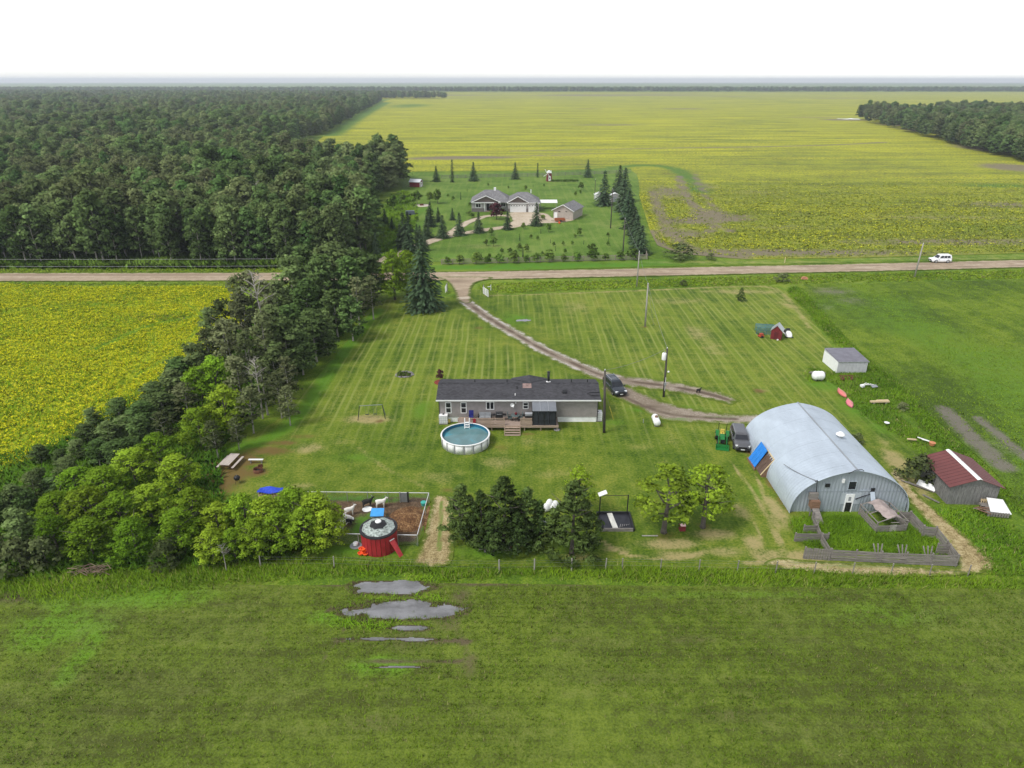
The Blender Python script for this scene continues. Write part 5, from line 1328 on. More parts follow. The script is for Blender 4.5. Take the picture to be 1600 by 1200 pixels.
# things on the deck
def chair(x, y, z, rz, mat, label, name='deck_chair'):
    c = thing(name, label, 'chair', (x, y, z), rz)
    MB().box((0, 0, .42), (.56, .55, .08)).build('seat', mat, c); MB().box((0, .27, .78), (.56, .07, .7), 0, -.15).build('backrest', mat, c)
    for sx in (-.24, .24):
        for sy in (-.23, .23): MB().tube([(sx, sy, 0), (sx, sy, .4)], .022, 6).build('leg', M_black, c)
        MB().box((sx * 1.15, 0, .62), (.05, .5, .04)).build('armrest', M_black, c)
    return c
chair(lx(736) + HX, HY - .75, DZ, 0, M_blue, 'navy blue chair on the deck against the wall')
def grill(x, y, z, rz, lid, label):
    g = thing('barbecue_grill', label, 'grill', (x, y, z), rz)
    MB().b2(-.45, .45, -.25, .25, .1, .72).build('cabinet', M_black, g)
    MB().b2(-.85, -.47, -.24, .24, .72, .77).build('side_shelf', M_black, g); MB().b2(.47, .85, -.24, .24, .72, .77).build('side_shelf', M_black, g)
    pr = [(-.27, .74), (.27, .74), (.27, .9), (.16, 1.08), (-.05, 1.14), (-.22, 1.02)]
    MB().prism(pr, -.44, .44, 'x').build('lid', lid, g)
    MB().tube([(-.3, -.3, .92), (.3, -.3, .92)], .02, 6).build('handle', M_steel, g)
    for sx in (-.4, .4): MB().tube([(sx - .03, 0, .07), (sx + .03, 0, .07)], .08, 10).build('wheel', M_tyre, g)
    return g
grill(lx(780) + HX, HY - .85, DZ, 0, M_black, 'black barbecue grill in the middle of the deck')
grill(lx(826) + HX, HY - 1.0, DZ, 0, M_steel, 'barbecue grill with shiny lid beside the screened gazebo')
def bench_sofa():
    t = thing('patio_sofa', 'grey patio sofa with light cushions on the deck', 'sofa', (lx(757.5) + HX, HY - .8, DZ))
    MB().b2(-.75, .75, -.35, .35, .12, .32).build('frame', M_black, t)
    for sx in (-.37, .37): MB().box((sx, -.03, .4), (.7, .62, .14)).build('cushion', M_grey, t)
    for sx in (-.37, .37): MB().box((sx, .3, .66), (.7, .14, .45), 0, -.15).build('back_cushion', M_grey, t)
    for sx in (-.8, .8): MB().box((sx, 0, .42), (.1, .7, .5)).build('arm', M_black, t)
    for sx in (-.7, .7): MB().b2(sx - .04, sx + .04, -.3, -.2, 0, .12).build('leg', M_black, t)
bench_sofa()
tb = thing('patio_table', 'glass topped patio table on the deck above the steps', 'table', (lx(805) + HX, HY - .95, DZ))
MB().lathe([(.02, .70), (.55, .70), (.55, .725), (.02, .73)], 20).build('table_top', simple('greenish_glass', (0.10, 0.13, 0.13), .15, .1), tb)
for k in range(4): MB().tube([(.12 * math.cos(k * PI / 2), .12 * math.sin(k * PI / 2), .7), (.38 * math.cos(k * PI / 2), .38 * math.sin(k * PI / 2), 0)], .022, 6).build('leg', M_black, tb)
M_dgreen = simple('grey_green_mesh_fabric', (0.10, 0.135, 0.13), .8, .2)
chair(lx(797) + HX, HY - .95, DZ, R(90), M_dgreen, 'grey green chair left of the glass patio table', 'patio_chair')
chair(lx(813) + HX, HY - .95, DZ, R(-90), M_dgreen, 'grey green chair right of the glass patio table', 'patio_chair')
fp = MB().lathe([(.10, 0), (.15, .12), (.17, .26), (.12, .26), (.1, .2)], 12, (lx(806) + HX, HY - .9, DZ + .73)).build('flower_pot', M_dred); tag(fp, 'small dark red pot on the glass patio table', 'pot')
rb = thing('folded_towel', 'red towel hung on the deck rail by the pool', 'towel', (lx(742) + HX, DY0 - .03, DZ + .55)); MB().box((0, -.02, .12), (.35, .04, .55)).build('cloth', M_red, rb)

# ------------------------------------------------------------------ pool
pc = Vector((-5.45, 70.55, 0)); PR = 2.8
pool = thing('swimming_pool', 'round white walled pool above ground before the deck', 'pool', pc)
NP = 16
for k in range(NP):
    a0 = 2 * PI * (k + .02) / NP; a1 = 2 * PI * (k + .98) / NP
    vs = []
    for rr in (PR, PR - .03):
        for z in (-.05, 1.16):
            for q in range(4):
                a = a0 + (a1 - a0) * q / 3; vs.append((rr * math.cos(a), rr * math.sin(a), z))
    fs = []
    for q in range(3):
        fs += [(q, q + 1, q + 5, q + 4), (q + 8, q + 12, q + 13, q + 9), (q + 4, q + 5, q + 13, q + 12), (q, q + 8, q + 9, q + 1)]
    fs += [(0, 4, 12, 8), (3, 11, 15, 7)]
    MB().add(vs, fs).build('wall_panel', M_white, pool, True)
    a = 2 * PI * k / NP
    MB().box((math.cos(a) * (PR + .03), math.sin(a) * (PR + .03), .56), (.04, .07, 1.22), a).build('upright', M_grey, pool)
MB().lathe([(PR - .06, 1.165), (PR + .09, 1.165), (PR + .10, 1.20), (PR - .02, 1.235), (PR - .10, 1.21), (PR - .06, 1.165)], 64, cap=False).build('top_rail', M_white, pool, True)
MB().lathe([(PR - .05, .2), (PR - .05, 1.16)], 48, cap=False).build('liner', M_liner, pool, True)
MB().lathe([(PR - .055, .25), (PR - .055, .80)], 48).build('water', M_pool, pool)
lad = thing('pool_ladder', 'white pool ladder leaning over the pool rim by the deck', 'ladder', pc + Vector((.05, PR - .15, 0)))
for sx in (-.28, .28): MB().tube([(sx, .25, .75), (sx, .22, 1.75), (sx, 0, 1.92), (sx, -.2, 1.8), (sx, -.55, .5)], .05, 8).build('handrail', M_white, lad)
for k in range(4): MB().box((0, -.28 - .09 * k, 1.5 - .28 * k), (.52, .2, .05)).build('rung', M_white, lad)
# containers at the house ends
def tote(x, y, label):
    t = thing('liquid_tote', label, 'container', (x, y, 0))
    MB().b2(-.55, .55, -.5, .5, .0, .12).build('pallet', M_oldwood, t)
    MB().box((0, 0, .66), (1.05, .95, 1.05), taper=.97).build('tank', M_white, t)
    for z in (.3, .6, .9, 1.15):
        c = MB()
        for q in ((-.55, -.5, .55, -.5), (.55, -.5, .55, .5), (.55, .5, -.55, .5), (-.55, .5, -.55, -.5)): c.tube([(q[0], q[1], z), (q[2], q[3], z)], .014, 5)
        c.build('cage_hoop', M_steel, t)
    for k in range(5):
        MB().tube([(-.5 + .25 * k, -.51, .12), (-.5 + .25 * k, -.51, 1.2)], .012, 5).build('cage_bar', M_steel, t)
    MB().lathe([(.12, 1.18), (.12, 1.25), (.02, 1.26)], 10).build('cap', M_black, t)
g = G(693, 663); tote(g.x, g.y + .4, 'white caged liquid tote at the home\'s left corner')
g = G(934, 658.5); tote(g.x, g.y + .4, 'white caged liquid tote at the home\'s right corner')
g = G(700, 660); yk = thing('yellow_chute', 'small yellow plastic slide beside the left liquid tote', 'slide', g); MB().slab([(-.25, -.35, .12), (.3, -.25, .12), (.35, .35, .55), (-.2, .25, .55)], .05).build('chute', M_yellow, yk); MB().b2(-.1, .2, .15, .3, -.02, .42).build('support', M_black, yk)
g = G(870, 672); st = thing('stone_ring', 'small ring of pale stones at the gazebo\'s right corner', 'stones', g)
for k in range(7):
    a = k * .9; MB().lathe([(.05, -.02), (.13, .03), (.1, .14), (.02, .17)], 7, (.28 * math.cos(a), .24 * math.sin(a), 0)).build('stone', M_stone, st)
g = G(686, 598); rt = tree('plum', 'red_shrub', g.x + .1, g.y + .6, 1.7, 'small dark red shrub behind the home\'s left end', 'shrub', None, .8)
mm = MB().lathe([(1.1, -.02), (.9, .06), (.3, .1)], 14, (g.x + .3, g.y + .2, 0)).build('mulch_bed', simple('red_mulch', (.19, .035, .025), .95, .3, 4.)); tag(mm, 'red mulch bed behind the home\'s left end', 'flower bed')

# ================================================================== poles and wires
def pole(name, label, px, py, h, r=.14, mat=M_polegrey, lean=(0, 0), arm=None):
    g = G(px, py)
    t = thing(name, label, 'pole', g)
    MB().tube([(0, 0, -.3), (lean[0] * .5, lean[1] * .5, h * .5), (lean[0], lean[1], h)], [r * 1.15, r, r * .75], 10).build('shaft', mat, t, True)
    if arm: MB().box((lean[0], lean[1], h - .5), (arm, .1, .1)).build('crossarm', mat, t)
    for dx in ((-arm / 2 + .1, 0, arm / 2 - .1) if arm else (0,)):
        MB().lathe([(.05, 0), (.06, .06), (.03, .16)], 8, (lean[0] + dx, lean[1], h - (.45 if arm and dx else 0))).build('insulator', M_white, t)
    return t, g + Vector((lean[0], lean[1], h))
pA, tA = pole('utility_pole', 'tall dark tarred pole at the home\'s right end', 944, 676, 8.2, .15, M_pole, (-.35, 0))
pB, tB = pole('utility_pole', 'pole with white transformer between the driveway branches', 1037, 620, 7.0, .14, M_pole, (-.15, 0))
tr = MB().lathe([(.05, 5.35), (.27, 5.4), (.29, 5.5), (.29, 6.25), (.24, 6.35), (.05, 6.4)], 14, (-.48, -.05, 0)).build('transformer', M_white, pB, True)
MB().tube([(-.48, -.05, 6.35), (-.48, -.05, 6.6)], .05, 6).build('bushing', M_grey, tr)
MB().lathe([(.03, 0), (.12, .04), (.14, .16), (.05, .24)], 10, (.28, -.1, 3.6)).build('yard_lamp', M_white, pB)
MB().b2(-.02, .02, -.22, -.14, 1.0, 2.9).build('conduit', M_white, pB)
MB().box((0, -.2, 2.0), (.26, .16, .4)).build('meter_box', M_grey, pB)
pC, tC = pole('utility_pole', 'grey pole with a guy wire on the mown field', 1008, 510, 7.6, .14, M_polegrey, (-.1, 0))
pD, tD = pole('utility_pole', 'grey roadside pole in the ditch beyond the mown field', 995, 447, 7.2, .13, M_polegrey)
pE, tE = pole('utility_pole', 'grey pole leaning by the white car\'s stretch of road', 1429, 433, 7.3, .15, M_polegrey, (.15, 0))
pF, tF = pole('utility_pole', 'pole inside the wooden fence near the spruce row', 973, 400, 9.0, .14, M_pole)
pG, tG = pole('utility_pole', 'pole before the white sheds in the neighbour yard', 954, 357, 11.0, .14, M_pole)
pH, tH = pole('utility_pole', 'slim pole left of the white sheds in the neighbour yard', 929, 312, 7.0, .1, M_pole)
M_wirel = simple('pale_wire', (.55, .55, .56), .5, .1)
def wire(a, b, sag, label, r=.02, group='overhead wires', mat=None):
    pts = []
    for k in range(13):
        t = k / 12; p = Vector(a).lerp(Vector(b), t); p.z -= sag * 4 * t * (1 - t); pts.append(p)
    o = MB().tube(pts, r, 4).build('overhead_wire', mat or M_wire); tag(o, label, 'wire', group)
wire(tC, tD, .5, 'overhead wire from the mown field\'s pole to the roadside pole', group=None or 'overhead wires to the yard')
wire(tC, tB, .5, 'overhead wire from the mown field\'s pole to the transformer pole', group='overhead wires to the yard')
wire(tB, tA, .4, 'overhead wire from the transformer pole to the dark pole', group='overhead wires to the yard')
wire(tC, G(1021, 508), 0, 'guy wire slanting down right of the mown field\'s pole', group='guy wires')
wire(tA + Vector((0, 0, -2.2)), G(958.5, 655.5), 0, 'guy wire of the dark pole beside the home', group='guy wires')
gw = MB().tube([G(958.5, 655.5), G(958.5, 655.5).lerp(tA + Vector((0, 0, -2.2)), .42)], .045, 6).build('guy_wire_guard', M_yellow); tag(gw, 'yellow sleeve on the guy wire beside the home', 'guy guard')
wl0 = G(-250, 419); wl1 = G(560, 419)
for k, z in enumerate((2.6, 1.0)):
    wire((wl0.x, 149.2, z + .4), (-38, 149.2, z + .4), .25, ('upper' if k == 0 else 'lower') + ' wire running along the foot of the wood by the road', .02, 'wires along the wood', M_wirel)
wire(tD, tF, .4, 'overhead wire crossing the road to the neighbour yard', group='overhead wires over the road')
wire(tF, tG, .4, 'overhead wire between the two tall poles of the neighbour yard', group='overhead wires over the road')

# ================================================================== vehicles
def wheel(parent, x, y, r, wd_, rim=M_rim, side=1):
    o = MB(); prof = [(r * .62, -wd_ / 2), (r * .93, -wd_ / 2), (r, -wd_ * .3), (r, wd_ * .3), (r * .93, wd_ / 2), (r * .62, wd_ / 2)]
    n = 18; vs = []; fs = []
    for rr, yy in prof:
        for k in range(n):
            a = 2 * PI * k / n; vs.append((rr * math.cos(a), yy, rr * math.sin(a)))
    for i in range(len(prof) - 1):
        for k in range(n): fs.append((i * n + k, i * n + (k + 1) % n, (i + 1) * n + (k + 1) % n, (i + 1) * n + k))
    root = bpy.data.objects.new('wheel', None); COL.objects.link(root); root.parent = parent; root.location = (x, y, r)
    MB().add(vs, fs).build('tyre', M_tyre, root, True)
    rm = MB(); vs = []; fs = []
    for rr, yy in ((r * .64, 0), (r * .6, side * wd_ * .42), (r * .2, side * wd_ * .3), (.02, side * wd_ * .36)):
        for k in range(n):
            a = 2 * PI * k / n; vs.append((rr * math.cos(a), yy, rr * math.sin(a)))
    for i in range(3):
        for k in range(n): fs.append((i * n + k, i * n + (k + 1) % n, (i + 1) * n + (k + 1) % n, (i + 1) * n + k))
    rm.add(vs, fs).build('rim', rim, root)
    return root
def paint(name, rgb, rough=.25):
    m = bpy.data.materials.new(name); b = NB(m)
    n = b.noise(b.obj(), 2.0, 3.0)
    b.done(b.bsdf(b.ramp(n, [(0.3, tuple(c * .92 for c in rgb)), (0.7, tuple(min(1, c * 1.05) for c in rgb))]), rough, None, Coat_Weight=0.6, Coat_Roughness=0.1))
    return m
def suv(name, label, loc, rz, pm, L=4.7, W=1.86, Hh=1.68, rails=False, boxy=0.0):
    v = thing(name, label, 'car', loc, rz)
    h2 = W / 2; x0, x1 = -L / 2, L / 2
    def ring(x, zb, zt, w, wt):
        return [(x, -w * .92, zb), (x, -w, zb + .18), (x, -w, zt - .22), (x, -wt, zt - .05), (x, -wt * .7, zt), (x, wt * .7, zt), (x, wt, zt - .05), (x, w, zt - .22), (x, w, zt - .0 - .22 + .0), (x, w, zb + .18), (x, w * .92, zb)]
    hood = 1.02 + boxy * .06
    st = [(x0, .42, .86, .80, .70), (x0 + .06, .32, 1.02, .92, .86), (x0 + .5, .24, 1.06, 1, .93), (-.3, .22, 1.05, 1, .95), (.75, .22, 1.04, 1, .94), (1.1, .24, hood, 1, .90), (x1 - .35, .26, hood - .08 + boxy * .06, .97, .84), (x1 - .08, .32, hood - .2 + boxy * .12, .90, .74), (x1, .42, .72, .78, .6)]
    MB().loft([ring(x, zb, zt, w_ * h2, wt * h2) for x, zb, zt, w_, wt in st]).build('body', pm, v, True)
    # cabin with glass panels standing a little proud
    xb, xr0, xr1, xw = x0 + .10, x0 + .42 - boxy * .15, .35 + boxy * .1, 1.02
    zr, zs = Hh, 1.03
    wb, wr = h2 * .93, h2 * .74
    cab = [[(xb, -wb, zs), (xw, -wb, zs), (xw, wb, zs), (xb, wb, zs)], [(xr0 - .1, -wr * 1.02, zr - .12), (xr1 + .12, -wr * 1.02, zr - .14), (xr1 + .12, wr * 1.02, zr - .14), (xr0 - .1, wr * 1.02, zr - .12)], [(xr0 + .05, -wr * .85, zr), (xr1 - .1, -wr * .85, zr - .01), (xr1 - .1, wr * .85, zr - .01), (xr0 + .05, wr * .85, zr)]]
    MB().loft(cab).build('cabin', pm, v)
    def lerp3(a, b, t): return tuple(a[i] + (b[i] - a[i]) * t for i in range(3))
    def panel(nm, a, b, c, d, m0=.1, m1=.08, out=(0, 0, 0)):
        # quad a-b bottom, d-c top, inset
        q = []
        for (u, w_) in ((m0, m1), (1 - m0, m1), (1 - m0, 1 - m1), (m0, 1 - m1)):
            p = lerp3(lerp3(a, b, u), lerp3(d, c, u), w_); q.append((p[0] + out[0], p[1] + out[1], p[2] + out[2]))
        MB().slab(q, .012).build(nm, M_glass, v)
    c0, c1 = cab[0], cab[1]
    panel('windshield', c0[2], c0[1], c1[1], c1[2], .06, .08, (.014, 0, .012))
    panel('rear_window', c0[0], c0[3], c1[3], c1[0], .08, .15, (-.016, 0, .012))
    for s, (a, b, c, d) in ((-1, (c0[0], c0[1], c1[1], c1[0])), (1, (c0[3], c0[2], c1[2], c1[3]))):
        segs = ((.10, .34), (.37, .60), (.63, .90))
        for u0, u1 in segs:
            q = []
            for u, w_ in ((u0, .14), (u1, .14), (min(u1, .88), .9), (max(u0, .13), .9)):
                p = lerp3(lerp3(a, b, u), lerp3(d, c, u), w_); q.append((p[0], p[1] + s * .014, p[2] + .006))
            if s > 0: q = q[::-1]
            MB().slab(q, .012).build('side_window', M_glass, v)
        for xx in (-1.42, 1.40): wheel(v, xx * L / 4.7, s * (h2 - .12), .35, .24, M_rim, s)
        for xx in (-1.42, 1.40):
            arc = [(xx * L / 4.7 + .43 * math.cos(t * PI / 8), s * (h2 + .004), .35 + .43 * math.sin(t * PI / 8)) for t in range(0, 9)]
            MB().tube(arc, .035, 5).build('wheel_arch', M_black, v)
        MB().box((x1 - .16, s * h2 * .68, .80 + boxy * .06), (.22, .36, .14), s * -.35).build('headlight', M_lamp, v)
        MB().box((x0 + .06, s * h2 * .78, .92), (.12, .24, .2)).build('tail_light', M_red, v)
        MB().box((.92, s * (h2 + .09), 1.08), (.14, .2, .14)).build('mirror', pm, v)
        if rails: MB().tube([(xr0 + .1, s * wr * .8, zr + .05), (xr1 - .2, s * wr * .8, zr + .06)], .025, 6).build('roof_rail', M_steel, v)
    if rails:
        for xx in (xr0 + .5, xr1 - .55): MB().tube([(xx, -wr * .8, zr + .08), (xx, wr * .8, zr + .08)], .022, 6).build('roof_bar', M_steel, v)
    MB().box((x1 - .03, 0, .66), (.08, W * .5, .2)).build('grille', M_black, v)
    MB().box((x1 - .0, 0, .42), (.1, W * .74, .16)).build('front_bumper', M_black, v)
    MB().box((x0 + .0, 0, .45), (.1, W * .78, .16)).build('rear_bumper', M_black, v)
    MB().box((x1 + .055, 0, .47), (.015, .42, .12)).build('number_plate', M_white, v)
    return v
def heading(a, b):
    d = G(*b) - G(*a); return math.atan2(d.y, d.x)
P_dark = paint('dark_blue_grey_paint', (0.022, 0.028, 0.036)); P_grey = paint('graphite_paint', (0.085, 0.085, 0.09)); P_white = paint('white_car_paint', (0.78, 0.78, 0.78))
suv('parked_car', 'dark blue grey car with roof rails parked at the home\'s right end', G(960, 610), heading((951, 598), (969, 616)), P_dark, rails=True)
suv('parked_car', 'boxy grey car parked beside the green tractor', G(1155, 693), heading((1150, 680), (1157, 702)), P_grey, 4.6, 1.84, 1.66, boxy=1.0)
suv('moving_car', 'white car driving left on the gravel road', G(1468, 409.5, .06), PI, P_white, 4.6, 1.88, 1.86, boxy=.5)
# tractor, nose towards the barn yard
tc = thing('tractor', 'small green loader tractor with yellow seat beside the grey car', 'tractor', G(1127.5, 691), heading((1127, 680), (1128.5, 700)))
MB().loft([[(x, -w_, .55), (x, w_, .55), (x, w_, z - .1), (x, w_ * .7, z), (x, -w_ * .7, z), (x, -w_, z - .1)] for x, w_, z in ((.0, .30, 1.12), (.5, .30, 1.10), (1.0, .28, 1.02), (1.12, .25, .94))]).build('hood', M_green, tc)
MB().b2(-1.0, 1.0, -.22, .22, .35, .62).build('chassis', M_black, tc)
MB().box((1.14, 0, .76), (.05, .46, .36)).build('grille', M_black, tc)
for s in (-1, 1):
    wheel(tc, -.75, s * .58, .52, .36, M_yellow, s); wheel(tc, .78, s * .52, .32, .22, M_yellow, s)
    fd = [(-.75 + .62 * math.cos(t), s * .58, .55 + .62 * math.sin(t)) for t in np.linspace(.3, 2.4, 8)]
    fm = MB()
    for a, b in zip(fd[:-1], fd[1:]): fm.slab([(a[0], a[1] - .19, a[2]), (a[0], a[1] + .19, a[2]), (b[0], b[1] + .19, b[2]), (b[0], b[1] - .19, b[2])], .03)
    fm.build('fender', M_green, tc)
    MB().tube([(.1, s * .42, .95), (.75, s * .46, 1.1), (1.35, s * .46, .62), (1.62, s * .46, .25)], .06, 6).build('loader_arm', M_green, tc)
    MB().tube([(-1.05, s * .45, .7), (-1.08, s * .45, 1.9), (-1.02, s * .4, 2.02)], .04, 6).build('roll_bar_post', M_black, tc)
MB().tube([(-1.02, -.42, 2.02), (-1.02, .42, 2.02)], .045, 6).build('roll_bar', simple('dull_brass', (.32, .27, .13), .6, .2), tc)
MB().loft([[(1.6, -.72, .05), (1.6, .72, .05), (1.6, .72, .1), (1.6, -.72, .1)], [(2.1, -.72, .03), (2.1, .72, .03), (2.1, .72, .07), (2.1, -.72, .07)]]).build('bucket_floor', M_green, tc)
MB().slab([(1.58, -.72, .08), (1.58, .72, .08), (1.52, .72, .52), (1.52, -.72, .52)], .04).build('bucket_back', M_green, tc)
for s in (-1, 1): MB().prism([(1.55, .05), (2.1, .05), (1.9, .2), (1.52, .52)], s * .72 - .015, s * .72 + .015, 'y').build('bucket_side', M_green, tc)
MB().box((-.62, 0, .86), (.42, .44, .12)).build('seat', M_yellow, tc); MB().box((-.86, 0, 1.1), (.1, .44, .42)).build('seat_back', M_yellow, tc)
sw = MB(); sw.tube([(-.08, 0, 1.05), (-.28, 0, 1.28)], .025, 6); sw.build('steering_column', M_black, tc)
MB().tube([(-.28 + .05 * math.sin(t) , .19 * math.cos(t), 1.28 + .17 * math.sin(t)) for t in np.linspace(0, 2 * PI, 13)], .018, 5, False).build('steering_wheel', M_black, tc)
# ================================================================== arched barn
BX, BY, BL_ = 33.15, 56.6, 14.6
barn = thing('arched_barn', 'large arched galvanised steel barn with corrugated end wall', 'barn', (BX, BY, 0))
prof = [(5.8, 0), (5.78, .7), (5.55, 1.6), (5.1, 2.4), (4.45, 3.1), (3.6, 3.7), (2.5, 4.22), (1.2, 4.62), (0, 4.85)]
fine = smooth_poly(prof, 3, False)
full = [(-x, z) for x, z in fine] + [(x, z) for x, z in fine[::-1]][1:]
def arch_z(x):
    xs = [p[0] for p in fine][::-1]; zs = [p[1] for p in fine][::-1]
    return float(np.interp(abs(x), xs, zs))
# roof of pressed sheets, each bay a part with its own lapped edge
nbay = 12
for k in range(nbay):
    y0 = -.25 + (BL_ + .5) * k / nbay; y1 = -.25 + (BL_ + .5) * (k + 1) / nbay
    mbb = MB(); lift = .006 * (k % 2)
    ring = []
    sub = 6
    for q in range(sub + 1):
        yy = y0 + (y1 - y0) * q / sub
        off = .028 * (q % 2) + lift
        ring.append([(x * (1 + off / 5.8), yy, z + off * (z / 4.85) - .02) for x, z in full])
    n = len(full)
    vs = [p for r_ in ring for p in r_]
    fs = [(i * n + j, i * n + j + 1, (i + 1) * n + j + 1, (i + 1) * n + j) for i in range(sub) for j in range(n - 1)]
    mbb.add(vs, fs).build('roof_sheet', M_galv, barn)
MB().prism([(-.09, 4.84), (0, 4.91), (.09, 4.84), (.09, 4.87), (0, 4.94), (-.09, 4.87)], -.28, BL_ + .28, 'y').build('ridge_cap', metal_sheet('dull_ridge_metal', (.30, .32, .34), .5, .3), barn)
# corrugated end walls
for yy, nm, sgn in ((0.0, 'front_wall', -1), (BL_, 'rear_wall', 1)):
    wv = MB(); step_ = .17; xs = np.arange(-5.72, 5.73, step_)
    vs = []
    for i, x in enumerate(xs):
        o = yy + sgn * (.035 if i % 2 else 0)
        for z in (0, 1):
            vs.append((x, o, -.05 if z == 0 else max(.02, arch_z(x) - .05)))
    fs = [(2 * i, 2 * i + 2, 2 * i + 3, 2 * i + 1) for i in range(len(xs) - 1)]
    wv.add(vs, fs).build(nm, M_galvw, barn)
edge = MB().tube([(x, -.27, z - .01) for x, z in full], .05, 6).build('arch_trim', M_galv, barn)
MB().b2(-4.6, 4.85, -.055, -.035, 2.36, 2.41).build('wall_seam', M_galvw, barn)
MB().b2(-.9, 1.0, -.06, -.036, .9, 2.2).build('wall_patch', metal_sheet('pale_patch', (.47, .51, .55), .5, .25), barn)
# door
def bx(px, py, y=BY): # local x, z of a sighting on the front wall
    z = ZAT(py, y); x = (px - 800) / FPX * (y * CT + (CAM_H - z) * ST) - BX
    return x, z
xd0, zt = bx(1319.5, 783); xd1, _ = bx(1333, 783)
d = MB().b2(xd0, xd0 + .12, -.1, -.04, 0, 2.05).b2(xd1 - .12, xd1, -.1, -.04, 0, 2.05).b2(xd0 + .12, xd1 - .12, -.1, -.04, 1.95, 2.05).build('door', M_white, barn)
MB().b2(xd0 + .12, xd1 - .12, -.07, -.04, .05, 1.1).build('lower_opening', M_black, d)
MB().b2(xd0 + .12, xd1 - .12, -.09, -.04, 1.1, 1.95).build('upper_leaf', M_white, d)
MB().b2(xd0 + .3, xd1 - .3, -.1, -.09, 1.3, 1.75).build('door_light', M_grey, d)
xw, zw = bx(1331.5, 758)
o = window(barn, xw - .42, xw + .42, zw - .5, zw + .5, -.045, None, M_galv, .07)
xw, zw = bx(1293, 758); MB().b2(xw - .22, xw + .22, -.09, -.04, zw - .2, zw + .2).build('wall_vent', M_black, barn)
xw, zw = bx(1322, 752); MB().box((xw - .3, -.1, zw + .1), (.22, .14, .42)).build('wall_lamp', M_white, barn)
xw, zw = bx(1363, 767); MB().b2(xw - .2, xw + .2, -.09, -.04, zw - .1, zw + .35).build('hatch', M_black, barn)
MB().slab([(xw - .18, -.55, zw - .95), (xw + .3, -.55, zw - .95), (xw + .2, -.06, zw + .0), (xw - .2, -.06, zw + .0)], .05).build('chute', M_galv, barn)
xw, zw = bx(1353, 766); MB().b2(xw - .6, xw + .5, -.08, -.04, zw - .02, zw + .05).build('wall_rail', M_galv, barn)
# roof ventilator
yv = 7.0; xv = 1.5; zv = arch_z(xv)
vt = MB().lathe([(.26, -.15), (.26, .3)], 14, (xv, yv, zv)).build('ventilator', M_steel, barn, True)
MB().lathe([(.48, .30), (.46, .36), (.22, .58), (.03, .66)], 16, (xv, yv, zv)).build('ventilator_hood', M_white, vt, True)
# mast with service wire, peak bracket
xm, zm = bx(1272, 785); xm2, zm2 = bx(1274, 753)
MB().tube([(xm, -.22, 1.6), (xm2, -.3, zm2 + .4)], .04, 6).build('service_mast', M_black, barn)
MB().box((xm2, -.3, zm2 + .25), (.4, .05, .05)).build('mast_arm', M_black, barn)
bk = MB().tube([(-.9, -.35, 4.55), (-.3, -.35, 4.95), (.3, -.35, 5.02), (.5, -.35, 4.85)], .035, 6).build('peak_bracket', M_black, barn)
wire((BX + xm2, BY - .3, zm2 + .3), (BX - 5.2, BY + 4.2, 2.9), .15, 'service wire crossing the barn roof to its mast', .03, 'barn service wire')
# feed box under the mast
fb = thing('feed_box', 'brown wooden box with ramp against the barn end wall', 'box', (BX + xm - .25, BY - .55, 0))
MB().b2(-.4, .45, -.35, .3, .9, 1.7).build('box', M_brownwood, fb); MB().b2(-.55, .3, .02, .32, 1.7, 2.4).build('upper_box', M_oldwood, fb)
MB().slab([(-.3, -.36, .95), (.35, -.36, .95), (.55, -1.5, .0), (-.1, -1.5, .0)], .06).build('ramp', M_oldwood, fb)
for s in (-.35, .4): MB().b2(s - .05, s + .05, -.3, -.2, -.05, .9).build('leg', M_oldwood, fb)
# sheets on the left flank
fl = thing('blue_roofing_sheets', 'bright blue ribbed sheets leaning on the barn\'s left flank', 'metal sheets', (BX - 5.85, BY + 9.0, 0))
for k in range(3):
    y0 = -1.0 + .68 * k
    MB().slab([(-.72 - .02 * k, y0, .25), (-.72 - .02 * k, y0 + .66, .25), (.36, y0 + .66, 2.35), (.36, y0, 2.35)][::-1], .03).build('sheet', M_bluetarp, fl)
    for q in (.12, .34, .56):
        MB().tube([(-.74 - .02 * k, y0 + q, .28), (.34, y0 + q, 2.37)], .03, 5).build('rib', M_tarp2, fl)
MB().b2(-.85, -.73, -1.3, 1.3, -.05, .25).build('sill', M_brownwood, fl)
cr_ = thing('side_entry', 'brown wooden entry with dark doors on the barn\'s left flank', 'doorway', (BX - 5.7, BY + 6.4, 0))
MB().prism([(-.7, -.05), (.35, -.05), (.45, 1.9), (-.7, .15)], -.06, .06, 'y').build('cheek', M_brownwood, cr_); MB().prism([(-.7, -.05), (.35, -.05), (.45, 1.9), (-.7, .15)], 2.14, 2.26, 'y').build('cheek', M_brownwood, cr_)
for k in range(3): MB().slab([(-.74, .08 + .69 * k, .2), (.45, .08 + .69 * k, 2.1), (.45, .72 + .69 * k, 2.1), (-.74, .72 + .69 * k, .2)][::-1], .05).build('door_leaf', simple('dark_brown_door', (.10, .062, .045), .8, .3, 2.), cr_)
MB().tube([(-.77, .0, .25), (.45, .0, 2.16)], .07, 5).build('rail', M_palewood, cr_); MB().tube([(-.77, 2.2, .25), (.45, 2.2, 2.16)], .07, 5).build('rail', M_brownwood, cr_)
MB().tube([(.42, -.05, 2.14), (.42, 2.25, 2.14)], .08, 5).build('lintel', M_palewood, cr_)

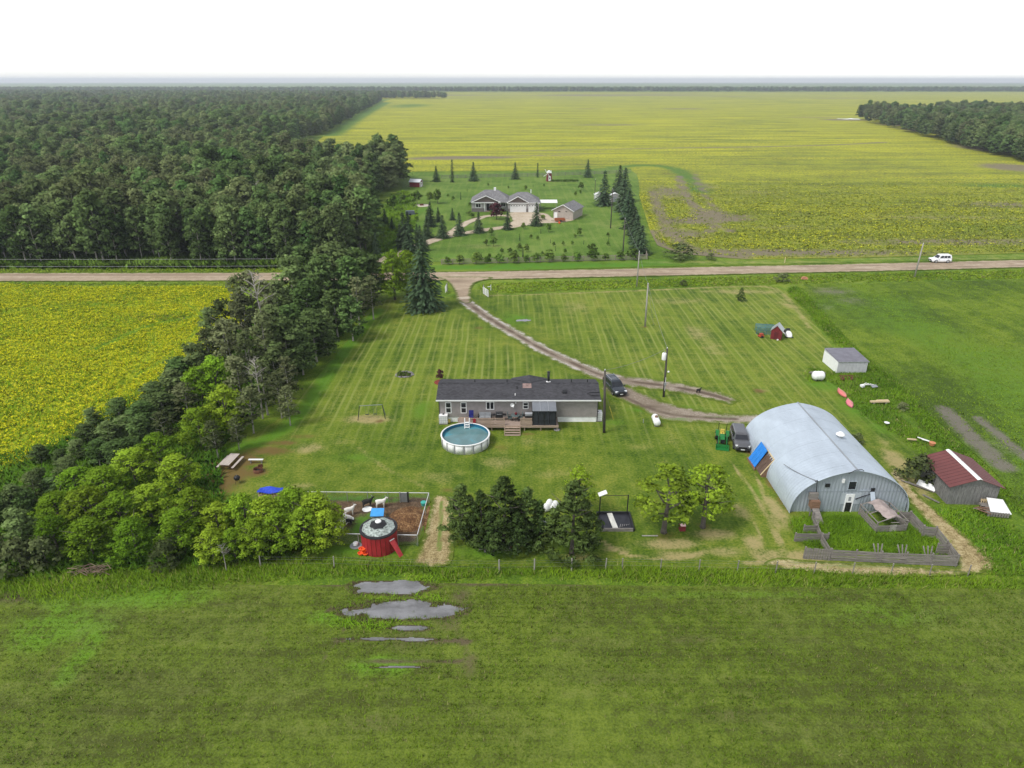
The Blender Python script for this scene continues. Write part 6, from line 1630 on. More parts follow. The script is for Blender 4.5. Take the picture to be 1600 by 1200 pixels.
# ------------------------------------------------------------------ board pen beside the barn
_rf = random.Random(5)
def board_fence(label, a, b, h=1.2, n=5, group=None, upright=False, gap=.03):
    A, B = G(*a), G(*b); d = B - A; L = d.length; rz = math.atan2(d.y, d.x)
    t = thing('board_fence', label, 'fence', A, rz, group)
    m = max(1, round(L / 2.1))
    for k in range(m + 1): MB().box((L * k / m, .06, h * .52), (.12, .12, h * 1.1), 0, _rf.uniform(-.06, .06)).build('post', M_oldwood, t)
    if upright:
        q = int(L / .2)
        for k in range(q): MB().box((L * (k + .5) / q, -.03, h * .5), (L / q - gap, .035, h * _rf.uniform(.9, 1.05)), 0, 0, _rf.uniform(-.03, .03)).build('board', M_oldwood, t)
    else:
        bh = h / n
        for k in range(m):
            for j in range(n):
                MB().box((L * (k + .5) / m + _rf.uniform(-.04, .04), -.03 - .012 * (k % 2), bh * (j + .55) + _rf.uniform(-.02, .02)), (L / m + .06, .035, bh - gap - _rf.uniform(0, .04)), 0, _rf.uniform(-.05, .05), _rf.uniform(-.022, .022)).build('board', M_oldwood, t)
    return t
board_fence('upright board gate section at the near left corner of the pen', (1256, 873), (1296, 875.5), 1.2, upright=True)
board_fence('long weathered board fence along the near side of the pen', (1297, 875.5), (1494, 885), 1.15, 5)
board_fence('weathered board fence at the pen\'s right side near the straw path', (1494, 885), (1460, 841), 1.2, 4)
board_fence('short stepped board fence on the pen\'s right side', (1441, 839), (1460, 841), 1.2, 4)
board_fence('weathered board fence from the step up to the barn corner', (1441, 839), (1420, 816), 1.2, 4)
board_fence('short board panel closing against the barn\'s right corner', (1404, 816), (1420, 816), 1.2, 3)
board_fence('board stub inside the pen\'s right fence', (1463, 866), (1481, 867), 1.1, 4)
board_fence('board rail on the left side of the pen', (1242, 846), (1293, 846), .9, 2)
board_fence('sagging board fence slanting inside the pen\'s left end', (1282, 849), (1296, 872), 1.0, 3)
board_fence('low board panel below the feed box ramp', (1256, 832), (1274, 832), .8, 3)
board_fence('slanting rails between feed box and pen fence', (1268, 812), (1282, 846), .9, 2)
for k, px in enumerate((1372, 1410, 1450)):
    g = G(px, 877 + (px - 1372) * .05); br = thing('fence_brace', 'leaning prop behind the near board fence, ' + ('leftmost', 'middle', 'rightmost')[k] + ' of three', 'fence brace', g)
    for s in (-.25, .0, .25): MB().box((s, .32, .75), (.1, .05, 1.55), 0, -.42, s * .9).build('plank', M_oldwood, br)
# tumbledown shelter in the pen
sh = thing('collapsed_shelter', 'tumbledown board shelter with torn sheet roof by the barn end wall', 'shelter', G(1383, 822), R(4))
for s in (-1.45, 1.45):
    for y in (-.9, .9, 2.1): MB().box((s, y, .55), (.11, .11, 1.25)).build('post', M_oldwood, sh)
for j in range(3):
    MB().box((-.85, -.96, .2 + .24 * j), (1.2, .04, .2), 0, 0, _rf.uniform(-.03, .03)).build('board', M_oldwood, sh); MB().box((.95, -.96, .2 + .24 * j), (1.05, .04, .2)).build('board', M_oldwood, sh)
    MB().box((-1.5, .6, .2 + .26 * j), (.04, 3.0, .2)).build('board', M_oldwood, sh); MB().box((1.5, .6, .2 + .26 * j), (.04, 3.0, .2)).build('board', M_oldwood, sh)
MB().box((.1, -.97, .45), (.62, .05, .72)).build('door_panel', simple('pale_plywood', (.32, .30, .26), .9, .3), sh)
for y in (-.95, .5, 2.0):
    MB().tube([(-1.5, y, 1.15), (0.1, y, 1.75), (1.5, y, 1.15)], .05, 5).build('rafter', M_oldwood, sh)
for s in (-1.5, 1.5): MB().tube([(s, -1.0, 1.15), (s, 2.15, 1.15)], .05, 5).build('wall_plate', M_oldwood, sh)
MB().tube([(-.25, -1, 1.1), (.55, -1, 1.1)], .04, 5).build('tie', M_oldwood, sh)
M_torn = simple('faded_pinkish_sheet', (.33, .27, .25), .8, .22, 1.2)
rp = []
for i in range(6):
    for j in range(5):
        y = -.95 + 2.9 * i / 5; u = j / 4
        xx = -.62 + 1.45 * u - .15 * (i % 2); zz = 1.80 - abs(xx - .1) * .42 + .05 * math.sin(i * 2.1 + j)
        rp.append((xx - .16 * i / 5, y, zz))
fs = [(i * 5 + j, i * 5 + j + 1, (i + 1) * 5 + j + 1, (i + 1) * 5 + j) for i in range(5) for j in range(4)]
tr_ = MB().add(rp, fs).build('torn_roof', M_torn, sh); so = tr_.modifiers.new('thick', 'SOLIDIFY'); so.thickness = .04
tfr = MB().tube([(-1.9, 2.45, 1.5), (-.2, 2.5, 2.15), (1.6, 2.45, 1.45)], .06, 5).build('dark_truss', M_black, sh)

# ------------------------------------------------------------------ brown roofed shed
g0 = G(1478, 788); g1 = G(1550, 781)
SW = 4.7; SDp = 5.4
s0 = thing('board_shed', 'grey board shed with maroon ribbed metal roof right of the barn', 'shed', (g0.x + .1, g0.y + .1, 0), R(-3))
MB().prism([(0, -.05), (SW, -.05), (SW, 2.15), (SW / 2, 2.95), (0, 2.15)], 0, SDp, 'y').build('wall', M_greywall, s0)
nr = 12
M_redrib = simple('dark_maroon_rib', (.07, .024, .024), .7, .2)
for s in (0, 1):
    for k in range(nr):
        y0 = -.3 + (SDp + .6) * k / nr; y1 = -.3 + (SDp + .6) * (k + 1) / nr
        xe = -.35 if s == 0 else SW + .35; ze = 2.08
        q = [(xe, y0 + .01, ze), (SW / 2, y0 + .01, 3.07), (SW / 2, y1 - .01, 3.07), (xe, y1 - .01, ze)]
        if s == 0: q = q[::-1]
        MB().slab(q, .04).build('roof_sheet', M_redroof, s0)
        MB().tube([(xe, y1, ze + .02), (SW / 2, y1, 3.09)], .04, 5).build('roof_rib', M_redrib, s0)
MB().prism([(SW / 2 - .24, 3.03), (SW / 2, 3.12), (SW / 2 + .24, 3.03), (SW / 2 + .24, 3.06), (SW / 2, 3.16), (SW / 2 - .24, 3.06)], -.32, SDp + .32, 'y').build('ridge_cap', M_white, s0)
for k in range(14):
    x = SW * (k + .5) / 14
    MB().b2(x - SW / 28 + .012, x + SW / 28 - .012, -.03, -.004, -.05, 2.1).build('board', M_greywall, s0)
for k in range(18):
    y = SDp * (k + .5) / 18
    MB().b2(-.03, -.004, y - SDp / 36 + .012, y + SDp / 36 - .012, -.05, 2.1).build('board', M_greywall, s0)
pl = thing('leaning_pallet', 'pale slatted pallet leaning on the board shed\'s end wall', 'pallet', (g0.x + 3.7, g0.y - .35, 0), R(-3))
for k in range(5): MB().box((-.45 + .22 * k, 0, .42), (.09, .05, .85), 0, -.2).build('slat', M_palewood, pl)
for z in (.15, .7): MB().box((0, .05, z), (1.1, .05, .1), 0, -.2).build('crosspiece', M_palewood, pl)
g = G(1447, 762); lp = thing('leaning_sheets', 'white sheet and boards leaning on the shed\'s left wall', 'boards', g, R(-52))
MB().slab([(-.9, -.2, .05), (.9, -.2, .05), (.9, .25, .5), (-.9, .25, .5)], .04).build('white_sheet', M_white, lp)
for k in range(3): MB().box((-.3 - .3 * k, -.45 - .15 * k, .1 + .04 * k), (2.6, .1, .06), .05 * k).build('board', M_oldwood, lp)
g = G(1468, 785); bl = MB().box((g.x - .6, g.y + .5, .12), (1.7, .12, .1), R(120)).build('loose_board', M_oldwood); tag(bl, 'loose board on the grass by the shed\'s left wall', 'board')
# white covered trailer
g = G(1558, 808); wt = thing('covered_trailer', 'small trailer under a white sheet beside the board shed', 'trailer', g, R(-8))
MB().b2(-1.0, 1.0, -.1, 1.7, .35, .5).build('bed', M_oldwood, wt)
MB().slab([(-.75, -.05, .62), (1.15, -.12, .5), (1.1, 1.75, .98), (-.45, 1.7, 1.12)], .06).build('cover', M_white, wt)
for k in range(8): MB().b2(-.98 + .25 * k, -.80 + .25 * k, -.16, -.12, .1, .6).build('slat', M_oldwood, wt)
for k in range(3): MB().box((-1.35 + .2 * k, .2 + .15 * k, .45 + .1 * k), (1.5, .1, .06), -.7 + .3 * k).build('plank', M_brownwood, wt)
for s in (-.95, .95): MB().tube([(s - .09, .8, .3), (s + .09, .8, .3)], .3, 12).build('wheel', M_tyre, wt)
MB().box((-1.5, .5, .5), (1.2, .06, .05), .1).build('drawbar', M_oldwood, wt)

# ------------------------------------------------------------------ flat roofed shed, tank and scrap strip
g0 = G(1307, 583); 
fs_ = thing('flat_roof_shed', 'low pale shed with flat grey roof at the field edge', 'shed', (g0.x, g0.y, 0), R(1.5))
WF = 4.35; DF = 4.6
MB().prism([(0, -.05), (DF, -.05), (DF, 2.05), (0, 1.75)], 0, WF, 'x').build('wall', simple('shaded_white_cladding', (.46, .46, .47), .6, .1, 1.2), fs_)  # white cladding with its shade put into the grey colour
MB().slab([(-.05, -.06, 1.80), (WF + .12, -.06, 1.80), (WF + .12, DF + .1, 2.12), (-.05, DF + .1, 2.12)], .07).build('roof', simple('grey_felt_roof', (.17, .165, .19), .85, .18, 1.0), fs_)
MB().b2(-.035, -.004, .02, DF - .02, -.03, 1.72).build('lit_side_cladding', M_white, fs_)  # lit left face coloured white, against the shaded grey of the other faces
MB().b2(-.1, WF + .16, -.10, -.065, 1.70, 1.80).build('fascia', M_steel, fs_)
for k in range(8): MB().b2(.04 + WF * k / 8, WF * (k + 1) / 8 - .03, -.03, -.004, -.03, 1.70).build('panel', simple('shaded_white_cladding', (.46, .46, .47)), fs_)
def htank(name, label, g, rz, r, L, z, mat, dome=True, rings=0):
    t = thing(name, label, 'tank', g, rz)
    n = 20; rg = []
    for s, rr in ((-L / 2 - r * .45, .05), (-L / 2 - r * .36, r * .55), (-L / 2 - r * .18, r * .85), (-L / 2, r), (L / 2, r), (L / 2 + r * .18, r * .85), (L / 2 + r * .36, r * .55), (L / 2 + r * .45, .05)):
        rg.append([(s, rr * math.cos(2 * PI * k / n), z + rr * math.sin(2 * PI * k / n)) for k in range(n)])
    MB().loft(rg).build('vessel', mat, t, True)
    for s in (-L * .32, L * .32): MB().b2(s - .08, s + .08, -r * .6, r * .6, -.05, z - r * .75).build('foot', M_stone, t)
    for k in range(rings):
        s = -L / 2 + L * (k + .5) / rings
        MB().tube([(s, (r + .01) * math.cos(a), z + (r + .01) * math.sin(a)) for a in np.linspace(0, 2 * PI, 17)], .04, 5, False).build('rib', mat, t)
    if dome: MB().lathe([(.2, -.05), (.2, .12), (.12, .2), (.02, .22)], 12, (-.05, 0, z + r)).build('valve_dome', M_brownwood, t)
    return t
htank('propane_tank', 'white propane tank lying on the lawn before the driveway', G(1024.5, 663), heading((1027, 667), (1022, 655)), .42, 1.7, .62, M_white)
rg = MB().tube([G(1005, 661) + Vector((0, 0, -.05)), G(1005, 661) + Vector((0, 0, .55))], .04, 6).build('gas_riser', M_grey); tag(rg, 'thin gas riser pipe left of the propane tank', 'pipe')
htank('plastic_tank', 'white ribbed plastic tank lying near the flat roofed shed', G(1277.5, 594), 0, .62, 1.2, .72, M_white, False, 3)
g = G(1277, 586); lm = thing('lumber_stack', 'small stack of grey planks behind the white plastic tank', 'lumber', g)
for k in range(4): MB().box((0, .12 * k, .35 + .06 * (k % 2)), (2.4 - .2 * k, .11, .05), R(3 * k - 3)).build('plank', M_oldwood, lm)
for s in (-.8, .8): MB().b2(s - .06, s + .06, -.1, .5, -.03, .32).build('bearer', M_oldwood, lm)
def canoe(label, a, b, mat):
    A, B = G(*a), G(*b); L = (B - A).length; t = thing('canoe', label, 'canoe', (A + B) / 2, math.atan2((B - A).y, (B - A).x))
    rg = []
    for k in range(9):
        u = -1 + 2 * k / 8; w_ = .42 * (1 - abs(u) ** 2.2) + .02; z = .42 * (1 - .25 * u * u)
        rg.append([(u * L / 2, -w_, .03), (u * L / 2, -w_ * .8, z * .7), (u * L / 2, 0, z), (u * L / 2, w_ * .8, z * .7), (u * L / 2, w_, .03)])
    MB().loft(rg).build('hull', mat, t, True)
    MB().tube([(-L / 2, 0, .36), (0, 0, .445), (L / 2, 0, .36)], .025, 5).build('keel', M_palewood, t)
canoe('faded red canoe lying upturned, upper of the two', (1309, 609), (1322, 622), M_pink)
canoe('pink red canoe lying upturned, lower of the two', (1324, 625), (1331, 638), simple('pink_hull', (.68, .19, .23), .5, .12))
g = G(1322, 594); jr = thing('rusty_implement', 'rusty farm implement in the weeds before the flat roofed shed', 'implement', g)
for k in range(4): MB().tube([(-.9 + .5 * k, -.2, .1), (-.7 + .5 * k, .3, .65), (-.3 + .5 * k, .1, .3)], .05, 5).build('tine', M_rust, jr)
MB().tube([(-1.0, .25, .6), (1.1, .25, .6)], .06, 6).build('beam', M_rust, jr)
for s in (-.6, .7): MB().tube([(s - .04, -.1, .3), (s + .04, -.1, .3)], .3, 12).build('wheel', M_rust, jr)
g = G(1356, 605); wr = thing('white_frame_scrap', 'heap of white pipes and panels in the weeds', 'scrap', g)
for k in range(5): MB().tube([(-1.1 + .3 * k, -.1 + .1 * k, .25), (-.2 + .35 * k, .25, .55 - .08 * k)], .05, 6).build('pipe', M_white, wr)
MB().box((.7, -.3, .3), (.9, .5, .06), .3, .3).build('panel', M_grey, wr); MB().box((-.9, -.2, .3), (.45, .45, .3), .4).build('block', M_white, wr)
g = G(1374, 631); bm_ = thing('beam_pile', 'pile of pale timber beams lying in the weeds', 'timber', g)
MB().box((0, 0, .35), (2.5, .34, .18), R(2)).build('beam', M_palewood, bm_); MB().box((.55, .42, .33), (1.6, .16, .14), R(4)).build('beam', M_palewood, bm_)
for s in (-.8, .8): MB().b2(s - .08, s + .08, -.25, .5, -.05, .26).build('bearer', M_oldwood, bm_)
g = G(1424, 690); b2_ = MB().box((g.x, g.y, .3), (1.0, .22, .12), R(-10)).build('timber_offcut', M_palewood); tag(b2_, 'pale timber offcut beside the mown edge above the board shed', 'timber')
g = G(1449, 696); b3 = thing('scrap_boards', 'white boards and orange tub in the weeds behind the board shed', 'scrap', g)
MB().box((-.1, .8, .4), (1.3, .16, .06), R(-50)).build('board', M_white, b3); MB().box((.1, .5, .38), (1.0, .14, .06), R(-44)).build('board', M_white, b3); MB().lathe([(.26, 0), (.36, .35), (.3, .35)], 12, (.45, -.1, .1)).build('tub', simple('faded_orange', (.55, .22, .10), .6, .2), b3)
g = G(1385, 664); bk_ = thing('white_bucket_lid', 'flat white lid lying in the weeds', 'lid', g); MB().lathe([(.3, .3), (.32, .34), (.05, .36)], 14).build('disc', M_white, bk_)
g = G(1309, 438); oc = thing('orange_cover', 'orange bundle lying on the far ditch bank', 'bundle', G(1257, 436)); MB().loft([[(-.7, -.3, 0), (.7, -.3, 0), (.7, .3, 0), (-.7, .3, 0)], [(-.5, -.2, .5), (.55, -.15, .4), (.5, .2, .45), (-.45, .2, .5)], [(-.1, -.05, .6), (.1, -.05, .55), (.1, .05, .55), (-.1, .05, .6)]]).build('cloth', simple('faded_orange_cloth', (.42, .19, .10), .8, .2), oc)

# ------------------------------------------------------------------ red playhouse group on the mown field
g = G(1213, 528); ph = thing('red_playhouse', 'small dark red hut with steep grey roof on the mown field', 'hut', g, R(-28))
MB().prism([(-.8, 0), (.8, 0), (.8, 1.5), (0, 2.3), (-.8, 1.5)], -.9, .9, 'y').build('wall', M_dred, ph)
for s in (-1, 1):
    q = [(s * .95, -1.0, 1.42), (0, -1.0, 2.4), (0, 1.0, 2.4), (s * .95, 1.0, 1.42)]
    MB().slab(q if s > 0 else q[::-1], .05).build('roof_slope', M_steel, ph)
MB().b2(-.3, .3, -.93, -.905, 0, 1.3).build('door', simple('deeper_red_door', (.10, .012, .015), .6, .2), ph)
for sx in (-.8, .8): MB().b2(sx - .04, sx + .04, -.945, -.89, 0, 1.45).build('corner_board', M_dred, ph)
g = G(1197, 522); cg_ = thing('netted_run', 'blue green netted run behind the red hut', 'animal run', g, R(-12))
for x in (-1.6, 0, 1.3):
    for y in (-.2, 1.6): MB().tube([(x, y, -.05), (x, y, 1.25)], .045, 6).build('post', M_net, cg_)
for y in (-.2, 1.6): MB().tube([(-1.6, y, 1.2), (1.3, y, 1.2)], .05, 6).build('rail', M_net, cg_)
nt = MB()
for k in range(24):
    x = -1.6 + 2.9 * k / 23
    nt.box((x, -.2, .6), (.03, .02, 1.2)); nt.box((x, .7, 1.22), (.03, 1.8, .02)); nt.box((x, 1.6, .6), (.03, .02, 1.2))
for k in range(9): nt.box((-.15, -.2, .1 + .13 * k), (2.9, .02, .025)); nt.box((-.15, -.2 + .22 * k, 1.235), (2.9, .025, .02))
nt.build('netting', M_net, cg_, kind='stuff')
g = G(1189, 527); tl = thing('orange_tiller', 'small orange red tiller left of the red hut', 'tiller', g, R(20))
M_tiller = simple('tiller_red_paint', (.42, .07, .03), .5, .2)
MB().box((0, 0, .5), (.7, .5, .4), taper=.75).build('engine', M_tiller, tl); MB().b2(-.45, .45, -.35, .35, .2, .32).build('deck', M_tiller, tl)
for s in (-.4, .4): MB().tube([(-.1, s - .07, .2), (-.1, s + .07, .2)], .22, 12).build('wheel', M_tyre, tl); MB().tube([(-.3, s * .6, .5), (-1.0, s * .7, .95)], .03, 6).build('handle', M_black, tl)
g = G(1230, 524); sm = thing('snowmobile', 'white and black snowmobile parked right of the red hut', 'snowmobile', g, heading((1224, 514), (1236, 527)))
MB().loft([[(x, -w_, .18), (x, w_, .18), (x, w_ * .9, z * .75), (x, w_ * .4, z), (x, -w_ * .4, z), (x, -w_ * .9, z * .75)] for x, w_, z in ((.1, .38, .85), (.5, .5, .92), (.95, .5, .72), (1.3, .36, .45), (1.45, .15, .3))]).build('cowl', M_white, sm)
MB().box((-.6, 0, .55), (1.5, .42, .3), taper=.9).build('seat', M_black, sm); MB().b2(-1.4, .3, -.24, .24, .05, .38).build('track', M_tyre, sm)
for s in (-1, 1): MB().loft([[(x, s * .48 - .07, z), (x, s * .48 + .07, z), (x, s * .48 + .07, z + .05), (x, s * .48 - .07, z + .05)] for x, z in ((.5, .02), (1.3, .02), (1.6, .2))]).build('ski', M_black, sm); MB().box((-.5, s * .36, .22), (1.7, .16, .05)).build('running_board', M_white, sm)
MB().slab([(.1, -.35, .9), (.1, .35, .9), (-.1, .3, 1.25), (-.1, -.3, 1.25)], .02).build('windshield', M_glass, sm)
g = G(1215, 532); pb_ = MB().lathe([(.12, 0), (.16, .2), (.1, .22)], 10, g).build('feed_pail', M_white); tag(pb_, 'small white pail before the red hut', 'pail')

# ------------------------------------------------------------------ gates at the entrance
def tube_gate(label, a, b, h=1.5):
    A, B = G(*a), G(*b); d = B - A; L = d.length
    t = thing('tube_gate', label, 'gate', A, math.atan2(d.y, d.x))
    for k in range(6): MB().tube([(0, 0, .25 + (h - .25) * k / 5), (L, 0, .25 + (h - .25) * k / 5)], .05, 6).build('bar', M_white, t)
    for s in (0, L * .5, L): MB().tube([(s, 0, .2), (s, 0, h + .02)], .05, 6).build('upright', M_white, t)
    MB().tube([(0, .1, -.1), (0, .1, h + .35)], .1, 8).build('gate_post', M_polegrey, t)
tube_gate('white tube gate standing open right of the driveway', (755, 459.5), (763, 465.5))
tube_gate('white tube gate half hidden behind the big spruce', (698, 455), (696, 459), 1.4)
g = G(767, 453); wp_ = thing('white_bracket', 'small white angled pipe by the entrance gate', 'pipe', g); MB().tube([(0, 0, -.1), (0, 0, 1.1)], .06, 6).build('upright', M_white, wp_); MB().tube([(0, 0, .7), (-.7, 0, .65)], .06, 6).build('arm', M_white, wp_)
g = G(1226, 411); mk = thing('marker_post', 'short pale marker post on the verge across the road', 'post', g); MB().tube([(0, 0, -.1), (0, 0, 1.3)], .1, 8).build('post', M_palewood, mk); MB().lathe([(.1, 1.3), (.12, 1.34), (.03, 1.42)], 8).build('cap', M_yellow, mk)

# ------------------------------------------------------------------ goat pen
def chain_fence(label, a, b, h=1.2, gap=None):
    A, B = G(*a), G(*b); d = B - A; L = d.length; rz = math.atan2(d.y, d.x)
    t = thing('chain_link_fence', label, 'fence', A, rz)
    m = max(1, round(L / 2.0))
    for k in range(m + 1): MB().tube([(L * k / m, 0, -.1), (L * k / m, 0, h + .05)], .035, 7).build('post', M_steel, t)
    MB().tube([(0, 0, h), (L, 0, h)], .035, 7).build('top_rail', simple('pale_zinc', (.60, .60, .60), .45, .08), t)
    ms = MB(); s = .16
    for k in range(int((L + h) / s)):
        for sg in (-1, 1):
            x0 = k * s - (h if sg > 0 else 0); x1 = x0 + sg * h if sg > 0 else k * s - h
            p0 = (k * s - h, 0.02) if sg > 0 else (k * s, 0.02); p1 = (k * s, h) if sg > 0 else (k * s - h, h)
            def clip(p, q):
                xa, za = p; xb, zb = q
                if max(xa, xb) < 0 or min(xa, xb) > L: return None
                f = lambda x: za + (zb - za) * (x - xa) / (xb - xa)
                if xa < 0: xa, za = 0, f(0)
                if xb < 0: xb, zb = 0, za + (zb - za) * (0 - xa) / (xb - xa)
                return (xa, za), (xb, zb)
            c = clip(p0, p1)
            if c:
                (xa, za), (xb, zb) = c
                xa = min(xa, L); xb = min(xb, L)
                ms.add([(xa - .006, 0, za), (xa + .006, 0, za), (xb + .006, 0, zb), (xb - .006, 0, zb)], [(0, 1, 2, 3)])
    ms.build('mesh', M_wire, t, kind='stuff', fix=False)
    return t
chain_fence('chain link fence along the far side of the goat pen', (480, 784), (671, 786))
chain_fence('chain link fence down the right side of the goat pen', (671, 786), (653, 853))
chain_fence('chain link fence closing the near side of the goat pen', (500, 850), (653, 853))
g = G(632, 785.3); gp = thing('mesh_gate', 'grey mesh gate in the goat pen\'s far fence', 'gate', g)
for s in (-.4, .35, .45): MB().tube([(s, -.06, -.05), (s, -.06, 1.3)], .045, 6).build('upright', M_black if s > 0 else M_steel, gp)
MB().b2(-.38, .33, -.07, -.055, .1, 1.2).build('panel', simple('grey_mesh_panel', (.16, .17, .16), .8, .2), gp)
def animal(name, label, loc, rz, mat, s=1.0, cat='goat', head='graze', horns=True, lie=False, ears=None):
    t = thing(name, label, cat, loc, rz)
    lz = .52 if not lie else .16
    V = []; E = []; Rr = []
    def v(p, r): V.append(tuple(c * s for c in p)); Rr.append(r * s); return len(V) - 1
    ch = v((.28, 0, lz + .14), .17); be = v((0, 0, lz + .12), .185); hp = v((-.30, 0, lz + .15), .155)
    nk = v((.44, 0, lz + .30), .10); E += [(be, ch), (be, hp), (ch, nk)]
    if head == 'up': pl_ = v((.52, 0, lz + .48), .085); mz = v((.70, 0, lz + .42), .05)
    else: pl_ = v((.60, 0, lz + .22), .08); mz = v((.72, 0, lz + .06), .05)
    E += [(nk, pl_), (pl_, mz)]
    tl_ = v((-.44, 0, lz + .26), .035); E.append((hp, tl_))
    for sy in (-.11, .11):
        if lie:
            a = v((.30, sy, lz + .0), .07); b = v((.42, sy, .05), .045); E += [(ch, a), (a, b)]
            a = v((-.30, sy * 1.3, lz + .0), .08); b = v((-.16, sy * 1.6, .05), .045); E += [(hp, a), (a, b)]
        else:
            a = v((.28, sy, lz - .06), .07); b = v((.29, sy, lz * .5), .045); c = v((.28, sy, .03), .035); E += [(ch, a), (a, b), (b, c)]
            a = v((-.27, sy, lz - .04), .085); b = v((-.35, sy, lz * .5), .05); c = v((-.31, sy, .03), .035); E += [(hp, a), (a, b), (b, c)]
    me = bpy.data.meshes.new('body'); me.from_pydata(V, E, []); me.materials.append(mat)
    o = link('body', me, t)
    sk_ = o.modifiers.new('skin', 'SKIN'); sb = o.modifiers.new('sub', 'SUBSURF'); sb.levels = 1; sb.render_levels = 1
    for i, r in enumerate(Rr): me.skin_vertices[0].data[i].radius = (r, r)
    me.skin_vertices[0].data[be].use_root = True
    hx, hz = V[pl_][0], V[pl_][2]
    for sy in (-1, 1):
        MB().loft([[(hx - .02 * s, sy * .06 * s, hz + .04 * s), (hx + .04 * s, sy * .06 * s, hz + .04 * s), (hx + .01 * s, sy * .07 * s, hz + .06 * s)], [(hx - .06 * s, sy * .17 * s, hz + .02 * s), (hx - .03 * s, sy * .17 * s, hz + .02 * s), (hx - .04 * s, sy * .18 * s, hz + .03 * s)]]).build('ear', mat, t)
        if horns: MB().tube([(hx - .02 * s, sy * .04 * s, hz + .06 * s), (hx - .08 * s, sy * .06 * s, hz + .17 * s), (hx - .16 * s, sy * .07 * s, hz + .2 * s)], [.022 * s, .016 * s, .006 * s], 5).build('horn', M_stone, t)
    return t
animal('goat', 'white goat standing by the far fence of the pen', G(595, 793), R(5), M_goatw, 1.15, head='up')
animal('goat', 'black goat standing left of the fence side white goat', G(574, 793), R(15), M_goatb, 1.15, head='up')
animal('goat', 'white goat standing near the lime trees in the pen', G(546, 805), R(20), M_goatw, 1.1, head='up')
animal('goat', 'white goat lying on the disc beside the lime trees', G(544, 812, .12), R(160), M_goatw, 1.1, lie=True)
animal('goat', 'cream goat resting at the lime trees\' edge in the pen', G(537, 819), R(200), M_goatw, 1.05, lie=True)
animal('goat', 'small black goat beside the resting cream goat', G(546, 820), R(-20), M_goatb, .8)
animal('goat', 'pale goat half hidden by leaves at the pen\'s left', G(531, 831), R(30), M_goatw, 1.0)
for px, py, lb in ((574, 797, 'white round trough below the black goat'), (545, 813, 'white round trough beside the lime trees in the pen')):
    o = MB().lathe([(.42, 0), (.5, .12), (.46, .14), (.3, .08)], 18, G(px, py)).build('feed_trough', M_white); tag(o, lb, 'trough')
g = G(590, 811); kb = thing('kid_shelter', 'small shelter box under a sky blue tarp in the goat pen', 'shelter', g, R(8))
MB().b2(-.55, .55, -.45, .45, -.02, .62).build('box', M_goatw, kb); MB().slab([(-.65, -.5, .72), (.62, -.55, .66), (.68, .55, .84), (-.55, .58, .92)], .09).build('tarp', M_tarp2, kb)
MB().box((.68, -.15, .3), (.2, .5, .5), .2).build('side_crate', M_brownwood, kb)
g = G(637, 812); pile_v = []
hp_ = MB()
N = 22
for i in range(N + 1):
    for j in range(N + 1):
        x = -2.2 + 4.4 * i / N; y = -2.3 + 4.6 * j / N
        r = math.hypot(x / 2.0, y / 2.2)
        z = max(0, .55 * (1 - r ** 2)) * (.6 + .8 * float(fnoise(np.array([x + 9.]), np.array([y + 3.]), .9, 4)[0])) - .03
        pile_v.append((x, y, z))
hp_.add(pile_v, [(i * (N + 1) + j, (i + 1) * (N + 1) + j, (i + 1) * (N + 1) + j + 1, i * (N + 1) + j + 1) for i in range(N) for j in range(N)])
M_manure = ground_mat('bedding_heap', [(0.2, (0.055, 0.028, 0.014)), (0.5, (0.13, 0.065, 0.03)), (0.8, (0.36, 0.22, 0.10))], mid=1.6, fine=8.0, bumpd=.06)
o = hp_.build('bedding_heap', M_manure, loc=g + Vector((0, 0, .05)), smooth=True); tag(o, 'brown heap of straw bedding in the goat pen', 'heap')
o = MB().lathe([(.22, 0), (.3, .42), (.26, .42)], 14, G(662, 790)).build('water_bucket', M_teal); tag(o, 'teal bucket in the goat pen\'s far right corner', 'bucket')
# round red bin
g = G(595.5, 848); rb_ = thing('round_bin', 'round red bin with shingled lid before the goat pen', 'bin', (g.x, 51.1, 0))
RB = 1.62; HB = 2.0; NS = 24
for k in range(NS):
    a0 = 2 * PI * k / NS + .012; a1 = 2 * PI * (k + 1) / NS - .012
    q = [(r_ * math.cos(a), r_ * math.sin(a)) for r_ in (RB, RB - .05) for a in (a0, a1)]
    vs = [(*q[i], z) for z in (-.05, HB) for i in (0, 1, 3, 2)]
    MB().add(vs, [(3, 2, 1, 0), (4, 5, 6, 7), (0, 1, 5, 4), (1, 2, 6, 5), (2, 3, 7, 6), (3, 0, 4, 7)]).build('stave', M_red, rb_)
MB().lathe([(RB + .06, HB - .06), (RB + .1, HB - .02), (RB + .08, HB + .08), (RB - .12, HB + .12)], 24, cap=False).build('rim', M_black, rb_)
NF_ = 9
ml = [simple('mottled_grey_shingles', (.29, .33, .30), .9, .75, 5.0)]
for k in range(NF_):
    a0 = 2 * PI * k / NF_; a1 = 2 * PI * (k + 1) / NF_
    MB().slab([(1.52 * math.cos(a0), 1.52 * math.sin(a0), HB + .10), (1.52 * math.cos(a1), 1.52 * math.sin(a1), HB + .10), (.72 * math.cos(a1), .72 * math.sin(a1), HB + .42), (.72 * math.cos(a0), .72 * math.sin(a0), HB + .42)], .05).build('roof_segment', ml[0], rb_)
MB().lathe([(.80, HB + .40), (.74, HB + .47), (.25, HB + .60), (.05, HB + .62)], 7).build('cap', M_black, rb_)
MB().lathe([(.28, HB + .58), (.28, HB + .68), (.2, HB + .72), (.03, HB + .74)], 16, (0, .12, 0)).build('vent_lid', M_white, rb_)
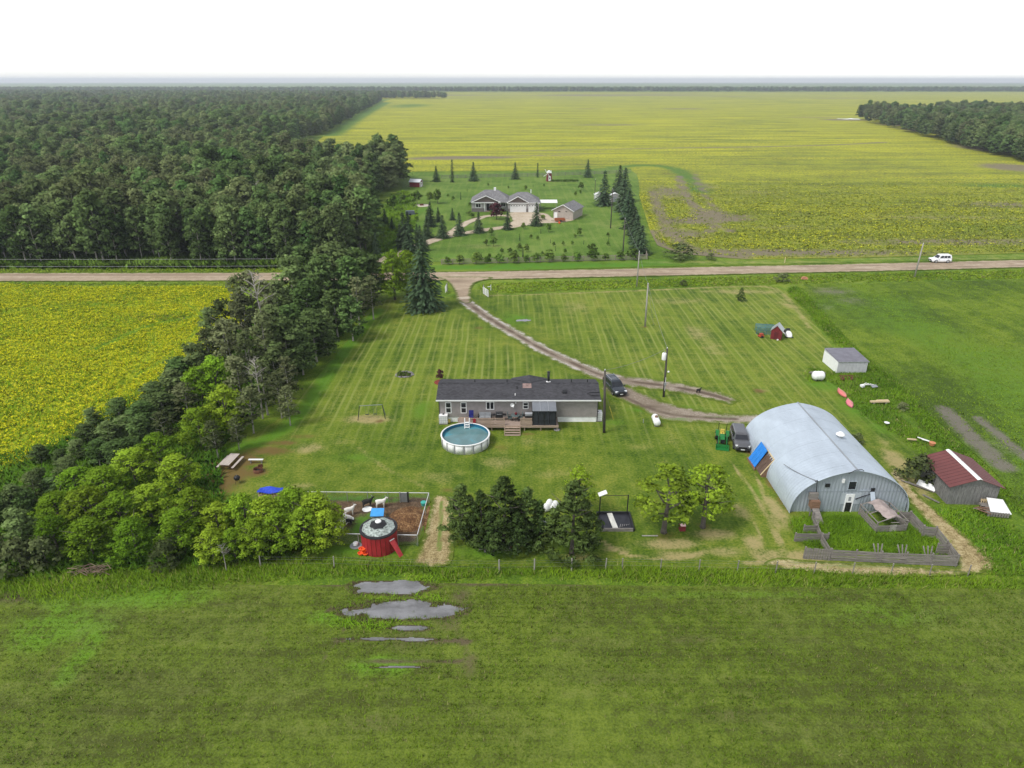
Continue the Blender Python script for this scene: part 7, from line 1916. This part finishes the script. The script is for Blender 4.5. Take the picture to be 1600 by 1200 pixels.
g = G(622, 868); rd = thing('red_plank_door', 'red door panel leaning on the round bin\'s right side', 'panel', g, R(20))
MB().slab([(.1, -.35, .0), (.45, -.1, .0), (-.15, .55, 1.5), (-.6, .3, 1.5)], .06).build('panel', simple('lighter_red_paint', (.46, .045, .05), .6, .15), rd)
MB().slab([(-.15, .56, 1.5), (-.6, .31, 1.5), (-.61, .32, 1.55), (-.16, .57, 1.55)], .07).build('edge', M_white, rd)
g = G(568, 866); ob = thing('orange_buckets', 'cluster of bright orange tubs by the round red bin', 'tubs', g)
for k, (x, y, z) in enumerate(((-.25, -.1, 0), (.2, -.15, 0), (.05, .25, 0), (-.2, .2, .28), (.22, .1, .3), (0, -.05, .42))): MB().lathe([(.14, .0), (.26, .24), (.2, .26), (.12, .1)], 12, (x, y, z)).build('tub', M_orange, ob)
g = G(556, 853); wb_ = thing('white_urn', 'white jar on a flat dish left of the round red bin', 'jar', g)
MB().lathe([(.5, .0), (.55, .05), (.1, .07)], 16).build('dish', M_grey, wb_); MB().lathe([(.1, .05), (.25, .16), (.25, .35), (.1, .45)], 14).build('jar', M_white, wb_)

# ------------------------------------------------------------------ fire pit corner
A = G(350, 738); B = G(371, 716); d = B - A; 
pt = thing('picnic_table', 'long weathered picnic table by the fire pit', 'table', (A + B) / 2, math.atan2(d.y, d.x))
LP = 2.5
for k in range(5): MB().box((0, -.42 + .21 * k, .75), (LP, .19, .05)).build('plank', simple('sun_bleached_wood', (.47, .41, .36), .85, .18, 2.0, streak=(.6, 6, 6)), pt)
for s in (-1, 1):
    MB().box((0, s * .86, .44), (LP, .26, .05)).build('bench_plank', simple('sun_bleached_wood', (.47, .41, .36)), pt)
    for x in (-.9, .9): MB().tube([(x, s * .75, -.02), (x, s * .22, .72)], .05, 5).build('leg', M_brownwood, pt)
for x in (-.9, .9): MB().box((x, 0, .40), (.06, 1.8, .1)).build('crossbar', M_brownwood, pt)
g = G(400.5, 723.5); wbn = thing('white_bench', 'narrow white bench behind the fire ring', 'bench', g)
MB().box((0, 0, .45), (1.62, .26, .06)).build('seat', M_white, wbn)
for s in (-.6, .6): MB().box((s, 0, .2), (.1, .22, .46)).build('leg', M_oldwood, wbn)
g = G(403.5, 737); fr_ = thing('fire_ring', 'rusty brown fire ring near the picnic table', 'fire pit', g)
MB().lathe([(.5, -.05), (.5, .42), (.46, .42), (.46, .02)], 20, cap=False).build('ring', M_rust, fr_, True); MB().lathe([(.45, .08), (.2, .16), (.02, .18)], 12).build('ash', M_black, fr_)
MB().box((.2, .35, .55), (.5, .06, .35), .3).build('heat_shield', M_rust, fr_)
g = G(371.5, 755); kg = thing('kettle_grill', 'round black kettle grill on the worn grass', 'grill', g)
MB().lathe([(.05, .38), (.24, .44), (.33, .62), (.34, .66), (.3, .80), (.15, .92), (.03, .95)], 18).build('bowl', M_black, kg, True); MB().tube([(0, 0, .94), (0, 0, 1.02)], .03, 6).build('knob', M_steel, kg)
for k in range(3): MB().tube([(.15 * math.cos(k * 2.1), .15 * math.sin(k * 2.1), .45), (.32 * math.cos(k * 2.1), .32 * math.sin(k * 2.1), 0)], .018, 5).build('leg', M_black, kg)
g = G(424, 781); wf = thing('firewood_stack', 'firewood stack under a blue tarp behind the thicket', 'firewood', g)
for j in range(4):
    for k in range(9): MB().tube([(-1.0 + .25 * k, -.4, .25 + .24 * j), (-1.0 + .25 * k + .03, .4, .25 + .24 * j)], .115, 7).build('log', M_palewood, wf)
tpv = [(x, y, 1.17 + .1 * math.sin(x * 3 + y * 4)) for x in np.linspace(-1.15, 1.2, 8) for y in (-.5, -.15, .2, .55)]
tpo = MB().add(tpv, [(i * 4 + j, (i + 1) * 4 + j, (i + 1) * 4 + j + 1, i * 4 + j + 1) for i in range(7) for j in range(3)]).build('tarp', simple('royal_blue_tarp', (.02, .06, .50), .5, .15), wf); tpo.modifiers.new('thick', 'SOLIDIFY').thickness = .04

# ------------------------------------------------------------------ swing frame and flower bed on the lawn
A = G(560, 654); B = G(602, 651.5)
sf = thing('swing_frame', 'grey swing set frame standing on the worn lawn patch', 'swing set', ((A + B) / 2), math.atan2((B - A).y, (B - A).x))
LS = (B - A).length * .84; HS = 1.75
M_sw = simple('grey_green_tube', (.20, .24, .21), .5, .15)
MB().tube([(-LS / 2, 0, HS), (LS / 2, 0, HS)], .05, 8).build('top_bar', M_sw, sf)
for s in (-1, 1):
    for y in (-.55, .55): MB().tube([(s * (LS / 2), 0, HS), (s * (LS / 2 + .3), y, -.05)], .045, 7).build('leg', M_black if y < 0 else M_sw, sf)
for k, xx in enumerate((-.55, .45)):
    MB().box((xx, 0, .5), (.42, .18, .03)).build('swing_seat', M_black, sf)
    for q in (-.2, .2): MB().tube([(xx + q, 0, HS), (xx + q, 0, .5)], .012, 4).build('chain', M_wire, sf)
g = G(632, 586); fbd = thing('stone_flower_bed', 'oval ring of field stones with plants on the lawn', 'flower bed', g)
for k in range(26):
    a = 2 * PI * k / 26; r_ = _rf.uniform(.9, 1.1)
    sz = _rf.uniform(.12, .2)
    MB().lathe([(sz * .5, -.03), (sz, .04), (sz * .85, .15), (sz * .2, .2)], 7, (1.15 * r_ * math.cos(a), .95 * r_ * math.sin(a), 0)).build('stone', M_stone, fbd)
for k in range(34):
    a = _rf.uniform(.2, 2.9); r_ = _rf.uniform(.3, .95); sz = _rf.uniform(.1, .19)
    MB().lathe([(sz * .5, -.05), (sz, .04), (sz * .85, .14), (sz * .2, .19)], 7, (1.15 * r_ * math.cos(a), .3 + .6 * r_ * math.sin(a), .08 + .3 * (1 - r_))).build('stone', M_stone, fbd)
MB().lathe([(1.05, -.01), (.7, .12), (.05, .22)], 16).build('soil', simple('bed_soil', (.07, .05, .035), .95, .3, 4.), fbd)
cl = [((_rf.uniform(-.8, .8), _rf.uniform(-.6, .6), .25), (.3, .3, .25), _rf.uniform(.3, .7)) for k in range(9)]
link('plants', crown_mesh('plants', cl, -40, .2, L_garden, 91), fbd, kind='stuff')

# ------------------------------------------------------------------ dark pit with frame, red box
A = G(938, 830); B = G(990, 830); C_ = G(990, 804)
pit = thing('pit_frame', 'black framed bed with white board and posts right of the pines', 'raised bed', (A + B) / 2)
wP = (B - A).length; dP = C_.y - A.y
MB().b2(-wP / 2, wP / 2, .0, dP, -.03, .16).build('bed', simple('black_liner_sheet', (.02, .02, .026), .35, .4, 1.5), pit)
for s in (-1, 1): MB().b2(s * wP / 2 - .07, s * wP / 2 + .07, -.07, dP + .07, -.03, .32).build('side_board', M_black, pit)
MB().b2(-wP / 2 + .07, wP / 2 - .07, -.07, .07, -.03, .32).build('near_board', M_oldwood, pit); MB().b2(-wP / 2 + .07, wP / 2 - .07, dP - .07, dP + .07, -.03, .34).build('far_board', M_black, pit)
MB().box((-.25, dP / 2, .22), (.5, dP - .2, .06), R(6)).build('white_board', simple('dirty_white_board', (.58, .57, .52), .8, .2, 2.0), pit)
for s, y in ((-1, 0), (-1, dP), (1, dP)): MB().b2(s * (wP / 2 - .22) - .05, s * (wP / 2 - .22) + .05, y - .05, y + .05, -.05, 2.3 if y > 0 else 1.2).build('post', M_black, pit)
MB().tube([(-wP / 2 + .22, dP, 2.2), (wP / 2 - .22, dP, 2.2)], .03, 6).build('cross_rail', M_black, pit)
MB().box((-wP / 2 + .42, dP, 2.45), (.85, .45, .08), R(10), R(20), R(-18)).build('white_panel', M_white, pit)
for k in range(5): MB().tube([(.3 + .22 * k, .3 + .1 * k, .2), (.45 + .2 * k, .7, .3)], .03, 5).build('debris', M_stone, pit)
g = G(1065.5, 828); rbx = thing('red_box', 'small red box with pale lid between the two ash trees', 'box', g)
MB().box((0, 0, .28), (.55, .5, .55)).build('body', M_dred, rbx); MB().box((.04, -.02, .575), (.5, .44, .05)).build('lid', simple('pale_pink_lid', (.68, .45, .44), .6, .1), rbx)
o = MB().tube([G(1003, 838) + Vector((0, 0, .06)), G(1028, 838) + Vector((0, 0, .06))], .06, 6).build('fallen_pole', M_polegrey); tag(o, 'grey pole lying on the grass by the left ash tree', 'pole')
# among the pines
g = G(859, 798); wsk = thing('white_sacks', 'white bags heaped behind the pines', 'bags', g)
for k, (x, y, z) in enumerate(((-.35, 0, 0), (.3, .1, 0), (0, .3, .3), (.55, .35, .1))): MB().lathe([(.15, 0), (.38, .15), (.4, .45), (.22, .75), (.05, .85)], 10, (x, y, z)).build('bag', M_white, wsk, True)
g = G(775, 862); pls = thing('pole_stack', 'grey poles stacked beneath the pines', 'poles', g)
for k in range(5): MB().tube([(-1.6, .12 * k, .3 + .12 * (k % 2)), (1.3, .12 * k - .1, .25 + .12 * (k % 2))], .06, 6).build('pole', M_oldwood, pls)
for s in (-1, .8): MB().b2(s - .08, s + .08, -.1, .6, -.03, .22).build('bearer', M_oldwood, pls)
MB().box((.9, .2, .5), (1.0, .5, .06), .1, .3).build('board', M_rust, pls)
for k, (px, py, m) in enumerate(((770, 828, M_brownwood), (806, 818, M_white), (850, 822, M_grey), (742, 826, M_palewood))):
    g = G(px, py); t = thing('stored_crate', ('brown', 'white', 'grey', 'pale')[k] + ' crate standing among the pine trunks', 'crate', g, .3 * k)
    MB().box((0, 0, .3), (.8, .6, .6)).build('body', m, t)
    for z in (.12, .5): MB().box((0, -.31, z), (.84, .03, .1)).build('batten', M_oldwood, t)
# wire fence along the near field
posts = [(780, 893), (835, 892), (893, 891)] + [(972 + 60 * k, 889.5 + 1.2 * k) for k in range(10)]
posts = posts[:3] + [(p[0], p[1] + 0) for p in posts[3:]]
lastp = None
for k, (px, py) in enumerate(posts):
    g = G(px, py)
    t = thing('fence_post', 'pale wooden fence post before the pines' if k < 3 else 'grey wire fence post along the tall grass strip', 'post', g, 0, 'fence posts before the pines' if k < 3 else 'wire fence posts by the tall grass')
    MB().tube([(0, 0, -.2), (0, 0, 1.25 if k < 3 else 1.15)], .065 if k < 3 else .05, 7).build('shaft', M_polegrey if k < 3 else M_oldwood, t)
    MB().lathe([(.065, 0), (.03, .05)], 7, (0, 0, 1.25 if k < 3 else 1.15)).build('top', M_polegrey, t)
for px, py, lb in ((407, 885, 'pale fence post at the foot of the lime thicket'), (522, 886, 'pale fence post left of the orange tubs'), (946, 889, 'short post in the grass below the pit')):
    t = thing('fence_post', lb, 'post', G(px, py)); MB().tube([(0, 0, -.2), (.05, 0, 1.15)], .055, 7).build('shaft', M_polegrey, t)
for z in (.45, .85, 1.1):
    pts = [G(*p) + Vector((0, 0, z)) for p in [(407, 886), (522, 887), (700, 892)] + posts]
    o = MB().tube(pts, .006, 4).build('fence_wire', M_wire); tag(o, {.45: 'lowest', .85: 'middle', 1.1: 'topmost'}[z] + ' strand of the wire fence along the near field', 'wire')
# brush pile at the thicket
g = G(142, 896); bp = thing('brush_pile', 'heap of bare brown branches at the foot of the thicket', 'branches', g)
for k in range(46):
    a = _rf.uniform(0, 2 * PI); L = _rf.uniform(.8, 2.0); c = Vector((_rf.uniform(-1.5, 1.5), _rf.uniform(-.4, .5), _rf.uniform(.05, .6)))
    dv = Vector((math.cos(a), math.sin(a) * .6, _rf.uniform(-.15, .35))) * L / 2
    MB().tube([c - dv, c + Vector((0, 0, .06)), c + dv], [.035, .03, .008], 5).build('branch', simple('brown_twig', (.19, .13, .095), .95, .3, 3.), bp)
dog = animal('dog', 'small black dog walking on the driveway beyond the transformer pole', G(1091, 614), R(15), M_goatb, .75, 'dog', 'up', False)

# ================================================================== neighbour's buildings
def npos(px, py): return G(px, py)
nh = thing('bungalow', 'grey roofed bungalow with white garage doors across the road', 'house', (0, 224.5, 0))
def nx(px): return (px - 800) / 4.84
M_nwall = siding_mat('pale_grey_siding', (.36, .34, .33), .35)
# left wing, centre, garage wing
MB().b2(nx(737), nx(760), 0, 10, -.05, 3.1).build('left_wing_wall', M_nwall, nh); MB().b2(nx(760), nx(793), 1.6, 10, -.05, 3.1).build('centre_wall', M_nwall, nh); MB().b2(nx(793.5), nx(842), -.8, 9, -.05, 3.1).build('garage_wall', M_nwall, nh)
MB().b2(nx(736.8), nx(757), -.1, -.005, -.05, 1.2).build('stone_skirt', M_brick, nh)
MB().b2(nx(793.3), nx(796.5), -.9, -.805, -.05, 1.2).build('stone_pier', M_brick, nh); MB().b2(nx(822.3), nx(825), -.9, -.805, -.05, 1.2).build('stone_pier', M_brick, nh)
def hip(x0, x1, y0, y1, z0, z1, inset, mat, nm):
    xm0, xm1 = x0 + inset, x1 - inset; ym = (y0 + y1) / 2
    a, b, c, d = (x0, y0, z0), (x1, y0, z0), (x1, y1, z0), (x0, y1, z0); e, f = (xm0, ym, z1), (xm1, ym, z1)
    MB().add([a, b, c, d, e, f], [(0, 1, 5, 4), (1, 2, 5), (2, 3, 4, 5), (3, 0, 4), (3, 2, 1, 0)]).build(nm, mat, nh)
hip(nx(735), nx(800), -.5, 10.6, 3.1, 6.3, 4.6, M_ngrey, 'main_roof'); hip(nx(790), nx(844), -1.2, 9.6, 3.05, 5.7, 4.0, M_ngrey, 'garage_roof')
def fgable(x0, x1, y, z0, h, depth):
    xm = (x0 + x1) / 2
    for s in (0, 1):
        q = [(x0 - .2, y - .35, z0), (xm, y - .35, z0 + h), (xm, y + depth, z0 + h), (x0 - .2, y + depth, z0)] if s == 0 else [(xm, y - .35, z0 + h), (x1 + .2, y - .35, z0), (x1 + .2, y + depth, z0), (xm, y + depth, z0 + h)]
        MB().slab(q[::-1], .1).build('gable_roof', M_ngrey, nh)
    MB().prism([(x0, z0 - .05), (x1, z0 - .05), (xm, z0 + h - .15)], y - .02, y + .1, 'y').build('gable_panel', M_brown, nh)
    for p, q in (((x0 - .25, z0 - .02), (xm, z0 + h)), ((x1 + .25, z0 - .02), (xm, z0 + h))): MB().tube([(p[0], y - .4, p[1]), (q[0], y - .4, q[1])], .11, 5).build('barge_board', M_white, nh)
    MB().b2(x0 - .2, x1 + .2, y - .42, y - .36, z0 - .25, z0 - .03).build('fascia', M_white, nh)
fgable(nx(738), nx(781), -.25, 3.15, 2.0, 4.5); fgable(nx(793.5), nx(825), -1.1, 3.15, 1.9, 4.5)
MB().b2(nx(826), nx(843.5), -1.25, -1.15, 2.9, 3.1).build('fascia', M_white, nh)
window(nh, nx(743), nx(752), 1.3, 2.8, -.01, 'v', fr=.18); window(nh, nx(782), nx(790), 1.3, 2.7, 1.58, 'v', fr=.16)
MB().b2(nx(759.5), nx(764), 1.52, 1.58, 0, 2.4).build('front_door', M_black, nh)
for px in (757, 779): MB().b2(nx(px) - .15, nx(px) + .15, -.1, .2, 0, 3.0).build('porch_post', M_white, nh)
MB().b2(nx(757), nx(780), -.1, 1.58, .0, .3).build('porch_floor', M_deck, nh)
MB().b2(nx(764.5), nx(778), -.09, -.03, .3, 1.2).build('porch_rail', M_black, nh)
for x0, x1 in ((797, 822), (825.5, 838)):
    dr = MB().b2(nx(x0), nx(x1), -.9, -.805, 0, 2.5).build('garage_door', M_white, nh)
    for k in range(4): MB().b2(nx(x0) + .1, nx(x1) - .1, -.93, -.905, .1 + .6 * k, .62 + .6 * k).build('door_section', M_white, dr)
    n = int((x1 - x0) / 4)
    for k in range(n):
        a = nx(x0) + (nx(x1) - nx(x0)) * (k + .25) / n; c = nx(x0) + (nx(x1) - nx(x0)) * (k + .75) / n
        MB().b2(a, c, -.945, -.932, 2.02, 2.25).build('door_light', M_glass, dr)
MB().b2(nx(773) - .35, nx(773) + .35, 4.6, 5.3, 5.9, 7.0).build('chimney', M_white, nh)
MB().tube([(nx(830), 5, 5.2), (nx(830), 5, 6.4)], .12, 6).build('vent_pipe', M_white, nh)
# detached garage
g = G(869, 341.5); ng_ = thing('detached_garage', 'tan gabled garage with white doors right of the bungalow', 'garage', (g.x - .9, g.y, 0), R(-24))
MB().prism([(0, -.05), (6.4, -.05), (6.4, 2.7), (3.2, 4.3), (0, 2.7)], 0, 9.0, 'y').build('wall', M_tan, ng_)
for s in (0, 1):
    q = [(-.4, -.4, 2.6), (3.2, -.4, 4.42), (3.2, 9.4, 4.42), (-.4, 9.4, 2.6)] if s == 0 else [(3.2, -.4, 4.42), (6.8, -.4, 2.6), (6.8, 9.4, 2.6), (3.2, 9.4, 4.42)]
    MB().slab(q[::-1], .1).build('roof_slope', M_ngrey, ng_)
for p in ((-.45, 2.55), (6.85, 2.55)): MB().tube([(p[0], -.45, p[1]), (3.2, -.45, 4.42)], .1, 5).build('barge_board', M_white, ng_)
for y0, y1 in ((1.0, 3.6), (5.6, 8.2)): MB().b2(-.08, -.005, y0, y1, 0, 2.3).build('garage_door', M_white, ng_)
MB().b2(-.07, -.005, 4.2, 5.0, 0, 2.0).build('side_door', M_brown, ng_)
MB().b2(1.6, 2.3, -.05, -.004, 2.1, 2.4).build('gable_vent', M_black, ng_); MB().b2(3.9, 4.5, -.05, -.004, 2.3, 2.5).build('gable_vent', M_black, ng_)
MB().b2(.3, 1.3, -.07, -.004, .0, 2.0).build('man_door', M_white, ng_)
g = G(853, 326); cp = thing('white_canopy', 'white tarpaulin canopy behind the detached garage', 'canopy', (g.x + .5, g.y, 0))
MB().slab([(-2.5, -1.8, 2.2), (3.2, -1.8, 2.2), (3.2, 1.5, 2.7), (-2.5, 1.5, 2.7)], .06).build('cover', M_white, cp)
for x in (-2.3, 3.0):
    for y in (-1.6, 1.3): MB().tube([(x, y, 0), (x, y, 2.3)], .05, 6).build('leg', M_steel, cp)
g = G(875, 346.5); ot = thing('orange_trailer', 'low orange trailer before the detached garage', 'trailer', g, R(4))
MB().b2(-1.6, 1.5, -.8, .8, .45, .58).build('bed', simple('faded_orange_paint', (.34, .10, .04), .6, .2), ot)
for s in (-.8, .8): MB().b2(-1.6, 1.5, s - .04, s + .04, .58, 1.05).build('side_wall', simple('faded_orange_paint', (.34, .10, .04)), ot); MB().tube([(.1, s - .1, .34), (.1, s + .1, .34)], .34, 12).build('wheel', M_tyre, ot)
MB().b2(-1.64, -1.56, -.76, .76, .58, 1.05).build('front_wall', simple('faded_orange_paint', (.34, .10, .04)), ot)
MB().tube([(-1.6, 0, .5), (-2.7, 0, .5)], .06, 6).build('drawbar', M_black, ot)
g = G(888, 347); ob2 = MB().lathe([(.2, 0), (.35, .3), (.3, .6), (.05, .65)], 10, (G(874, 349.5).x, G(874, 349.5).y, 0)).build('orange_drum', M_orange); tag(ob2, 'small orange drum beside the orange trailer', 'drum')
# red garden shed
g = G(640, 292); gs = thing('garden_shed', 'dark red garden shed with white roof at the wood\'s corner', 'shed', (g.x, g.y, 0), R(-16))
MB().prism([(0, -.05), (3.0, -.05), (3.0, 2.0), (1.5, 2.9), (0, 2.0)], 0, 4.4, 'x').build('wall', M_dred, gs)
for s in (0, 1):
    q = [(-.25, -.25, 1.95), (4.65, -.25, 1.95), (4.65, 1.5, 3.0), (-.25, 1.5, 3.0)] if s == 0 else [(-.25, 1.5, 3.0), (4.65, 1.5, 3.0), (4.65, 3.25, 1.95), (-.25, 3.25, 1.95)]
    MB().slab(q, .1).build('roof_slope', simple('pale_metal_roof', (.62, .63, .66), .5, .08), gs)
MB().b2(4.405, 4.46, .7, 2.3, 0, 1.9).build('door', M_white, gs); MB().b2(4.46, 4.48, 1.3, 1.75, .9, 1.5).build('door_light', M_dred, gs)
for y in (.06, 2.94): MB().b2(4.405, 4.45, y - .12, y + .12, 0, 1.95).build('corner_board', M_white, gs)
MB().slab([(-1.2, .2, .0), (0, .2, .5), (0, 1.2, .5), (-1.2, 1.2, 0)][::-1], .08).build('ramp', M_palewood, gs)
# red windmill-like leaning hut
g = G(858, 283); wm = thing('garden_windmill', 'small red and white garden windmill on the back lawn', 'windmill', (g.x, g.y, 0), R(8))
MB().loft([[(-1.2, -1.2, -.05), (1.2, -1.2, -.05), (1.2, 1.2, -.05), (-1.2, 1.2, -.05)], [(-.8, -.8, 3.4), (.8, -.8, 3.4), (.8, .8, 3.4), (-.8, .8, 3.4)]]).build('tower', M_dred, wm)
MB().loft([[(-.95, -1.1, 3.4), (.95, -1.1, 3.4), (.95, 1.0, 3.4), (-.95, 1.0, 3.4)], [(-.7, -.9, 4.1), (.7, -.9, 4.1), (.7, .8, 4.1), (-.7, .8, 4.1)], [(-.1, -.7, 4.4), (.1, -.7, 4.4), (.1, .6, 4.4), (-.1, .6, 4.4)]]).build('cap', M_white, wm)
MB().slab([(-.55, -1.22, .3), (.55, -1.22, .3), (.45, -1.0, 2.2), (-.45, -1.0, 2.2)], .05).build('door', M_white, wm); MB().b2(-.2, .2, -1.2, -1.1, 1.0, 1.7).build('window', M_black, wm)
for k in range(4):
    a = R(30 + 90 * k); MB().slab([(-1.0 + .1 * math.cos(a) - .18 * math.sin(a), -1.35, 3.3 + .1 * math.sin(a) + .18 * math.cos(a)), (-1.0 + 2.0 * math.cos(a) - .25 * math.sin(a), -1.35, 3.3 + 2.0 * math.sin(a) + .25 * math.cos(a)), (-1.0 + 2.0 * math.cos(a), -1.35, 3.3 + 2.0 * math.sin(a)), (-1.0 + .1 * math.cos(a), -1.35, 3.3 + .1 * math.sin(a))], .05).build('sail', M_white, wm)
MB().tube([(-1.0, -1.35, 3.3), (-.4, -1.0, 3.6)], .1, 6).build('axle', M_orange, wm)
hg = thing('clipped_hedge', 'low clipped hedge right of the garden windmill', 'hedge', (G(882, 284).x, G(882, 284).y, 0))
link('foliage', crown_mesh('foliage', [((-5 + 1.0 * k, 0, .5), (.75, .6, .55), .4) for k in range(11)], -70, .4, L_garden, 71), hg, kind='stuff')
# white sheds and trampoline by the spruces
for px, py, s, rz, lb in ((936, 312, 1.0, 5, 'small white metal shed left of the tall spruce'), (960, 315, 1.15, -6, 'pale grey garden shed beside the spruce row')):
    g = G(px, py); t = thing('small_shed', lb, 'shed', (g.x, g.y, 0), R(rz))
    MB().prism([(-1.6 * s, -.05), (1.6 * s, -.05), (1.6 * s, 1.9 * s), (0, 2.5 * s), (-1.6 * s, 1.9 * s)], -1.2, 1.2, 'y').build('wall', M_nwall if rz < 0 else M_white, t)
    for q in (-1, 1):
        Q = [(q * 1.8 * s, -1.35, 1.85 * s), (0, -1.35, 2.58 * s), (0, 1.35, 2.58 * s), (q * 1.8 * s, 1.35, 1.85 * s)]
        MB().slab(Q if q > 0 else Q[::-1], .07).build('roof_slope', M_white, t)
    MB().b2(-.5 * s, .5 * s, -1.25, -1.205, 0, 1.7 * s).build('door', M_grey, t)
g = G(672, 331); pk = thing('garden_pickup', 'dark blue grey small trailer among the garden trees', 'trailer', G(641, 336), R(10)); MB().box((0, 0, .8), (3.0, 1.6, 1.1), taper=.9).build('body', simple('slate_blue_paint', (.10, .12, .15), .5, .15), pk)
for s in (-.8, .8): MB().tube([(0, s - .1, .33), (0, s + .1, .33)], .33, 12).build('wheel', M_tyre, pk)
MB().tube([(1.5, 0, .5), (2.6, 0, .45)], .06, 6).build('drawbar', M_black, pk)
fpn = thing('garden_fire_pit', 'pale gravel fire pit circle among the garden trees', 'fire pit', G(659, 321)); MB().lathe([(3.0, .03), (2.8, .07), (.1, .08)], 20).build('gravel', simple('pale_gravel', (.50, .44, .36), .9, .15), fpn); MB().lathe([(.7, .08), (.7, .5), (.6, .5), (.6, .1)], 14, cap=False).build('ring', M_rust, fpn)
# rail fences of the neighbour
def rail_fence(label, pts, h, n, sp, mat):
    P = [G(*p) for p in pts]
    t = thing('rail_fence', label, 'fence', P[0])
    O = P[0]
    pm_ = None; rm_ = {}
    for a, b in zip(P[:-1], P[1:]):
        d = b - a; L = d.length; m = max(1, round(L / sp)); rz = math.atan2(d.y, d.x)
        if pm_ is None:
            pm_ = MB().box((0, 0, h / 2), (.16, .16, h + .1)).build('post', mat, t, loc=a - O).data
        for k in range(m):
            p = a + d * (k / m) - O
            if (p.length > .1): link('post', pm_, t, loc=p, rot=(0, 0, rz))
            key = round(L / m, 2)
            if key not in rm_: rm_[key] = MB().box((0, 0, 0), (L / m - .02, .05, .15)).build('rail', mat, t).data; bpy.data.objects.remove([o for o in t.children if o.data is rm_[key]][0])
            c = a + d * ((k + .5) / m) - O
            for j in range(n): link('rail', rm_[key], t, loc=c + Vector((0, -.1, .25 + (h - .3) * j / max(1, n - 1))), rot=(0, 0, rz))
rail_fence('wooden rail fence along the front of the neighbour yard', [(690, 413.5), (1011, 405.5)], 1.25, 4, 2.6, wood_mat('grey_rail_wood', (.27, .23, .19)))
rail_fence('wooden rail fence turning back beside the last spruce', [(1011, 405.5), (1007, 392)], 1.25, 4, 2.6, wood_mat('grey_rail_wood', (.27, .23, .19)))
rail_fence('dark rail fence along the back of the neighbour yard', [(690, 279), (860, 275), (985, 270)], 1.3, 3, 3.5, M_oldwood)
# ================================================================== the air
hz = MB().b2(-9100, 9100, -70, 12700, -1.2, 60).build('haze', None or bpy.data.materials.new('pale_air'), kind='stuff')
hm = hz.data.materials[0]; hm.use_nodes = True; hm.node_tree.nodes.clear()
_o = hm.node_tree.nodes.new('ShaderNodeOutputMaterial'); _v = hm.node_tree.nodes.new('ShaderNodeVolumePrincipled')
_v.inputs['Color'].default_value = (0.86, 0.92, 1.0, 1); _v.inputs['Density'].default_value = 0.00015; _v.inputs['Anisotropy'].default_value = 0.2
hm.node_tree.links.new(_v.outputs[0], _o.inputs['Volume'])
tag(hz, 'thin pale haze that fades the far fields and wood', 'haze')
